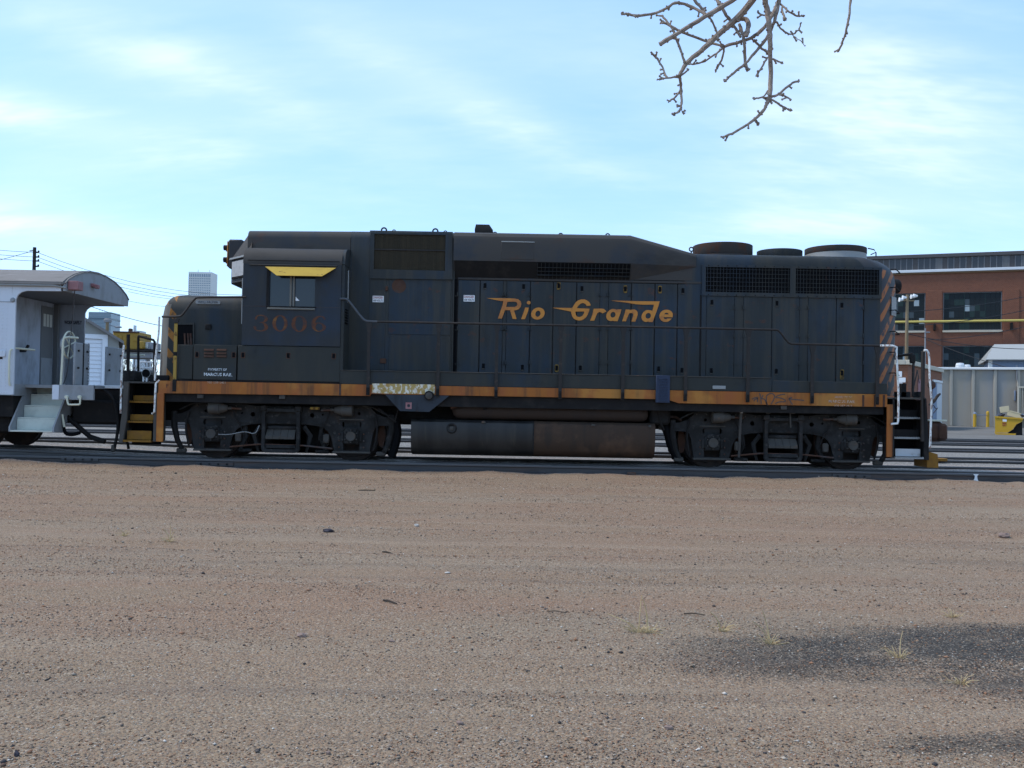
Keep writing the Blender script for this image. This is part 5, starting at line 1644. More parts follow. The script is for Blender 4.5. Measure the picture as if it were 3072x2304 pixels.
    for k in (-1, 1):
        MB().tube([(cx + k * .42, -1.1, .66), (cx + k * .55, -1.08, .48), (cx + k * .47, -1.05, .16)], [.05, .05, .03], 6).obj('brake_lever', mTruck, fr)
    # piping, rods and bolt heads that clutter the side frame
    MB().tube(smooth([(cx - 2.0, -1.16, .95), (cx - 1.7, -1.18, 1.10), (cx - .6, -1.18, 1.10), (cx + .6, -1.18, 1.11), (cx + 1.7, -1.18, 1.10), (cx + 2.0, -1.16, .93)], 1), .016, 6).obj('brake_pipe', mTruck, fr)
    MB().tube([(cx - 1.0, -1.17, .24), (cx - .45, -1.19, .30), (cx + .45, -1.19, .29), (cx + 1.0, -1.17, .24)], .018, 6).obj('brake_rod', mRust, fr)
    for s_ in (-1, 1):
        MB().tube(smooth([(cx + s_ * .95, -1.17, 1.06), (cx + s_ * .92, -1.2, .85), (cx + s_ * .80, -1.16, .66), (cx + s_ * .72, -1.12, .40)], 2), .014, 6).obj('brake_hose', mBlack, fr)
        MB().tube(smooth([(cx + s_ * 1.82, -1.15, .93), (cx + s_ * 1.88, -1.18, .6), (cx + s_ * 1.80, -1.14, .22)], 2), .020, 6).obj('sand_hose', mBlack, fr)
        MB().box(cx + s_ * .86 - .06, cx + s_ * .86 + .06, -1.13, -1.05, .34, .52, .02).obj('slack_adjuster', mTruckL, fr)
        MB().box(cx + s_ * 1.36 - .25, cx + s_ * 1.36 + .25, -1.14, -1.121, .80, .825, .004).obj('frame_rib', mTruckL, fr)
        for k in range(9):
            MB().lathe([(.013, -.018), (.016, 0)], (cx + s_ * (.15 + .19 * k), -1.12, 1.01 + (.03 if k > 3 else 0)), 'y', 6).obj('bolt', mTruckL, fr)
        for dx in (-.24, .24):
            for z in (.27, .40, .53):
                MB().lathe([(.015, -.02), (.018, 0)], (cx + s_ * 1.36 + dx, -1.12, z), 'y', 6).obj('bolt', mRust, fr)
    return fr


T1 = truck(-4.48)
T2 = truck(5.297)
# odd pieces hanging at the trucks
part(MB().tube(smooth([at(655, 1303, -1.3), at(690, 1304, -1.3), at(735, 1293, -1.3), at(766, 1304, -1.3), at(778, 1276, -1.25)], 2), .008, 6), 'loose_cable', mPlateW)
part(MB().tube([at(2224, 1222, -1.3), at(2220, 1290, -1.3), at(2217, 1372, -1.25)], [.03, .028, .024], 8), 'sand_pipe', mTruckL)
part(MB().tube([at(2222, 1216, -1.3), at(2224, 1240, -1.3)], .034, 8), 'sand_pipe_nut', mPlateW)
for u0 in (2295, 2370):
    part(MB().tube(smooth([at(u0, 1222, -1.35), at(u0 + 2, 1240, -1.35), at(u0 + 18, 1240, -1.35), at(u0 + 20, 1222, -1.35)], 1), .012, 6), 'pipe_loop', mTruckL)
part(MB().tube([at(2370, 1225, -1.3), at(2372, 1283, -1.28)], .014, 6), 'sand_pipe', mTruckL)
c = at(904, 1202, -1.3)
part(MB().prism([(c.x - .08, c.z - .02), (c.x, c.z + .05), (c.x + .08, c.z - .02), (c.x + .05, c.z - .05), (c.x - .05, c.z - .05)], 'y', -1.31, -1.28), 'hanging_bracket', mRust)
part(MB().pbox(930, 1221, 958, 1229, -1.25, -1.2, .01), 'yellow_strap', mYellow)
part(MB().tube(smooth([(-2.42, -.95, .95), (-2.28, -1.0, .82), (-2.22, -1.0, .5), (-2.35, -.95, .1)], 2), .09, 8), 'sander_hose', mVoid)
part(MB().tube(smooth([(2.98, -.95, .85), (3.08, -1.0, .7), (3.15, -1.0, .4), (3.32, -.95, .12)], 2), .09, 8), 'sander_hose', mVoid)
part(MB().tube([(-2.6, -1.2, 1.05), (-2.25, -1.2, .78)], .02, 6).tube([(-2.2, -1.2, 1.05), (-2.27, -1.2, .8)], .015, 6), 'brake_rod', mBlack)

# ================================================================== COACH
COACH = thing('passenger_coach', 'old silver-grey railway coach with an open end platform and steps', 'coach', (-10, 0, 0.1))


def cp_(mb, name, m, parent=None, **k):
    return mb.obj(name, m, parent or COACH, **k)


EW = -9.56
sw = [(-15.5, 1.18), (EW, 1.18), (EW, 3.02), (EW + .04, 3.10), (EW + .10, 3.15), (EW + .2, 3.18), (-8.70, 3.185), (-8.70, 3.30), (-15.5, 3.30)]
SW = cp_(MB().plate([sw], -1.50, -1.46), 'side_wall', mCoach)
cp_(MB().plate([sw], 1.46, 1.50), 'side_wall', mCoachIn)
cp_(MB().box(-15.5, EW - .16, -1.525, -1.501, 1.90, 2.02, .008), 'belt_rail', mCoach)
cp_(MB().box(-15.5, EW - .22, -1.518, -1.502, 1.86, 1.895, .003), 'belt_groove', mBlack)
cp_(MB().box(-15.5, EW - .005, -1.512, -1.5005, 2.955, 2.965, .003), 'wall_seam', mCoachEnd)
rv = MB()
for x in (-9.72, -9.80, -10.22, -10.30):
    for i in range(26):
        z = 1.28 + i * .065
        if 1.84 < z < 2.04:
            continue
        rv.box(x - .010, x + .010, -1.508, -1.4995, z - .010, z + .010, .004)
for i in range(8):
    rv.box(-9.70 - i * .05, -9.68 - i * .05, -1.510, -1.4995, 1.205, 1.225, .004)
o = cp_(rv, 'rivets', mCoach)
o['kind'] = 'stuff'
# roof
rp = [(-1.55, 3.31), (-1.56, 3.36), (-1.40, 3.45), (-1.10, 3.57), (-.75, 3.67), (-.35, 3.73), (0, 3.75)]
rp2 = rp + [(-a, b) for a, b in reversed(rp[:-1])]
cp_(MB().prism(rp2, 'x', -15.5, -8.64), 'roof', mCoachRoof)
ep = [(-1.50, 3.19), (-1.51, 3.33), (-1.36, 3.43), (-1.07, 3.545), (-.73, 3.64), (-.34, 3.695), (0, 3.715)]
cp_(MB().prism([(a, b) for a, b in ep + [(-a, b) for a, b in reversed(ep[:-1])]], 'x', -8.66, -8.615), 'roof_end_panel', mCoachEnd)
cp_(MB().prism([(a * 1.012, b + .016) for a, b in ep[1:]] + [(-a * 1.012, b + .016) for a, b in reversed(ep[1:-1])] + [(-a, b - .0) for a, b in ep[1:]][:6] + [(0, 3.70)] + [(a, b) for a, b in reversed(ep[1:-1])], 'x', -8.64, -8.60), 'roof_end_trim', mCoachRoof)
cp_(MB().box(-15.5, -8.7, -1.45, 1.45, 3.20, 3.29), 'ceiling', mDoorD)
cp_(MB().tube([(-15.5, -1.55, 3.285), (-8.80, -1.55, 3.285), (-8.60, -1.50, 3.25)], .022, 8), 'conduit', mPlateW)
cp_(MB().box(-15.5, -8.66, -1.575, -1.53, 3.30, 3.335, .008), 'eave_trim', mCoachRoof)
rb = [at(212, 870, -1.35), at(240, 844, -1.35)]
cp_(MB().box(rb[0].x - .03, rb[1].x, -1.42, -1.2, rb[0].z, rb[1].z, .008), 'marker_box', mPink, label='faded red box at the roof corner')
c = at(297, 858, -.3)
cp_(MB().box(-8.62, -8.55, -.42, -.22, c.z - .03, c.z + .04, .01).box(-8.56, -8.48, -.36, -.28, c.z - .06, c.z + .02, .01), 'lamp_bracket', mPink)
# bulkhead and door
BX = -10.12
BH = cp_(MB().box(BX - .05, BX, -1.455, 1.455, 1.38, 3.19), 'bulkhead', mCoachIn)
dr = cp_(MB().box(BX + .001, BX + .012, .62, 1.14, 1.40, 3.10, .003), 'door', mDoorD)
MB().box(BX + .0125, BX + .018, .64, 1.12, 1.40, 1.98).obj('kick_panel', mCoachEnd, dr)
for k in range(3):
    MB().box(BX + .0125, BX + .02, .70 + k * .14, .80 + k * .14, 2.66, 2.93).obj('window_pane', mPane, dr)
MB().box(BX + .0, BX + .10, 1.18, 1.28, 1.40, 3.18, .004).obj('door_jamb', mDoorD, BH)
c = at(70, 1012, -.7)
MB().tube([(BX, -.2, 2.08), (BX + .1, -.2, 2.08), (BX + .14, -.15, 2.2)], .03, 8).obj('lamp_hook', mHand, BH)
text('stencil', 'WORK SAFELY', mInk, COACH, 219, 968, 1.457, 53, 10, .003, .004)
# platform
cp_(MB().box(BX, -8.42, -1.0, 1.48, 1.32, 1.385, .004).box(-8.80, -8.02, -1.48, -1.0, 1.32, 1.384, .004), 'platform_floor', mCoachEnd)
ES = cp_(MB().box(-8.80, -8.02, -1.502, -1.44, 1.10, 1.386, .006), 'end_sill', mCoachEnd)
MB().box(-8.81, -8.68, -1.512, -1.503, 1.10, 1.38, .004).obj('sill_flange', mCoach, ES)
MB().tube(smooth([at(200, 1192, -1.55), at(204, 1212, -1.55), at(207, 1214, -1.55), at(237, 1214, -1.55), at(240, 1212, -1.55), at(241, 1192, -1.55)], 1), .018, 8).obj('hand_hold', mCream, ES)
for u in (201, 240):
    MB().lathe([(.03, -.05), (.035, 0)], at(u, 1191, -1.505), 'y', 10).obj('bolt', mCream, ES)
cp_(MB().box(-8.40, -7.72, -.75, .9, 1.335, 1.40, .008), 'buffer_plate', mWhite)
cp_(MB().box(-8.40, -7.6, -.7, .7, .95, 1.33, .03), 'buffer_beam', mBlack)
# steps
for i, (z, y) in enumerate(((.50, -1.47), (.745, -1.21), (.98, -.96), (1.20, -.71))):
    cp_(MB().box(-9.60, -8.80, y - .03, y + .24, z - .03, z, .005), 'step_tread', mStepW)
    hgt = (.245, .235, .22, .18)[i]
    cp_(MB().box(-9.60, -8.80, y + .215, y + .235, z, z + hgt - .031, .003), 'step_riser', mStepW)
ss = [(-1.48, .47), (-1.48, .56), (-1.0, 1.18), (-.45, 1.18), (-.45, 1.10), (-1.15, .47)]
hl_ = [(-1.02, .83), (-.96, .80), (-.93, .88), (-.93, 1.0), (-.97, 1.06), (-1.02, 1.02)]
for x in (-9.64, -8.80):
    cp_(MB().plate([[(a, b) for a, b in ss]], x, x + .03, axis='x'), 'step_side', mCoachEnd)
cp_(MB().box(-9.63, -9.60, -1.45, -.5, 1.16, 1.385), 'step_side', mCoachEnd)
# end guards, chain, brake wheel
GX = -8.42
for y0, y1 in ((-1.48, -.88), (-.06, .72)):
    gd = cp_(MB().box(GX - .02, GX + .02, y0, y1, 1.385, 2.21, .012), 'end_guard', mCoachEnd)
    for yy in (y0 + .12, y1 - .1):
        for z in (1.72, 2.05):
            MB().lathe([(.022, .0), (.02, .03)], (GX + .02, yy, z), 'x', 8).obj('bolt', mHand, gd)
cp_(MB().box(GX - .03, GX + .03, -1.15, -1.11, 1.385, 2.21, .005), 'guard_post', mBlack)
cp_(MB().box(-8.44, -7.95, .76, .84, 2.06, 2.10, .01), 'guard_bar', mCream)


def chain(u, v0, v1, y, n):
    for i in range(n):
        p = at(u - i * .15, v0 + (v1 - v0) * (i + .5) / n, y)
        k = MB()
        R_, r2 = (v1 - v0) / n * .62 * (y + 19.75) / F, .006
        pts = []
        for j in range(9):
            a = 2 * pi * j / 8
            off = Vector((cos(a) * R_ * .55, 0, sin(a) * R_)) if i % 2 == 0 else Vector((cos(a) * R_ * .25, cos(a) * R_ * .5, sin(a) * R_))
            pts.append(p + off)
        k.tube(pts, r2, 5, False)
        cp_(k, 'chain_link', mChain)


chain(266, 1032, 1152, -.9, 14)
BWc = at(208, 1035, -1.12)
bw = MB().ring(BWc, .262, .018, 'x', 28, 6)
for k in range(6):
    a = k * pi / 3 + .3
    bw.tube([BWc, (BWc.x, BWc.y + .25 * cos(a), BWc.z + .25 * sin(a))], .012, 6)
BW = cp_(bw, 'brake_wheel', mCream)
MB().lathe([(.02, -.05), (.14, -.04), (.15, .02), (.06, .05)], (BWc.x - .08, BWc.y, BWc.z), 'x', 20).obj('brake_housing', mCoachEnd, BW)
MB().tube([(BWc.x - .1, BWc.y, BWc.z), (BWc.x - .1, BWc.y, 1.385)], .035, 8).obj('brake_post', mCoachEnd, BW)
cp_(MB().tube(smooth([(-8.67, -1.46, 1.385), at(188, 1060, -1.46), at(189, 1020, -1.46), at(196, 1011, -1.46), at(234, 1014, -1.2)], 1), .022, 8), 'grab_iron', mCream)
cp_(MB().tube(smooth([at(30, 1157, -1.53), at(27, 1145, -1.56), at(28, 1055, -1.56), at(36, 1047, -1.53)], 1), .020, 8), 'grab_iron', mCream)
cp_(MB().tube([at(42, 1044, -1.46), at(104, 1050, -.95)], .020, 8), 'grab_iron', mCream)
cp_(MB().lathe([(.03, -.03), (.05, 0), (.05, .02)], at(38, 900, -1.505), 'y', 12), 'lamp_socket', mCoachEnd)
cp_(MB().tube(smooth([at(224, 872, -1.3), at(219, 950, -1.2), at(212, 1010, -1.15), at(209, 1070, -1.2), at(199, 1130, -1.3), at(190, 1152, -1.35)], 2), .009, 6), 'cable', mChain)
# hanging gear between coach and locomotive
cp_(MB().tube(smooth([at(300, 1165, -1.0), at(335, 1185, -1.0), at(352, 1230, -1.0), at(355, 1290, -1.0), at(343, 1345, -1.0)], 2), .032, 8), 'steam_hose', mBlack)
cp_(MB().lathe([(.03, 0), (.05, .02), (.04, .14)], at(340, 1348, -1.0) + Vector((0, 0, -.05)), 'z', 10), 'hose_coupling', mTruckL)
cp_(MB().tube(smooth([at(188, 1250, -1.1), at(192, 1300, -1.1), at(215, 1305, -1.1), at(240, 1298, -1.1)], 2), .035, 8), 'brake_hose', mVoid)
cp_(MB().tube([at(187, 1243, -1.2), at(193, 1281, -1.2)], .022, 6), 'hose_handle', mCream)
cp_(MB().tube([at(200, 1250, -.9), at(270, 1310, -.9), at(315, 1325, -.9)], .05, 8), 'draw_bar', mBlack)
cp_(MB().box(-8.72, -7.75, -.9, .9, .62, 1.10, .05).box(-9.6, -8.7, -.3, .9, .62, 1.05, .03), 'underframe', mBlack)
cp_(MB().box(-8.75, -8.62, -.15, .15, .66, 1.0, .05), 'coupler', mBlack)
cp_(MB().box(-15.5, -9.66, -1.3, 1.3, .75, 1.16), 'floor_frame', mBlack)
for x in (-10.55, -13.0):
    for y in (-.755, .755):
        cp_(MB().lathe([(.12, -.08), (.40, -.05), (.46, -.06), (.462, .04), (.49, .055), (.48, .08), (.1, .05)], (x, y, .56), 'y', 36), 'wheel', mWheel)
cp_(MB().box(-13.5, -9.78, -1.1, -.95, .42, .78, .05), 'truck_frame', mBlack)

# ================================================================== FOREGROUND
def grass(u, v, blades, label, seed):
    R = random.Random(seed)
    p = gnd(u, v, -.17)
    p.z = gh(p.x, p.y)
    k = (p.y - CAM.y) / F
    t = thing('grass_tuft', label, 'grass', p, 'dry grass tufts on the gravel')
    st = MB()
    for dx, dz, w in blades:
        tip = p + Vector((dx * k, R.uniform(-.06, .06), dz * k))
        mid = p + Vector((dx * k * .35, R.uniform(-.02, .02), dz * k * .62))
        st.tube(smooth([p + Vector((R.uniform(-.012, .012), 0, 0)), mid, tip], 2), [w * k * .75, w * k * .7, w * k * .35], 4)
    st.obj('stem', mStraw, t)
    cl = MB()
    n = 34
    for i in range(n):
        a = R.uniform(0, 6.28)
        r = abs(R.gauss(0, .035))
        b0 = p + Vector((cos(a) * r * .8, sin(a) * r * .5, 0))
        l = R.uniform(.03, .085)
        b1 = b0 + Vector((cos(a) * l * R.uniform(.2, 1.2), sin(a) * l * .6, l * R.uniform(.1, .8)))
        cl.tube([b0, (b0 + b1) / 2 + Vector((0, 0, l * .15)), b1], .0012, 3)
    cl.obj('blade_clump', mStraw, t)


grass(2310, 1935, [(-30, 105, 2.2), (-58, 70, 2), (-10, 40, 2), (50, -5, 2), (62, 2, 2), (75, -8, 2.4)], 'straw-coloured tuft with two tall stalks on the edge of the dark patch', 1)
grass(1915, 1898, [(-90, 48, 2), (-55, 40, 1.8), (10, 110, 1.8), (35, 5, 1.6)], 'wide straw tuft left of the dark patch, stalk leaning left', 2)
grass(1945, 1900, [(-22, 112, 2), (-5, 60, 1.8), (40, 2, 1.6)], 'thin straw tuft beside the wide one, with one tall upright stalk', 3)
grass(2165, 1896, [(-40, 62, 2.2), (20, 10, 1.8), (40, -6, 1.6)], 'small tuft with a single curved pale stalk leaning left', 4)
grass(2697, 1975, [(14, 80, 1.8), (70, -10, 1.6), (210, -18, 1.4), (-25, 22, 1.4)], 'sparse tuft with a long runner lying across the dark cinders', 5)
grass(2880, 2040, [(-8, 16, 1.6), (14, 6, 1.5)], 'tiny dry tuft low in the dark cinders at the right', 6)
grass(510, 1625, [(-20, 40, 1.5), (5, 52, 1.5), (18, 34, 1.5)], 'faint dry tuft on the pink gravel at the left', 7)
grass(372, 1608, [(-12, 20, 1.4), (6, 18, 1.4)], 'low faint tuft left of the other tuft on the pink gravel', 8)
grass(2856, 1846, [(-5, 26, 1.5), (16, 4, 1.4)], 'tiny tuft above the dark patch near the right edge', 9)
grass(45, 1346, [(12, 30, 2), (5, 38, 2), (-20, 6, 2), (40, 10, 1.6)], 'straw weeds growing by the coach wheel', 10)


def rock(u, v, wpx, hpx, m, label, seed, name='rock', cat='rock', group='loose rocks on the gravel'):
    p = gnd(u, v, -.17)
    z = gh(p.x, p.y)
    k = (p.y - CAM.y) / F
    o = MB().blob((p.x, p.y, z + hpx * k * .32), (wpx * k / 2, wpx * k * .4, hpx * k / 2), seed, .55, 2).obj(name, m, ang=25)
    tag(o, label, cat, group)


rock(3012, 1612, 32, 16, mRock, 'reddish rock near the right edge of the lot', 1)
rock(985, 1594, 32, 12, mRockD, 'dark curved scrap lying on the pink gravel', 2, 'rubber_scrap', 'scrap', None)
rock(1250, 1575, 14, 10, mRockP, 'pale round stone on the gravel near the middle', 3)
rock(905, 1905, 30, 14, mRock, 'brown rock in the middle distance of the lot', 4)
rock(1175, 1922, 18, 8, mRock, 'small brown rock right of the brown rock', 5)
rock(1380, 2168, 22, 14, mRock, 'dark stone low in the middle of the lot', 6)
rock(1342, 1720, 16, 6, mRockP, 'flat pale stone on the middle of the lot', 7)
rock(2005, 2180, 26, 14, mRock, 'dark lump left of the cinder patch', 8)
rock(50, 2262, 18, 20, mRockD, 'dark stone near the lower left corner', 9)
rock(985, 2262, 16, 12, mRock, 'dark stone low left of centre', 10)


def stick(u0, v0, u1, v1, wpx, label):
    a, b = gnd(u0, v0, -.165), gnd(u1, v1, -.165)
    k = (a.y - CAM.y) / F
    a.z, b.z = gh(a.x, a.y) + .008, gh(b.x, b.y) + .008
    o = MB().tube([a, a * .6 + b * .4 + Vector((0, 0, .006)), b], [wpx * k / 2, wpx * k / 2, wpx * k / 3], 5).obj('stick', mTie)
    tag(o, label, 'stick', 'dark sticks on the gravel')


stick(2052, 1840, 2114, 1844, 4, 'straight dark stick above the tallest grass tufts')
stick(1075, 1470, 1126, 1473, 4, 'dark stick on the gravel near the rail')
stick(1150, 1805, 1190, 1816, 6, 'short dark stick in the middle of the lot')
stick(1148, 1650, 1173, 1654, 6, 'stubby dark stick left of the middle of the lot')
stick(1640, 1836, 1700, 1840, 3, 'thin dark stick left of the straw tufts')

# ---- overhanging bare tree
TREE = thing('bare_tree', 'leafless tree whose knobbly twigs hang into the upper right sky', 'tree', (4.3, -17.4, -.17))
zs = .3843
TW = [  # points in zoom pixels, start radius, end radius, depth
    ([(1140, -90), (1060, -10), (850, 112), (620, 250), (465, 345)], 24, 17, 0),
    ([(1260, -110), (1210, -20), (1070, 150), (930, 260), (800, 390), (680, 480), (620, 590)], 34, 15, .06),
    ([(620, 590), (635, 700), (640, 800), (625, 870), (575, 890)], 14, 8, .06),
    ([(632, 700), (590, 760), (535, 792)], 10, 8, .06), ([(610, 600), (520, 610), (445, 622)], 11, 5, .06), ([(522, 606), (480, 510), (440, 450), (405, 420)], 9, 8, .06),
    ([(628, 592), (690, 545)], 9, 7, .06), ([(640, 870), (655, 890)], 7, 7, .06),
    ([(820, 110), (700, 45), (590, 10), (520, 65), (420, 110), (300, 125), (175, 105)], 14, 10, 0),
    ([(690, -80), (720, -20), (815, 90)], 14, 12, .02), ([(880, -80), (900, -30), (960, 80), (1030, 180), (1100, 290)], 16, 12, .12),
    ([(1075, 150), (1140, 140), (1162, 190), (1140, 285)], 20, 20, .08), ([(480, 120), (560, 210), (600, 310), (660, 480)], 10, 11, .1),
    ([(480, 165), (600, 235), (750, 290), (880, 340), (970, 362)], 11, 11, .14), ([(970, 362), (1080, 330), (1200, 290), (1280, 220), (1340, 130), (1400, 10), (1420, -80)], 13, 20, .14),
    ([(970, 360), (960, 460), (900, 552)], 10, 8, .14), ([(965, 368), (880, 440), (780, 500), (690, 500)], 9, 7, .14),
    ([(1270, -100), (1285, -10), (1310, 100), (1325, 250), (1330, 420), (1335, 650), (1320, 770)], 26, 17, 0),
    ([(1320, 770), (1280, 860), (1200, 940), (1080, 1020), (955, 1075)], 16, 8, 0),
    ([(1420, -90), (1400, -10), (1370, 150), (1310, 290), (1210, 410), (1150, 490), (1050, 560), (975, 630)], 18, 9, .05),
    ([(1090, 190), (1130, 320), (1130, 480), (1150, 552)], 15, 12, .1), ([(1320, 765), (1400, 735), (1480, 660), (1550, 628)], 12, 8, 0), ([(1410, 732), (1490, 778)], 8, 7, 0),
    ([(1335, 775), (1420, 830), (1490, 862)], 9, 8, 0), ([(1320, 760), (1260, 762), (1200, 772)], 9, 8, 0), ([(1318, 700), (1270, 760)], 9, 6, 0), ([(1310, 450), (1250, 540), (1225, 595)], 9, 8, 0),
    ([(1345, 460), (1425, 490)], 9, 6, 0), ([(1378, 170), (1430, 250), (1500, 275), (1550, 240), (1570, 180)], 9, 5, .05), ([(1500, 275), (1570, 320), (1600, 360)], 4, 3, .05),
    ([(1400, 20), (1470, 90), (1530, 125), (1585, 125)], 10, 7, .14), ([(1420, 60), (1440, 150)], 9, 10, .14), ([(1975, -120), (1960, -20), (1940, 180), (1900, 320), (1860, 400)], 13, 8, .2),
    ([(850, 130), (910, 230), (925, 312)], 9, 8, 0), ([(1200, 310), (1260, 380), (1310, 412)], 10, 10, .1), ([(1320, 110), (1260, 125), (1230, 90)], 7, 8, .05), ([(1205, 940), (1240, 970)], 7, 9, 0),
]
RT = random.Random(4)
YB = -15.55
for pts, r0, r1, dy in TW:
    P3 = []
    for i, (a, b) in enumerate(pts):
        P3.append(at(1800 + a * zs, b * zs, YB + dy + .03 * sin(a * .01 + b * .02)))
    P3 = smooth(P3, 2)
    n = len(P3)
    kk = (YB - CAM.y) / F * zs
    Q = []
    for i, q_ in enumerate(P3):
        Q.append(q_ + Vector((RT.uniform(-1, 1), RT.uniform(-1, 1), RT.uniform(-1, 1))) * .0018)
    rr = [(r0 + (r1 - r0) * i / (n - 1)) * .9 * kk * RT.uniform(.9, 1.12) for i in range(n)]
    tw = MB().tube(Q, rr, 7)
    # knobbly bud scars
    L_ = sum((Q[i + 1] - Q[i]).length for i in range(n - 1))
    for j in range(int(L_ / .022)):
        i = RT.randrange(n - 1)
        f_ = RT.random()
        c = Q[i].lerp(Q[i + 1], f_)
        d = Vector((RT.uniform(-1, 1), RT.uniform(-.6, .6), RT.uniform(-1, 1))).normalized()
        kb = RT.uniform(.45, .75) if rr[i] > .006 else RT.uniform(.7, 1.15)
        tw.blob(c + d * rr[i] * 1.0, (rr[i] * kb,) * 3, j, .5, 1)
    if r0 <= 17:
        for j in range(int(L_ / .055) + 1):
            i = RT.randrange(max(1, n - 2))
            c = Q[i]
            d = Vector((RT.uniform(-1, 1), RT.uniform(-.5, .5), RT.uniform(-1, .6))).normalized()
            l_ = RT.uniform(.010, .026)
            tw.tube([c, c + d * l_ * .6, c + d * l_], [.0045, .0032], 5)
            tw.blob(c + d * l_, (.0058,) * 3, j, .5, 1)
    if r1 <= 10:
        for j in range(5):
            d = Vector((RT.uniform(-1, 1), RT.uniform(-.5, .5), RT.uniform(-1, 1))) * rr[-1]
            tw.blob(Q[-1] + d * 1.3, (rr[-1] * RT.uniform(.8, 1.25),) * 3, j + 5, .5, 1)
    tw.obj('twig', mBark, TREE)
tops = [at(1800 + a * zs, b * zs, YB + .08) for a, b in ((1140, -90), (1260, -110), (1420, -90), (1975, -120), (880, -80))]
limb = smooth([Vector((4.3, -17.4, 2.6)), Vector((3.2, -17.0, 3.4)), Vector((2.0, -16.75, 3.6)), Vector((1.2, -16.6, 3.55)), Vector((.75, -16.55, 3.5)), Vector((.4, -16.5, 3.55))], 2)
nl_ = len(limb)
for a, tp in zip((14, 13, 11, 8, 15), tops):
    q_ = limb[min(nl_ - 2, max(1, a))]
    MB().tube(smooth([q_, q_.lerp(tp, .5) + Vector((0, .05, .04)), tp, tp + Vector((0, 0, -.03))], 1), [.026, .015], 7).obj('limb', mBark, TREE)
MB().tube(limb, [.11 * (1 - i / nl_) + .012 for i in range(nl_)], 10).obj('limb', mBark, TREE)
MB().tube([(4.3, -17.4, -.3), (4.35, -17.4, .6), (4.3, -17.4, 1.6), (4.3, -17.38, 2.4), (4.45, -17.4, 3.6), (4.4, -17.3, 5.2), (4.7, -17.6, 6.8)], [.24, .19, .17, .16, .13, .09, .04], 14).obj('trunk', mBark, TREE)
for k in range(9):
    a = k * .75
    b0 = Vector((4.4, -17.4, 3.0 + k * .4))
    l = 2.2 - k * .15
    if cos(a + .3) < -.2 and sin(a + .3) > -.3:
        a += pi
    e = b0 + Vector((abs(cos(a + .3)) * l, -abs(sin(a + .3)) * l - .3, 1.2))
    MB().tube(smooth([b0, b0.lerp(e, .5) + Vector((0, 0, .35)), e], 2), [.07, .02], 7).obj('limb', mBark, TREE)

# ================================================================== BACKGROUND LEFT
def wire(p, q, sag, name, label, r=.02, n=14):
    pts = []
    for i in range(n + 1):
        t_ = i / n
        a = p.lerp(q, t_)
        a.z -= sag * 4 * t_ * (1 - t_)
        pts.append(a)
    o = MB().tube(pts, r, 5).obj(name, mWire)
    return tag(o, label, 'wire', 'overhead wires')


PY = 57.0
pt = at(104, 742, PY)
UP = thing('utility_pole', 'dark wooden utility pole rising behind the coach roof', 'pole', (pt.x, PY, -.17))
MB().tube([(pt.x, PY, -.2), (pt.x, PY, pt.z)], [.17, .13], 10).obj('pole_shaft', mPoleDark, UP)
for i, v in enumerate((757, 771, 783, 799)):
    z = ZZ(104, v, PY)
    MB().box(pt.x - .05, pt.x + .38, PY - .1, PY + .05, z - .05, z + .05, .02).lathe([(.03, -.08), (.07, -.03), (.07, .05), (.04, .1)], (pt.x + .36, PY - .05, z + .05), 'z', 8).obj('insulator_arm', mPoleDark, UP)
MB().tube([(pt.x - .4, PY, ZZ(95, 752, PY)), (pt.x, PY, ZZ(104, 750, PY))], .03, 5).obj('guy_bracket', mPoleDark, UP)
for i, (v, vl, vr, lab) in enumerate(((757, 738, 851, 'top'), (771, 750, 859, 'middle'), (783, 763, 867, 'bottom'))):
    A_ = at(111, v, PY)
    wire(A_, at(1010, vr + 4, PY + 12), 2.0, 'overhead_wire', lab + ' of the three wires running right from the dark utility pole', .017)
    wire(A_ - Vector((.3, 0, 0)), at(-420, vl - 55, PY - 14), .3, 'overhead_wire', lab + ' of the three wires running left from the dark utility pole', .017)
wire(at(98, 753, PY), at(-300, 850, PY - 10), .1, 'guy_wire', 'thin guy wire crossing down left from the dark utility pole', .02)
wire(at(260, 915, 40), at(640, 998, 44), .3, 'overhead_wire', 'low thick cable sloping from the coach roof to the locomotive nose', .02)
wire(at(385, 875, 60), at(640, 905, 64), .2, 'overhead_wire', 'thin wire just right of the coach roof corner', .014)
wire(at(370, 900, 60), at(640, 928, 64), .2, 'overhead_wire', 'second thin wire right of the coach roof corner', .014)

# shed
SY = 26.0
sh = thing('gable_shed', 'grey gabled shed with white plank door seen past the coach platform', 'shed', (-22, SY, -.17))
r0, r1 = at(256, 958, SY), at(366, 1020, SY)
slope = (r1.z - r0.z) / (r1.x - r0.x)
xr = r1.x - .15
MSH = Matrix.Translation((xr, SY, 0)) @ Matrix.Rotation(radians(22), 4, 'Z') @ Matrix.Diagonal((.88, 1, 1, 1)) @ Matrix.Translation((-xr, -SY, 0))
xl = xr - 9.0
xc = (xr + xl) / 2
zr = lambda x: r1.z + slope * (x - r1.x) if x > xc else r1.z + slope * ((2 * xc - x) - r1.x)
D0, D1_ = XX(150, 1080, SY), XX(303, 1080, SY)
dz = ZZ(280, 1018, SY)
MB(MSH).plate([[(xl, -.3), (xr, -.3), (xr, zr(xr) - .1), (xc, zr(xc) - .1), (xl, zr(xr) - .1)], rect(D0, D1_, -.25, dz)], SY, SY + .15).obj('gable_wall', mShedGrey, sh)
MB(MSH).box(xl, xl + .1, SY + .15, SY + 8, -.3, zr(xr) - .1).box(xr - .1, xr, SY + .15, SY + 8, -.3, zr(xr) - .1).box(xl, xr, SY + 8, SY + 8.1, -.3, zr(xr) - .1).obj('side_wall', mShedGrey, sh)
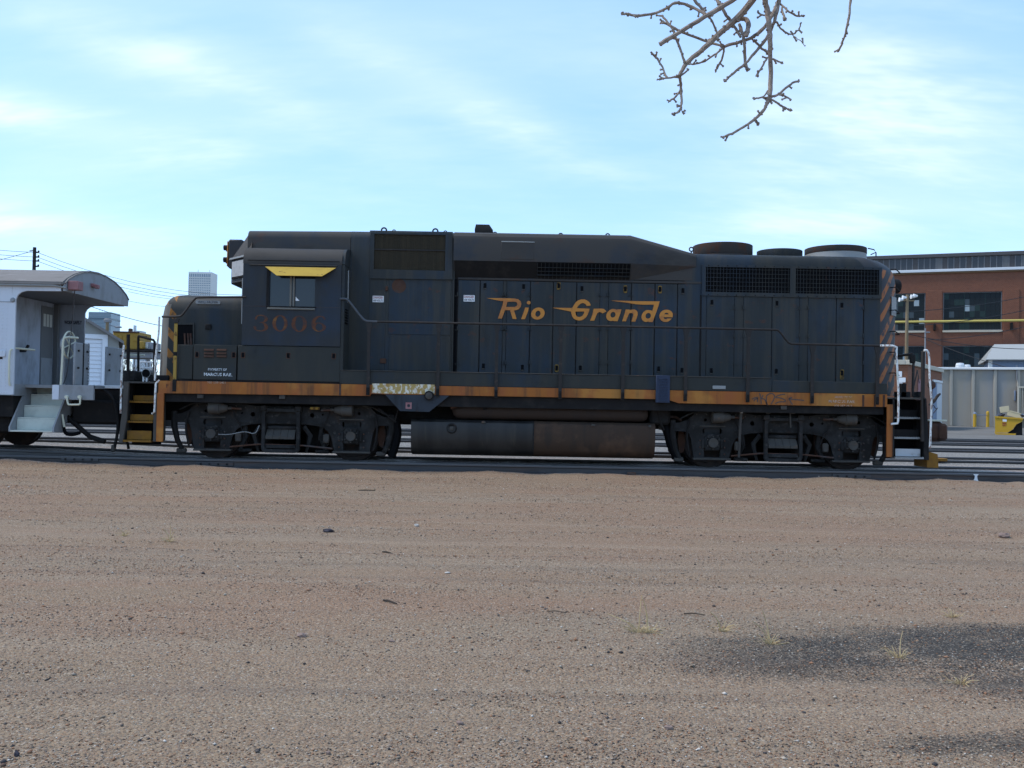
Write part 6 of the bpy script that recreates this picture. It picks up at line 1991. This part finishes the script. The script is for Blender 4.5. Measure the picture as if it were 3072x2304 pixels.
for s_ in (-1, 1):
    xe = xr + .25 if s_ > 0 else xl - .25
    za, zb_ = zr(xc), r1.z + slope * (xr + .25 - r1.x)
    MB(MSH).add([(xc, SY - .3, za), (xe, SY - .3, zb_), (xe, SY + 8.3, zb_), (xc, SY + 8.3, za), (xc, SY - .3, za - .14), (xe, SY - .3, zb_ - .14), (xe, SY + 8.3, zb_ - .14), (xc, SY + 8.3, za - .14)],
             [(0, 1, 2, 3), (4, 5, 6, 7), (0, 1, 5, 4), (1, 2, 6, 5), (2, 3, 7, 6), (3, 0, 4, 7)]).obj('roof', mShedRoof, sh)
dd = MB(MSH).box(D0, D1_, SY + .06, SY + .08, -.25, dz).obj('door', mSidingW, sh)
pm = MB(MSH.to_3x3().to_4x4()).add([(0, 0, 0), (D1_ - D0 - .02, 0, 0), (D1_ - D0 - .02, .03, .19), (0, .03, .19), (0, .035, 0), (D1_ - D0 - .02, .035, 0), (D1_ - D0 - .02, .035, .19), (0, .035, .19)],
              [(0, 1, 2, 3), (4, 5, 6, 7), (0, 1, 5, 4), (1, 2, 6, 5), (2, 3, 7, 6), (3, 0, 4, 7)]).mesh('plank', mSidingW)
z = dz - .2
while z > .2:
    share('plank', pm, dd, MSH @ Vector((D0 + .01, SY + .022, z)))
    z -= .2
MB(MSH).box(D1_, D1_ + .28, SY - .05, SY + .1, -.25, dz + .05, .01).obj('door_jamb', mSidingW, sh)
MB(MSH).box(D0 - .2, D1_ + .28, SY - .04, SY + .1, dz, dz + .22, .01).obj('door_head', mSidingW, sh)

# yellow rail crane
CY = 48.0
ck = (CY + 19.75) / F
cr = thing('rail_crane', 'yellow rail-mounted crane body parked far behind the coach end', 'crane', (at(400, 1100, CY).x, CY, -.17))
def cbox(u0, v0, u1, v1, y0, y1, name, m, c=.05):
    return MB().pbox(u0, v0, u1, v1, y0, y1, c).obj(name, m, cr)


cb = cbox(338, 996, 416, 1048, CY, CY + 2.4, 'crane_body', mMachY)
MB().pbox(400, 1010, 412, 1024, CY - .06, CY, .02).obj('engine_door', mMachY, cb)
for i_, u in enumerate((344, 356, 368)):
    MB().pbox(u, 1006, u + 9, 1040, CY - .05, CY, .02).obj('engine_door', mMachY, cb)
MB().pbox(338, 994, 416, 998, CY - .1, CY + .1, .02).obj('roof_lip', mRust, cb)
cbox(384, 985, 393, 998, CY + .5, CY + .9, 'exhaust_pipe', mRust)
wcb = cbox(416, 1026, 452, 1048, CY + .2, CY + 2.2, 'operator_cab', mMachG)
MB().pbox(436, 1030, 444, 1044, CY + .16, CY + .2, .01).obj('cab_window', mPane, wcb)
cbox(412, 1024, 430, 1046, CY - .2, CY + 1, 'winch', mMachY)
cbox(340, 1049, 455, 1054, CY - .3, CY + 2.6, 'deck', mBlack)
cbox(336, 1054, 452, 1074, CY, CY + 2.4, 'crane_car', mMachG)
for u in (346, 370, 420, 444):
    MB().lathe([(.3, -.05), (.42, 0), (.42, .12)], at(u, 1160, CY + .4), 'y', 20).obj('wheel', mWheel, cr)
cbox(338, 1140, 452, 1158, CY + .3, CY + 2.2, 'crane_truck', mBlack)
# mast with arms near the crane
mp_ = at(322, 965, 75)
ms = thing('utility_pole', 'short brown pole with a lamp arm in front of the blue glass building', 'pole', (mp_.x, 75, -.17))
MB().tube([(mp_.x, 75, -.2), (mp_.x, 75, mp_.z)], [.22, .16], 8).obj('pole_shaft', mWood, ms)
MB().tube([(mp_.x, 75, mp_.z - .3), (mp_.x + .9, 75, mp_.z - .5)], .05, 6).obj('lamp_arm', mMachG, ms)
MB().box(mp_.x + .8, mp_.x + 1.4, 74.8, 75.2, mp_.z - .6, mp_.z - .45, .04).obj('lamp_head', mMachG, ms)
MB().box(mp_.x - .3, mp_.x + .4, 74.8, 75.2, mp_.z - .1, mp_.z + .3, .08).obj('transformer', mMachG, ms)
# guard railing seen between coach and nose
GYr = 38.0
gr_ = thing('pipe_railing', 'pale pipe railing and platform behind the gap between coach and locomotive', 'railing', (at(440, 1150, GYr).x, GYr, -.17))
for v in (1086, 1103):
    MB().tube([at(420, v, GYr), at(462, v + 1, GYr)], .05, 6).obj('rail_bar', mFarWhite, gr_)
for u in (421, 431, 441, 451, 461):
    MB().tube([at(u, 1085, GYr), (at(u, 1085, GYr).x, GYr, -.17)], .045, 6).obj('rail_post', mFarWhite, gr_)


def shrub(u, v, Y, hpx, wpx, label, seed, n=26):
    R = random.Random(seed)
    p = gnd(u, v, -.17)
    k = (Y - CAM.y) / F
    b0 = at(u, v, Y)
    b0.z = -.17
    H = ZZ(u, v - hpx, Y) + .17
    t = thing('bare_shrub', label, 'shrub', b0, 'leafless shrubs behind the coach')
    MB().tube([b0, b0 + Vector((0, 0, H * .35))], [.09, .06], 6).obj('trunk', mTwigFar, t)
    cr_ = MB()
    for i in range(n):
        a = R.uniform(0, 6.28)
        s0 = b0 + Vector((0, 0, H * R.uniform(.1, .4)))
        e = b0 + Vector((cos(a) * wpx * k * R.uniform(.15, .55), sin(a) * wpx * k * .4, H * R.uniform(.6, 1.0)))
        m_ = s0.lerp(e, .5) + Vector((R.uniform(-.2, .2), 0, .15))
        cr_.tube(smooth([s0, m_, e], 1), .022, 4)
        for j in range(4):
            q_ = s0.lerp(e, R.uniform(.4, 1))
            cr_.tube([q_, q_ + Vector((R.uniform(-.5, .5), R.uniform(-.3, .3), R.uniform(.1, .5)))], .012, 3)
    cr_.obj('crown', mTwigFar, t)


shrub(350, 1150, 52, 95, 60, 'leafless shrub just left of the front step rail', 1)
shrub(400, 1150, 54, 80, 70, 'leafless shrub seen between the front end rails', 2)
shrub(452, 1150, 56, 85, 50, 'leafless shrub beside the locomotive nose', 3)
shrub(306, 1150, 58, 90, 60, 'leafless shrub behind the white shed door', 4)

# far city blocks
def block(u0, v0, u1, Y, depth, m, name, label, yaw=0):
    xa, xb = XX(u0, v0, Y), XX(u1, v0, Y)
    zt = ZZ((u0 + u1) / 2, v0, Y)
    t = thing(name, label, 'building', ((xa + xb) / 2, Y, -.17))
    w_ = MB().box(xa, xb, Y, Y + depth, -.2, zt).obj('wall', m, t)
    return t, xa, xb, zt, w_


t, xa, xb, zt, w_ = block(566, 816, 635, 1500, 30, mTower, 'tower_block', 'distant white office tower with a grid of windows above the locomotive nose')
cw = (xb - xa) / 12.6
lw = MB().box(0, cw * .62, -.4, .3, 0, 1.55).mesh('window', mTowerW)
lt = MB().box(0, cw * .62, -.4, .3, 0, 4.9).mesh('window', mTowerW)
for i in range(12):
    x = xa + (xb - xa) * .03 + (xb - xa) * .95 * i / 12
    share('window', lt, t, (x, 1500.2, zt - 8.0))
    for j in range(11):
        share('window', lw, t, (x, 1500.2, zt - 11.6 - j * 3.65))
for k in range(16):
    zf = zt - 8.8 - k * 3.65
    MB().box(xa - .3, xb + .3, 1499.4, 1500, zf, zf + .7).obj('floor_band', mTower, t)
for fx in (.32, .83):
    MB().tube([(xa + (xb - xa) * fx, 1510, zt), (xa + (xb - xa) * fx, 1510, zt + 5)], .35, 5).obj('antenna', mMachG, t)
t, xa, xb, zt, w_ = block(266, 936, 333, 900, 22, mGlassB, 'glass_office', 'distant blue glass office block behind the shed roof')
hgt = zt - ZZ(300, 955, 900)
MB().box(xa - .2, xb + .2, 899.6, 922.2, zt - hgt - 1.3, zt - hgt + .3).obj('window_band', mGlassD, t)
for k in range(1, 14):
    MB().box(xa - .12, xb + .12, 899.7, 900, zt - 1.4 * k - .12, zt - 1.4 * k + .12).obj('floor_line', mGlassD, t)
for fx in (.4, .5, .62):
    MB().tube([(xa + (xb - xa) * fx, 905, zt), (xa + (xb - xa) * fx, 905, zt + 3)], .15, 4).obj('antenna', mMachG, t)
t, xa, xb, zt, w_ = block(404, 992, 420, 700, 12, mFarWhite, 'far_building', 'small distant pale block with a chimney right of the yellow crane')
MB().box(xa - 1.0, xa + .2, 700, 703, -.2, zt + 4).obj('chimney', mFarWhite, t)
t, xa, xb, zt, w_ = block(420, 1004, 436, 720, 12, mMachG, 'far_building', 'low grey distant block beside the pale one')
for k in range(4):
    MB().box(xa, xb, 719.8, 720, zt - 2 - k * 3, zt - 1 - k * 3).obj('window_band', mGlassD, t)

# ================================================================== BACKGROUND RIGHT
TH = math.atan(0.39)


def face_frame(P):
    """local x along the facade towards the right and the viewer, local y away, z up"""
    return Matrix.Translation(P) @ Matrix.Rotation(-TH, 4, 'Z')


def on_face(u, v, M):
    inv = M.inverted()
    o_ = inv @ CAM
    d = inv.to_3x3() @ ray(u, v)
    t_ = -o_.y / d.y
    q_ = o_ + d * t_
    return q_.x, q_.z


P = at(2900, 1240, 88.0)
P.z = -.17
MBk = face_frame(P)
fx = lambda u, v=960: on_face(u, v, MBk)[0]
fz = lambda v, u=2900: on_face(u, v, MBk)[1]
BB = thing('brick_workshop', 'large red brick railway workshop with tall multi-pane windows and clerestory', 'building', P)


def bface(mb, name, m, parent=None, **k):
    o = bpy.data.objects.new(name, mb.mesh(name, m))
    COL.objects.link(o)
    o.matrix_world = MBk
    pp = parent or BB
    o.parent = pp
    if pp is BB:
        o.matrix_parent_inverse = Matrix.Translation(-BB.location)
    else:
        o.matrix_parent_inverse = MBk.inverted()
    return o


sL, sR = fx(2480), fx(3180)
zBrick, zBand0, zBand1, zCl0, zCl1, zTop = fz(819), fz(818), fz(806), fz(805), fz(768), fz(757)
WIN = []
cols = [(2598, 2776), (2829, 3006), (3061, 3240)]
rows = [(876, 991), (1037, 1122)]
loops = [rect(sL, sR, 0, zBrick)]
for a, b in cols:
    for v0, v1 in rows:
        x0, x1, z0, z1 = fx(a), fx(b), max(fz(v1), .3), fz(v0)
        if x1 < sR:
            loops.append(rect(x0, x1, z0, z1))
            WIN.append((x0, x1, z0, z1))
bface(MB().plate(loops, 0, .5), 'wall', mBrick)
bface(MB().box(sL, sL + .5, .5, 20, 0, zBrick).box(sR - .5, sR, .5, 20, 0, zBrick).box(sL, sR, 20, 20.5, 0, zBrick), 'rear_wall', mBrick)
bface(MB().box(sL, sR, .5, 20, zBrick - .6, zBrick - .1), 'roof_slab', mDarkRoof)
for a, b in ((2776, 2829), (3006, 3061)):
    bface(MB().box(fx(a) + .12, fx(b) - .12, -.10, -.003, 0, fz(870), .02), 'pilaster', mBrick)
bface(MB().box(sL, sR, -.18, .3, zBrick, zBand0 + .14, .03), 'fascia', mBrown)
bface(MB().box(sL, sR, -.32, .3, zBand0 + .15, zBand1, .03), 'cornice', mBand)
bface(MB().box(sL, sR, .55, 1.0, zBand1, zCl1), 'clerestory_wall', mDarkRoof)
bface(MB().box(sL, sR, .2, 19, zCl1, zTop, .05), 'roof_edge', mDarkRoof)
RW = random.Random(5)
n = int((sR - sL) / ((fx(2951) - fx(2933))))
stp = (sR - sL) / n
pmz = [MB().box(.04, stp - .04, .46, .548, zBand1 + .05, zCl1 - .03).mesh('clerestory_pane', m_) for m_ in mClere]
mum = MB().box(-.05, .05, .40, .545, zBand1 + .02, zCl1 - .02).mesh('mullion', mMull)


def bshare(name, me, loc, parent):
    o = bpy.data.objects.new(name, me)
    COL.objects.link(o)
    o.parent = parent
    o.matrix_parent_inverse = Matrix.Translation(-BB.location) @ MBk if parent is BB else Matrix()
    o.location = loc
    return o


for i in range(n):
    bshare('clerestory_pane', pmz[RW.choices((0, 1, 2), (6, 4, 1))[0]], (sL + i * stp, 0, 0), BB)
    bshare('mullion', mum, (sL + i * stp, 0, 0), BB)
for x0, x1, z0, z1 in WIN:
    upper = z1 > fz(1000)
    nc, nr = 11, (6 if upper else 4)
    fw = bface(MB().plate([rect(x0, x1, z0, z1), rect(x0 + .1, x1 - .1, z0 + .1, z1 - .1)], .12, .28), 'window_frame', mMull)
    cw, ch = (x1 - x0 - .2) / nc, (z1 - z0 - .2) / nr
    pms = [MB().box(.006, cw - .006, .20, .22, .006, ch - .006).mesh('pane', m_) for m_ in mPaneD]
    for i in range(nc):
        for j in range(nr):
            k = RW.choices((0, 1, 2, 3), (74, 14, 9, 3))[0]
            bshare('pane', pms[k], (x0 + .1 + i * cw, 0, z0 + .1 + j * ch), fw)
    for i in range(1, nc):
        if i % 4 == 0 or i == 0:
            bshare('mullion', MB().box(-.035, .035, .17, .25, z0 + .1, z1 - .1).mesh('mullion', mPaneD[1]), (x0 + .1 + i * cw, 0, 0), fw)
    bface(MB().box(x0 - .05, x1 + .05, -.12, .12, z0 - .22, z0 - .003, .02), 'window_sill', mCoping)
yp = fz(965)
PIP = bface(MB().tube([(sL, -.75, yp), (sR, -.75, yp)], .14, 10), 'gas_pipe', mPipeY)
for a in (2803, 3033):
    bface(MB().box(fx(a) - .12, fx(a) + .12, -.8, 0, yp - 1.0, yp - .22, .03), 'pipe_bracket', mBlack)
lampb = at(2755, 921, 84)

# concrete annex
P2 = gnd(2900, 1279)
MC = face_frame(P2)
AN = thing('concrete_annex', 'long low annex of grey ribbed concrete panels with white coping', 'building', P2)


def aface(mb, name, m, parent=None):
    o = bpy.data.objects.new(name, mb.mesh(name, m))
    COL.objects.link(o)
    o.parent = parent or AN
    o.matrix_parent_inverse = Matrix.Translation(-AN.location) @ MC if parent is None else Matrix()
    return o


ax = lambda u, v=1200: on_face(u, v, MC)[0]
az = lambda v, u=2900: on_face(u, v, MC)[1]
zt2 = az(1109)
ribs = [2805, 2853, 2919, 2985, 3055, 3125, 3195]
for a, b in zip(ribs, ribs[1:]):
    aface(MB().box(ax(a) + .10, ax(b) - .10, 0, .3, 0, zt2, .02), 'wall_panel', mConc)
    m_ = (a + b) / 2
    aface(MB().box(ax(b) - .12, ax(b) + .12, -.16, .25, 0, zt2 - .02, .03), 'rib', mConcRib)
aface(MB().box(ax(2805) + .1, ax(3195), -.28, .5, zt2, zt2 + .2, .03), 'coping', mCap)
aface(MB().box(ax(2805) + .1, ax(3195), .3, 9, 0, zt2 - .1), 'building_core', mConc)
for u0, u1, v in ((2869, 2897, 1094), (2894, 2916, 1099)):
    x0, x1 = ax(u0), ax(u1)
    r = (x1 - x0) / 2
    hz_ = az(v) - zt2 + .12
    aface(MB().lathe([(r * .8, 0), (r, .05), (r, hz_ * .45), (r * .92, hz_ * .5), (r * .98, hz_ * .6), (r * .8, hz_ * .95), (r * .2, hz_)], ((x0 + x1) / 2, 1.5, zt2 + .1), 'z', 20), 'roof_vent', mWhite)
g0 = (ax(3048), az(1252), ax(3100), az(1158))
GT = aface(MB().plate([rect(g0[0], g0[2], g0[1], g0[3]), rect(g0[0] + .14, g0[2] - .14, g0[1] + .14, g0[3] - .14)], -.9, -.75), 'window_cage', mCoping)
for k in range(7):
    x = g0[0] + .14 + (g0[2] - g0[0] - .28) * (k + .5) / 7
    aface(MB().box(x - .03, x + .03, -.85, -.80, g0[1] + .14, g0[3] - .14), 'cage_bar', mCoping)
aface(MB().box(g0[0] + .05, g0[2] - .05, -.74, -.0, g0[1], g0[3]), 'cage_box', mDarkRoof)
aface(MB().box(ax(3042), ax(3047), -.12, -.003, az(1200), az(1170), .02), 'electric_meter', mShedBlue)
aface(MB().tube([(ax(3049), -.2, az(1140)), (ax(3049), -.2, az(1096))], .04, 6), 'vent_pipe', mMachG)

# blue metal building above the annex
P3 = P2 + MC.to_3x3() @ Vector((0, 14, 0))
MD = face_frame(P3)
bx_ = lambda u, v=1085: on_face(u, v, MD)[0]
bz_ = lambda v, u=3030: on_face(u, v, MD)[1]
BMt = thing('metal_building', 'blue metal-sided building with pale gabled roof behind the annex', 'building', P3)
x0, x1 = bx_(2973), bx_(3250)
ze, zr_ = bz_(1078), bz_(1026)
def dface(mb, name, m):
    o = bpy.data.objects.new(name, mb.mesh(name, m))
    COL.objects.link(o)
    o.parent = BMt
    o.matrix_parent_inverse = Matrix.Translation(-BMt.location) @ MD
    return o


dface(MB().box(x0, x1, 0, 7, 0, ze), 'wall', mShedBlue)
for k in range(46):
    xk = x0 + .4 + (x1 - x0 - .6) * k / 46
    dface(MB().box(xk - .04, xk + .04, -.05, -.002, 0, ze - .05), 'siding_rib', mShedBlue)
dface(MB().box(x0 - .25, x0 + .12, -.1, .1, 0, ze, .02), 'corner_trim', mCap)
xi = bx_(3015)
dface(MB().add([(x0 - .5, -.5, ze), (x1, -.5, ze), (x1, 3.5, zr_), (xi - .6, 3.5, zr_), (x0 - .5, -.5, ze - .10), (x1, -.5, ze - .10), (x1, 3.5, zr_ - .10), (xi - .6, 3.5, zr_ - .10)],
               [(0, 1, 2, 3), (4, 5, 6, 7), (0, 1, 5, 4), (1, 2, 6, 5), (2, 3, 7, 6), (3, 0, 4, 7)]), 'roof', mGalv)
dface(MB().add([(x0 - .5, 7.5, ze), (x1, 7.5, ze), (x1, 3.52, zr_), (xi - .6, 3.52, zr_), (x0 - .5, 7.5, ze - .2), (x1, 7.5, ze - .2), (x1, 3.52, zr_ - .2), (xi - .6, 3.52, zr_ - .2)],
               [(0, 1, 2, 3), (4, 5, 6, 7), (0, 1, 5, 4), (1, 2, 6, 5), (2, 3, 7, 6), (3, 0, 4, 7)]), 'roof', mGalv)
dface(MB().add([(x0 - .5, -.5, ze - .01), (x0 - .5, 7.5, ze - .01), (xi - .62, 3.51, zr_ - .01), (x0 - .5, -.5, ze - .2), (x0 - .5, 7.5, ze - .2), (xi - .62, 3.51, zr_ - .2)],
               [(0, 1, 2), (3, 4, 5), (0, 1, 4, 3), (1, 2, 5, 4), (2, 0, 3, 5)]), 'roof', mGalv)

# small orange brick block beside the annex
k1_ = Vector((26.3, 43.5, -.17))
SB = thing('brick_outbuilding', 'small orange brick block with cream coping behind the rear steps', 'building', k1_)
e_ = Vector((cos(TH), -sin(TH), 0))
f_dir = (Vector((34.3, 56.2, -.17)) - k1_)
flen = f_dir.length
f_dir.normalize()
an_ = atan2(f_dir.y, f_dir.x)
MS = Matrix.Translation(k1_) @ Matrix.Rotation(an_, 4, 'Z')     # local x along the receding side wall, local -y outward
MF = Matrix.Translation(k1_) @ Matrix.Rotation(-TH, 4, 'Z')
hS = ZZ(2718, 1094, k1_.y) + .17


def sface(mb, name, m, M_):
    o = bpy.data.objects.new(name, mb.mesh(name, m))
    COL.objects.link(o)
    o.parent = SB
    o.matrix_parent_inverse = Matrix.Translation(-SB.location) @ M_
    return o


sface(MB().box(0.02, flen, 0, .3, 0, hS), 'side_wall', mBrickO, MS)
sface(MB().box(-9, 0, 0, .3, 0, hS), 'front_wall', mBrickO, MF)
sface(MB().box(-.15, flen + .1, -.15, .4, hS, hS + .32, .03), 'coping', mCoping, MS)
sface(MB().box(-9, -.16, -.15, .4, hS, hS + .32, .03), 'coping', mCoping, MF)
sface(MB().box(-8.9, -.2, .35, 8, hS - .6, hS - .4), 'roof', mDarkRoof, MF)


def on_side(u, v):
    inv = MS.inverted()
    o_ = inv @ CAM
    d = inv.to_3x3() @ ray(u, v)
    t_ = -o_.y / d.y
    q_ = o_ + d * t_
    return q_.x, q_.z


x0, zz0 = on_side(2796, 1268)
x1, zz1 = on_side(2823, 1147)
sface(MB().box(x0, x0 + (x1 - x0) * .42, -.06, -.003, 0.02, zz1 - .1, .01), 'door', mShedBlue, MS)
sface(MB().box(x0 + (x1 - x0) * .42, x1, -.08, -.003, 0.02, zz1 - .1, .01), 'door', mFarWhite, MS)
sface(MB().box(x0 - .1, x1 + .1, -.12, -.003, zz1 - .08, zz1 + .1, .02), 'door_lintel', mCap, MS)
x0, _ = on_side(2752, 1200)
x1, zz1 = on_side(2770, 1140)
sface(MB().box(x0, x1, -.06, -.003, 0.02, zz1, .01), 'painted_panel', mPink, MS)
for u0, v0, u1, v1 in ((2693, 1114, 2706, 1131), (2694, 1133, 2717, 1147), (2695, 1148, 2708, 1172)):
    inv = MF.inverted()
    def off(u, v):
        o_ = inv @ CAM
        d = inv.to_3x3() @ ray(u, v)
        q_ = o_ + d * (-o_.y / d.y)
        return q_.x, q_.z
    a0, a1 = off(u0, v1), off(u1, v0)
    sface(MB().box(a0[0], min(a1[0], -.03), -.05, -.003, a0[1], a1[1], .01), 'notice_board', mSignW, MF)

# wooden light pole with floodlights
LP = at(2722, 884, 62)
lp_ = thing('light_pole', 'tan wooden pole with white floodlights in front of the brick workshop', 'pole', (LP.x, 62, -.17))
pb = at(2732, 1100, 62)
MB().tube([(LP.x - .05, 62, -.2), (LP.x, 62, LP.z)], [.17, .12], 10).obj('pole_shaft', mWood, lp_)
za_ = ZZ(2722, 902, 62)
MB().box(LP.x - .8, LP.x + .6, 61.9, 62.05, za_ - .05, za_ + .05, .01).obj('cross_arm', mWood, lp_)
for u, v in ((2706, 899), (2716, 893), (2741, 890), (2749, 888)):
    c = at(u, v, 61.6)
    MB().lathe([(.08, .1), (.14, -.1), (.20, -.24)], c, 'x' if u > 2722 else 'x', 12).obj('floodlight', mWhite, lp_)
LP2 = at(2776, 985, 66)
lp2 = thing('utility_pole', 'thin grey service mast beside the brick workshop', 'pole', (LP2.x, 66, -.17))
MB().tube([(LP2.x, 66, -.2), (LP2.x, 66, LP2.z)], [.09, .07], 8).obj('pole_shaft', mMachG, lp2)
MB().box(LP2.x - .1, LP2.x + .4, 65.9, 66.1, LP2.z - .4, LP2.z - .3, .02).obj('service_head', mMachG, lp2)
wire(at(2722, 935, 62), at(3300, 830, 70), .6, 'overhead_wire', 'upper dark wire rising right across the brick workshop windows', .03)
wire(at(2730, 978, 62), at(3300, 868, 70), .6, 'overhead_wire', 'middle dark wire rising right across the brick workshop', .03)
wire(at(2778, 1020, 66), at(3300, 905, 72), .8, 'overhead_wire', 'lower dark wire rising right across the brick workshop', .03)
wire(at(2722, 1001, 62), at(3180, 1045, 64), .5, 'overhead_wire', 'dark wire sagging right below the yellow pipe', .03)
wire(at(2778, 1018, 66), at(3060, 1112, 60), .2, 'overhead_wire', 'service drop wire running down right to the annex', .03)
# rooftop cross on the workshop seen above the hood
# bollards and dumpster
for u, vt, cap_m, lab in ((2924, 1236, mShedBlue, 'yellow bollard with a blue cap in front of the concrete annex'), (2963, 1233, mDump, 'plain yellow bollard beside the dumpster')):
    p = gnd(u, 1281)
    zt = ZZ(u, vt, p.y)
    bo = thing('bollard', lab, 'bollard', p, 'yellow bollards')
    MB().lathe([(.125, 0), (.125, zt + .17 - .16)], p, 'z', 14).obj('post', mDump, bo)
    MB().lathe([(.127, 0), (.125, .06), (.08, .13), (.02, .155)], (p.x, p.y, zt - .155), 'z', 14).obj('cap', cap_m, bo)
pa, pb = gnd(2926, 1281), gnd(2961, 1281)
o = MB().tube([(pa.x, pa.y, ZZ(2930, 1245, pa.y)), (pb.x, pb.y, ZZ(2960, 1245, pb.y))], .03, 6).obj('bollard_chain', mShedBlue)
tag(o, 'thin rail joining the two yellow bollards', 'rail')

p = gnd(2992, 1304)
Yd = p.y
MDU = Matrix.Translation((p.x, Yd, 0)) @ Matrix.Rotation(radians(-27), 4, 'Z') @ Matrix.Diagonal((.89, 1, 1, 1)) @ Matrix.Translation((-p.x, -Yd, 0))
DU = thing('dumpster', 'yellow steel dumpster overflowing with boxes and bags at the right edge', 'dumpster', (p.x, Yd, -.17))


def dpx(pts):
    return [(q_.x, q_.z) for q_ in (at(u, v, Yd) for u, v in pts)]


body = dpx([(2985, 1251), (3067, 1257), (3066, 1264), (3048, 1273), (3038, 1288), (3022, 1298), (2985, 1298)])
MB(MDU).prism(body, 'y', Yd, Yd + 1.5).obj('bin_body', mDump, DU)
MB(MDU).prism(dpx([(3066, 1266), (3067, 1306), (3040, 1306), (3024, 1299), (3040, 1289), (3050, 1274)]), 'y', Yd + .25, Yd + 1.4).obj('bin_side_shade', mBlack, DU)  # black wedge paints the shade on the dumpster's right side
MB(MDU).prism(dpx([(2982, 1295), (2990, 1299), (3048, 1300), (3046, 1306), (2988, 1305)]), 'y', Yd - .03, Yd + .08).obj('skid', mDump, DU)
MB(MDU).prism(dpx([(2984, 1248), (3068, 1254), (3068, 1259), (2984, 1253)]), 'y', Yd - .05, Yd + .06).obj('rim', mDump, DU)
st_ = MB(MDU).prism(dpx([(3008, 1257), (3020, 1258), (3020, 1265), (3008, 1264)]), 'y', Yd - .012, Yd - .002).obj('sticker', mSignW, DU)
for s__, v in (('TRASH', 1270), ('ONLY', 1276)):
    tb = text('bin_text', s__, mRed, DU, 3013, v, Yd - .008, 13, 4.5, .006, .004)
    tb.data.transform(MDU)
cbx = at(3003, 1228, Yd + .4)
o = MB(MDU @ Matrix.Translation(cbx) @ Matrix.Rotation(radians(-9), 4, 'Y')).box(-.27, .27, -.2, .3, -.17, .17, .01).obj('cardboard_box', mCard)
tag(o, 'tan cardboard box tilted on top of the yellow dumpster', 'box')
cbx = at(3030, 1243, Yd + .5)
o = MB(MDU @ Matrix.Translation(cbx) @ Matrix.Rotation(radians(14), 4, 'Y')).box(-.42, .42, -.3, .3, -.16, .10, .01).box(-.30, .36, -.32, .32, .10, .16, .01).obj('cardboard_box', mCard)
tag(o, 'flattened brown carton leaning in the yellow dumpster', 'box')
for i, (u, v, w_) in enumerate(((2993, 1245, 12), (2984, 1249, 8), (3056, 1247, 9))):
    c = at(u, v, Yd + .4)
    o = MB(MDU).blob(c, (w_ * .019, .3, .11), i + 3, .5, 2).obj('rubbish_bag', mBag)
    tag(o, ('dark rubbish bag at the left rim of the dumpster', 'smaller dark bag spilling over the left edge of the dumpster', 'dark bag at the right end of the dumpster')[i], 'bag', 'rubbish bags in the dumpster')

# yellow timber stop on the track behind the rear step
c = at(2812, 1354, 3.3)
o = MB().box(c.x - .12, c.x + .14, 3.05, 3.3, -.02, .05, .01).obj('wheel_stop', mStepY)
tag(o, 'yellow painted stop block on the second track behind the rear coupler', 'block')
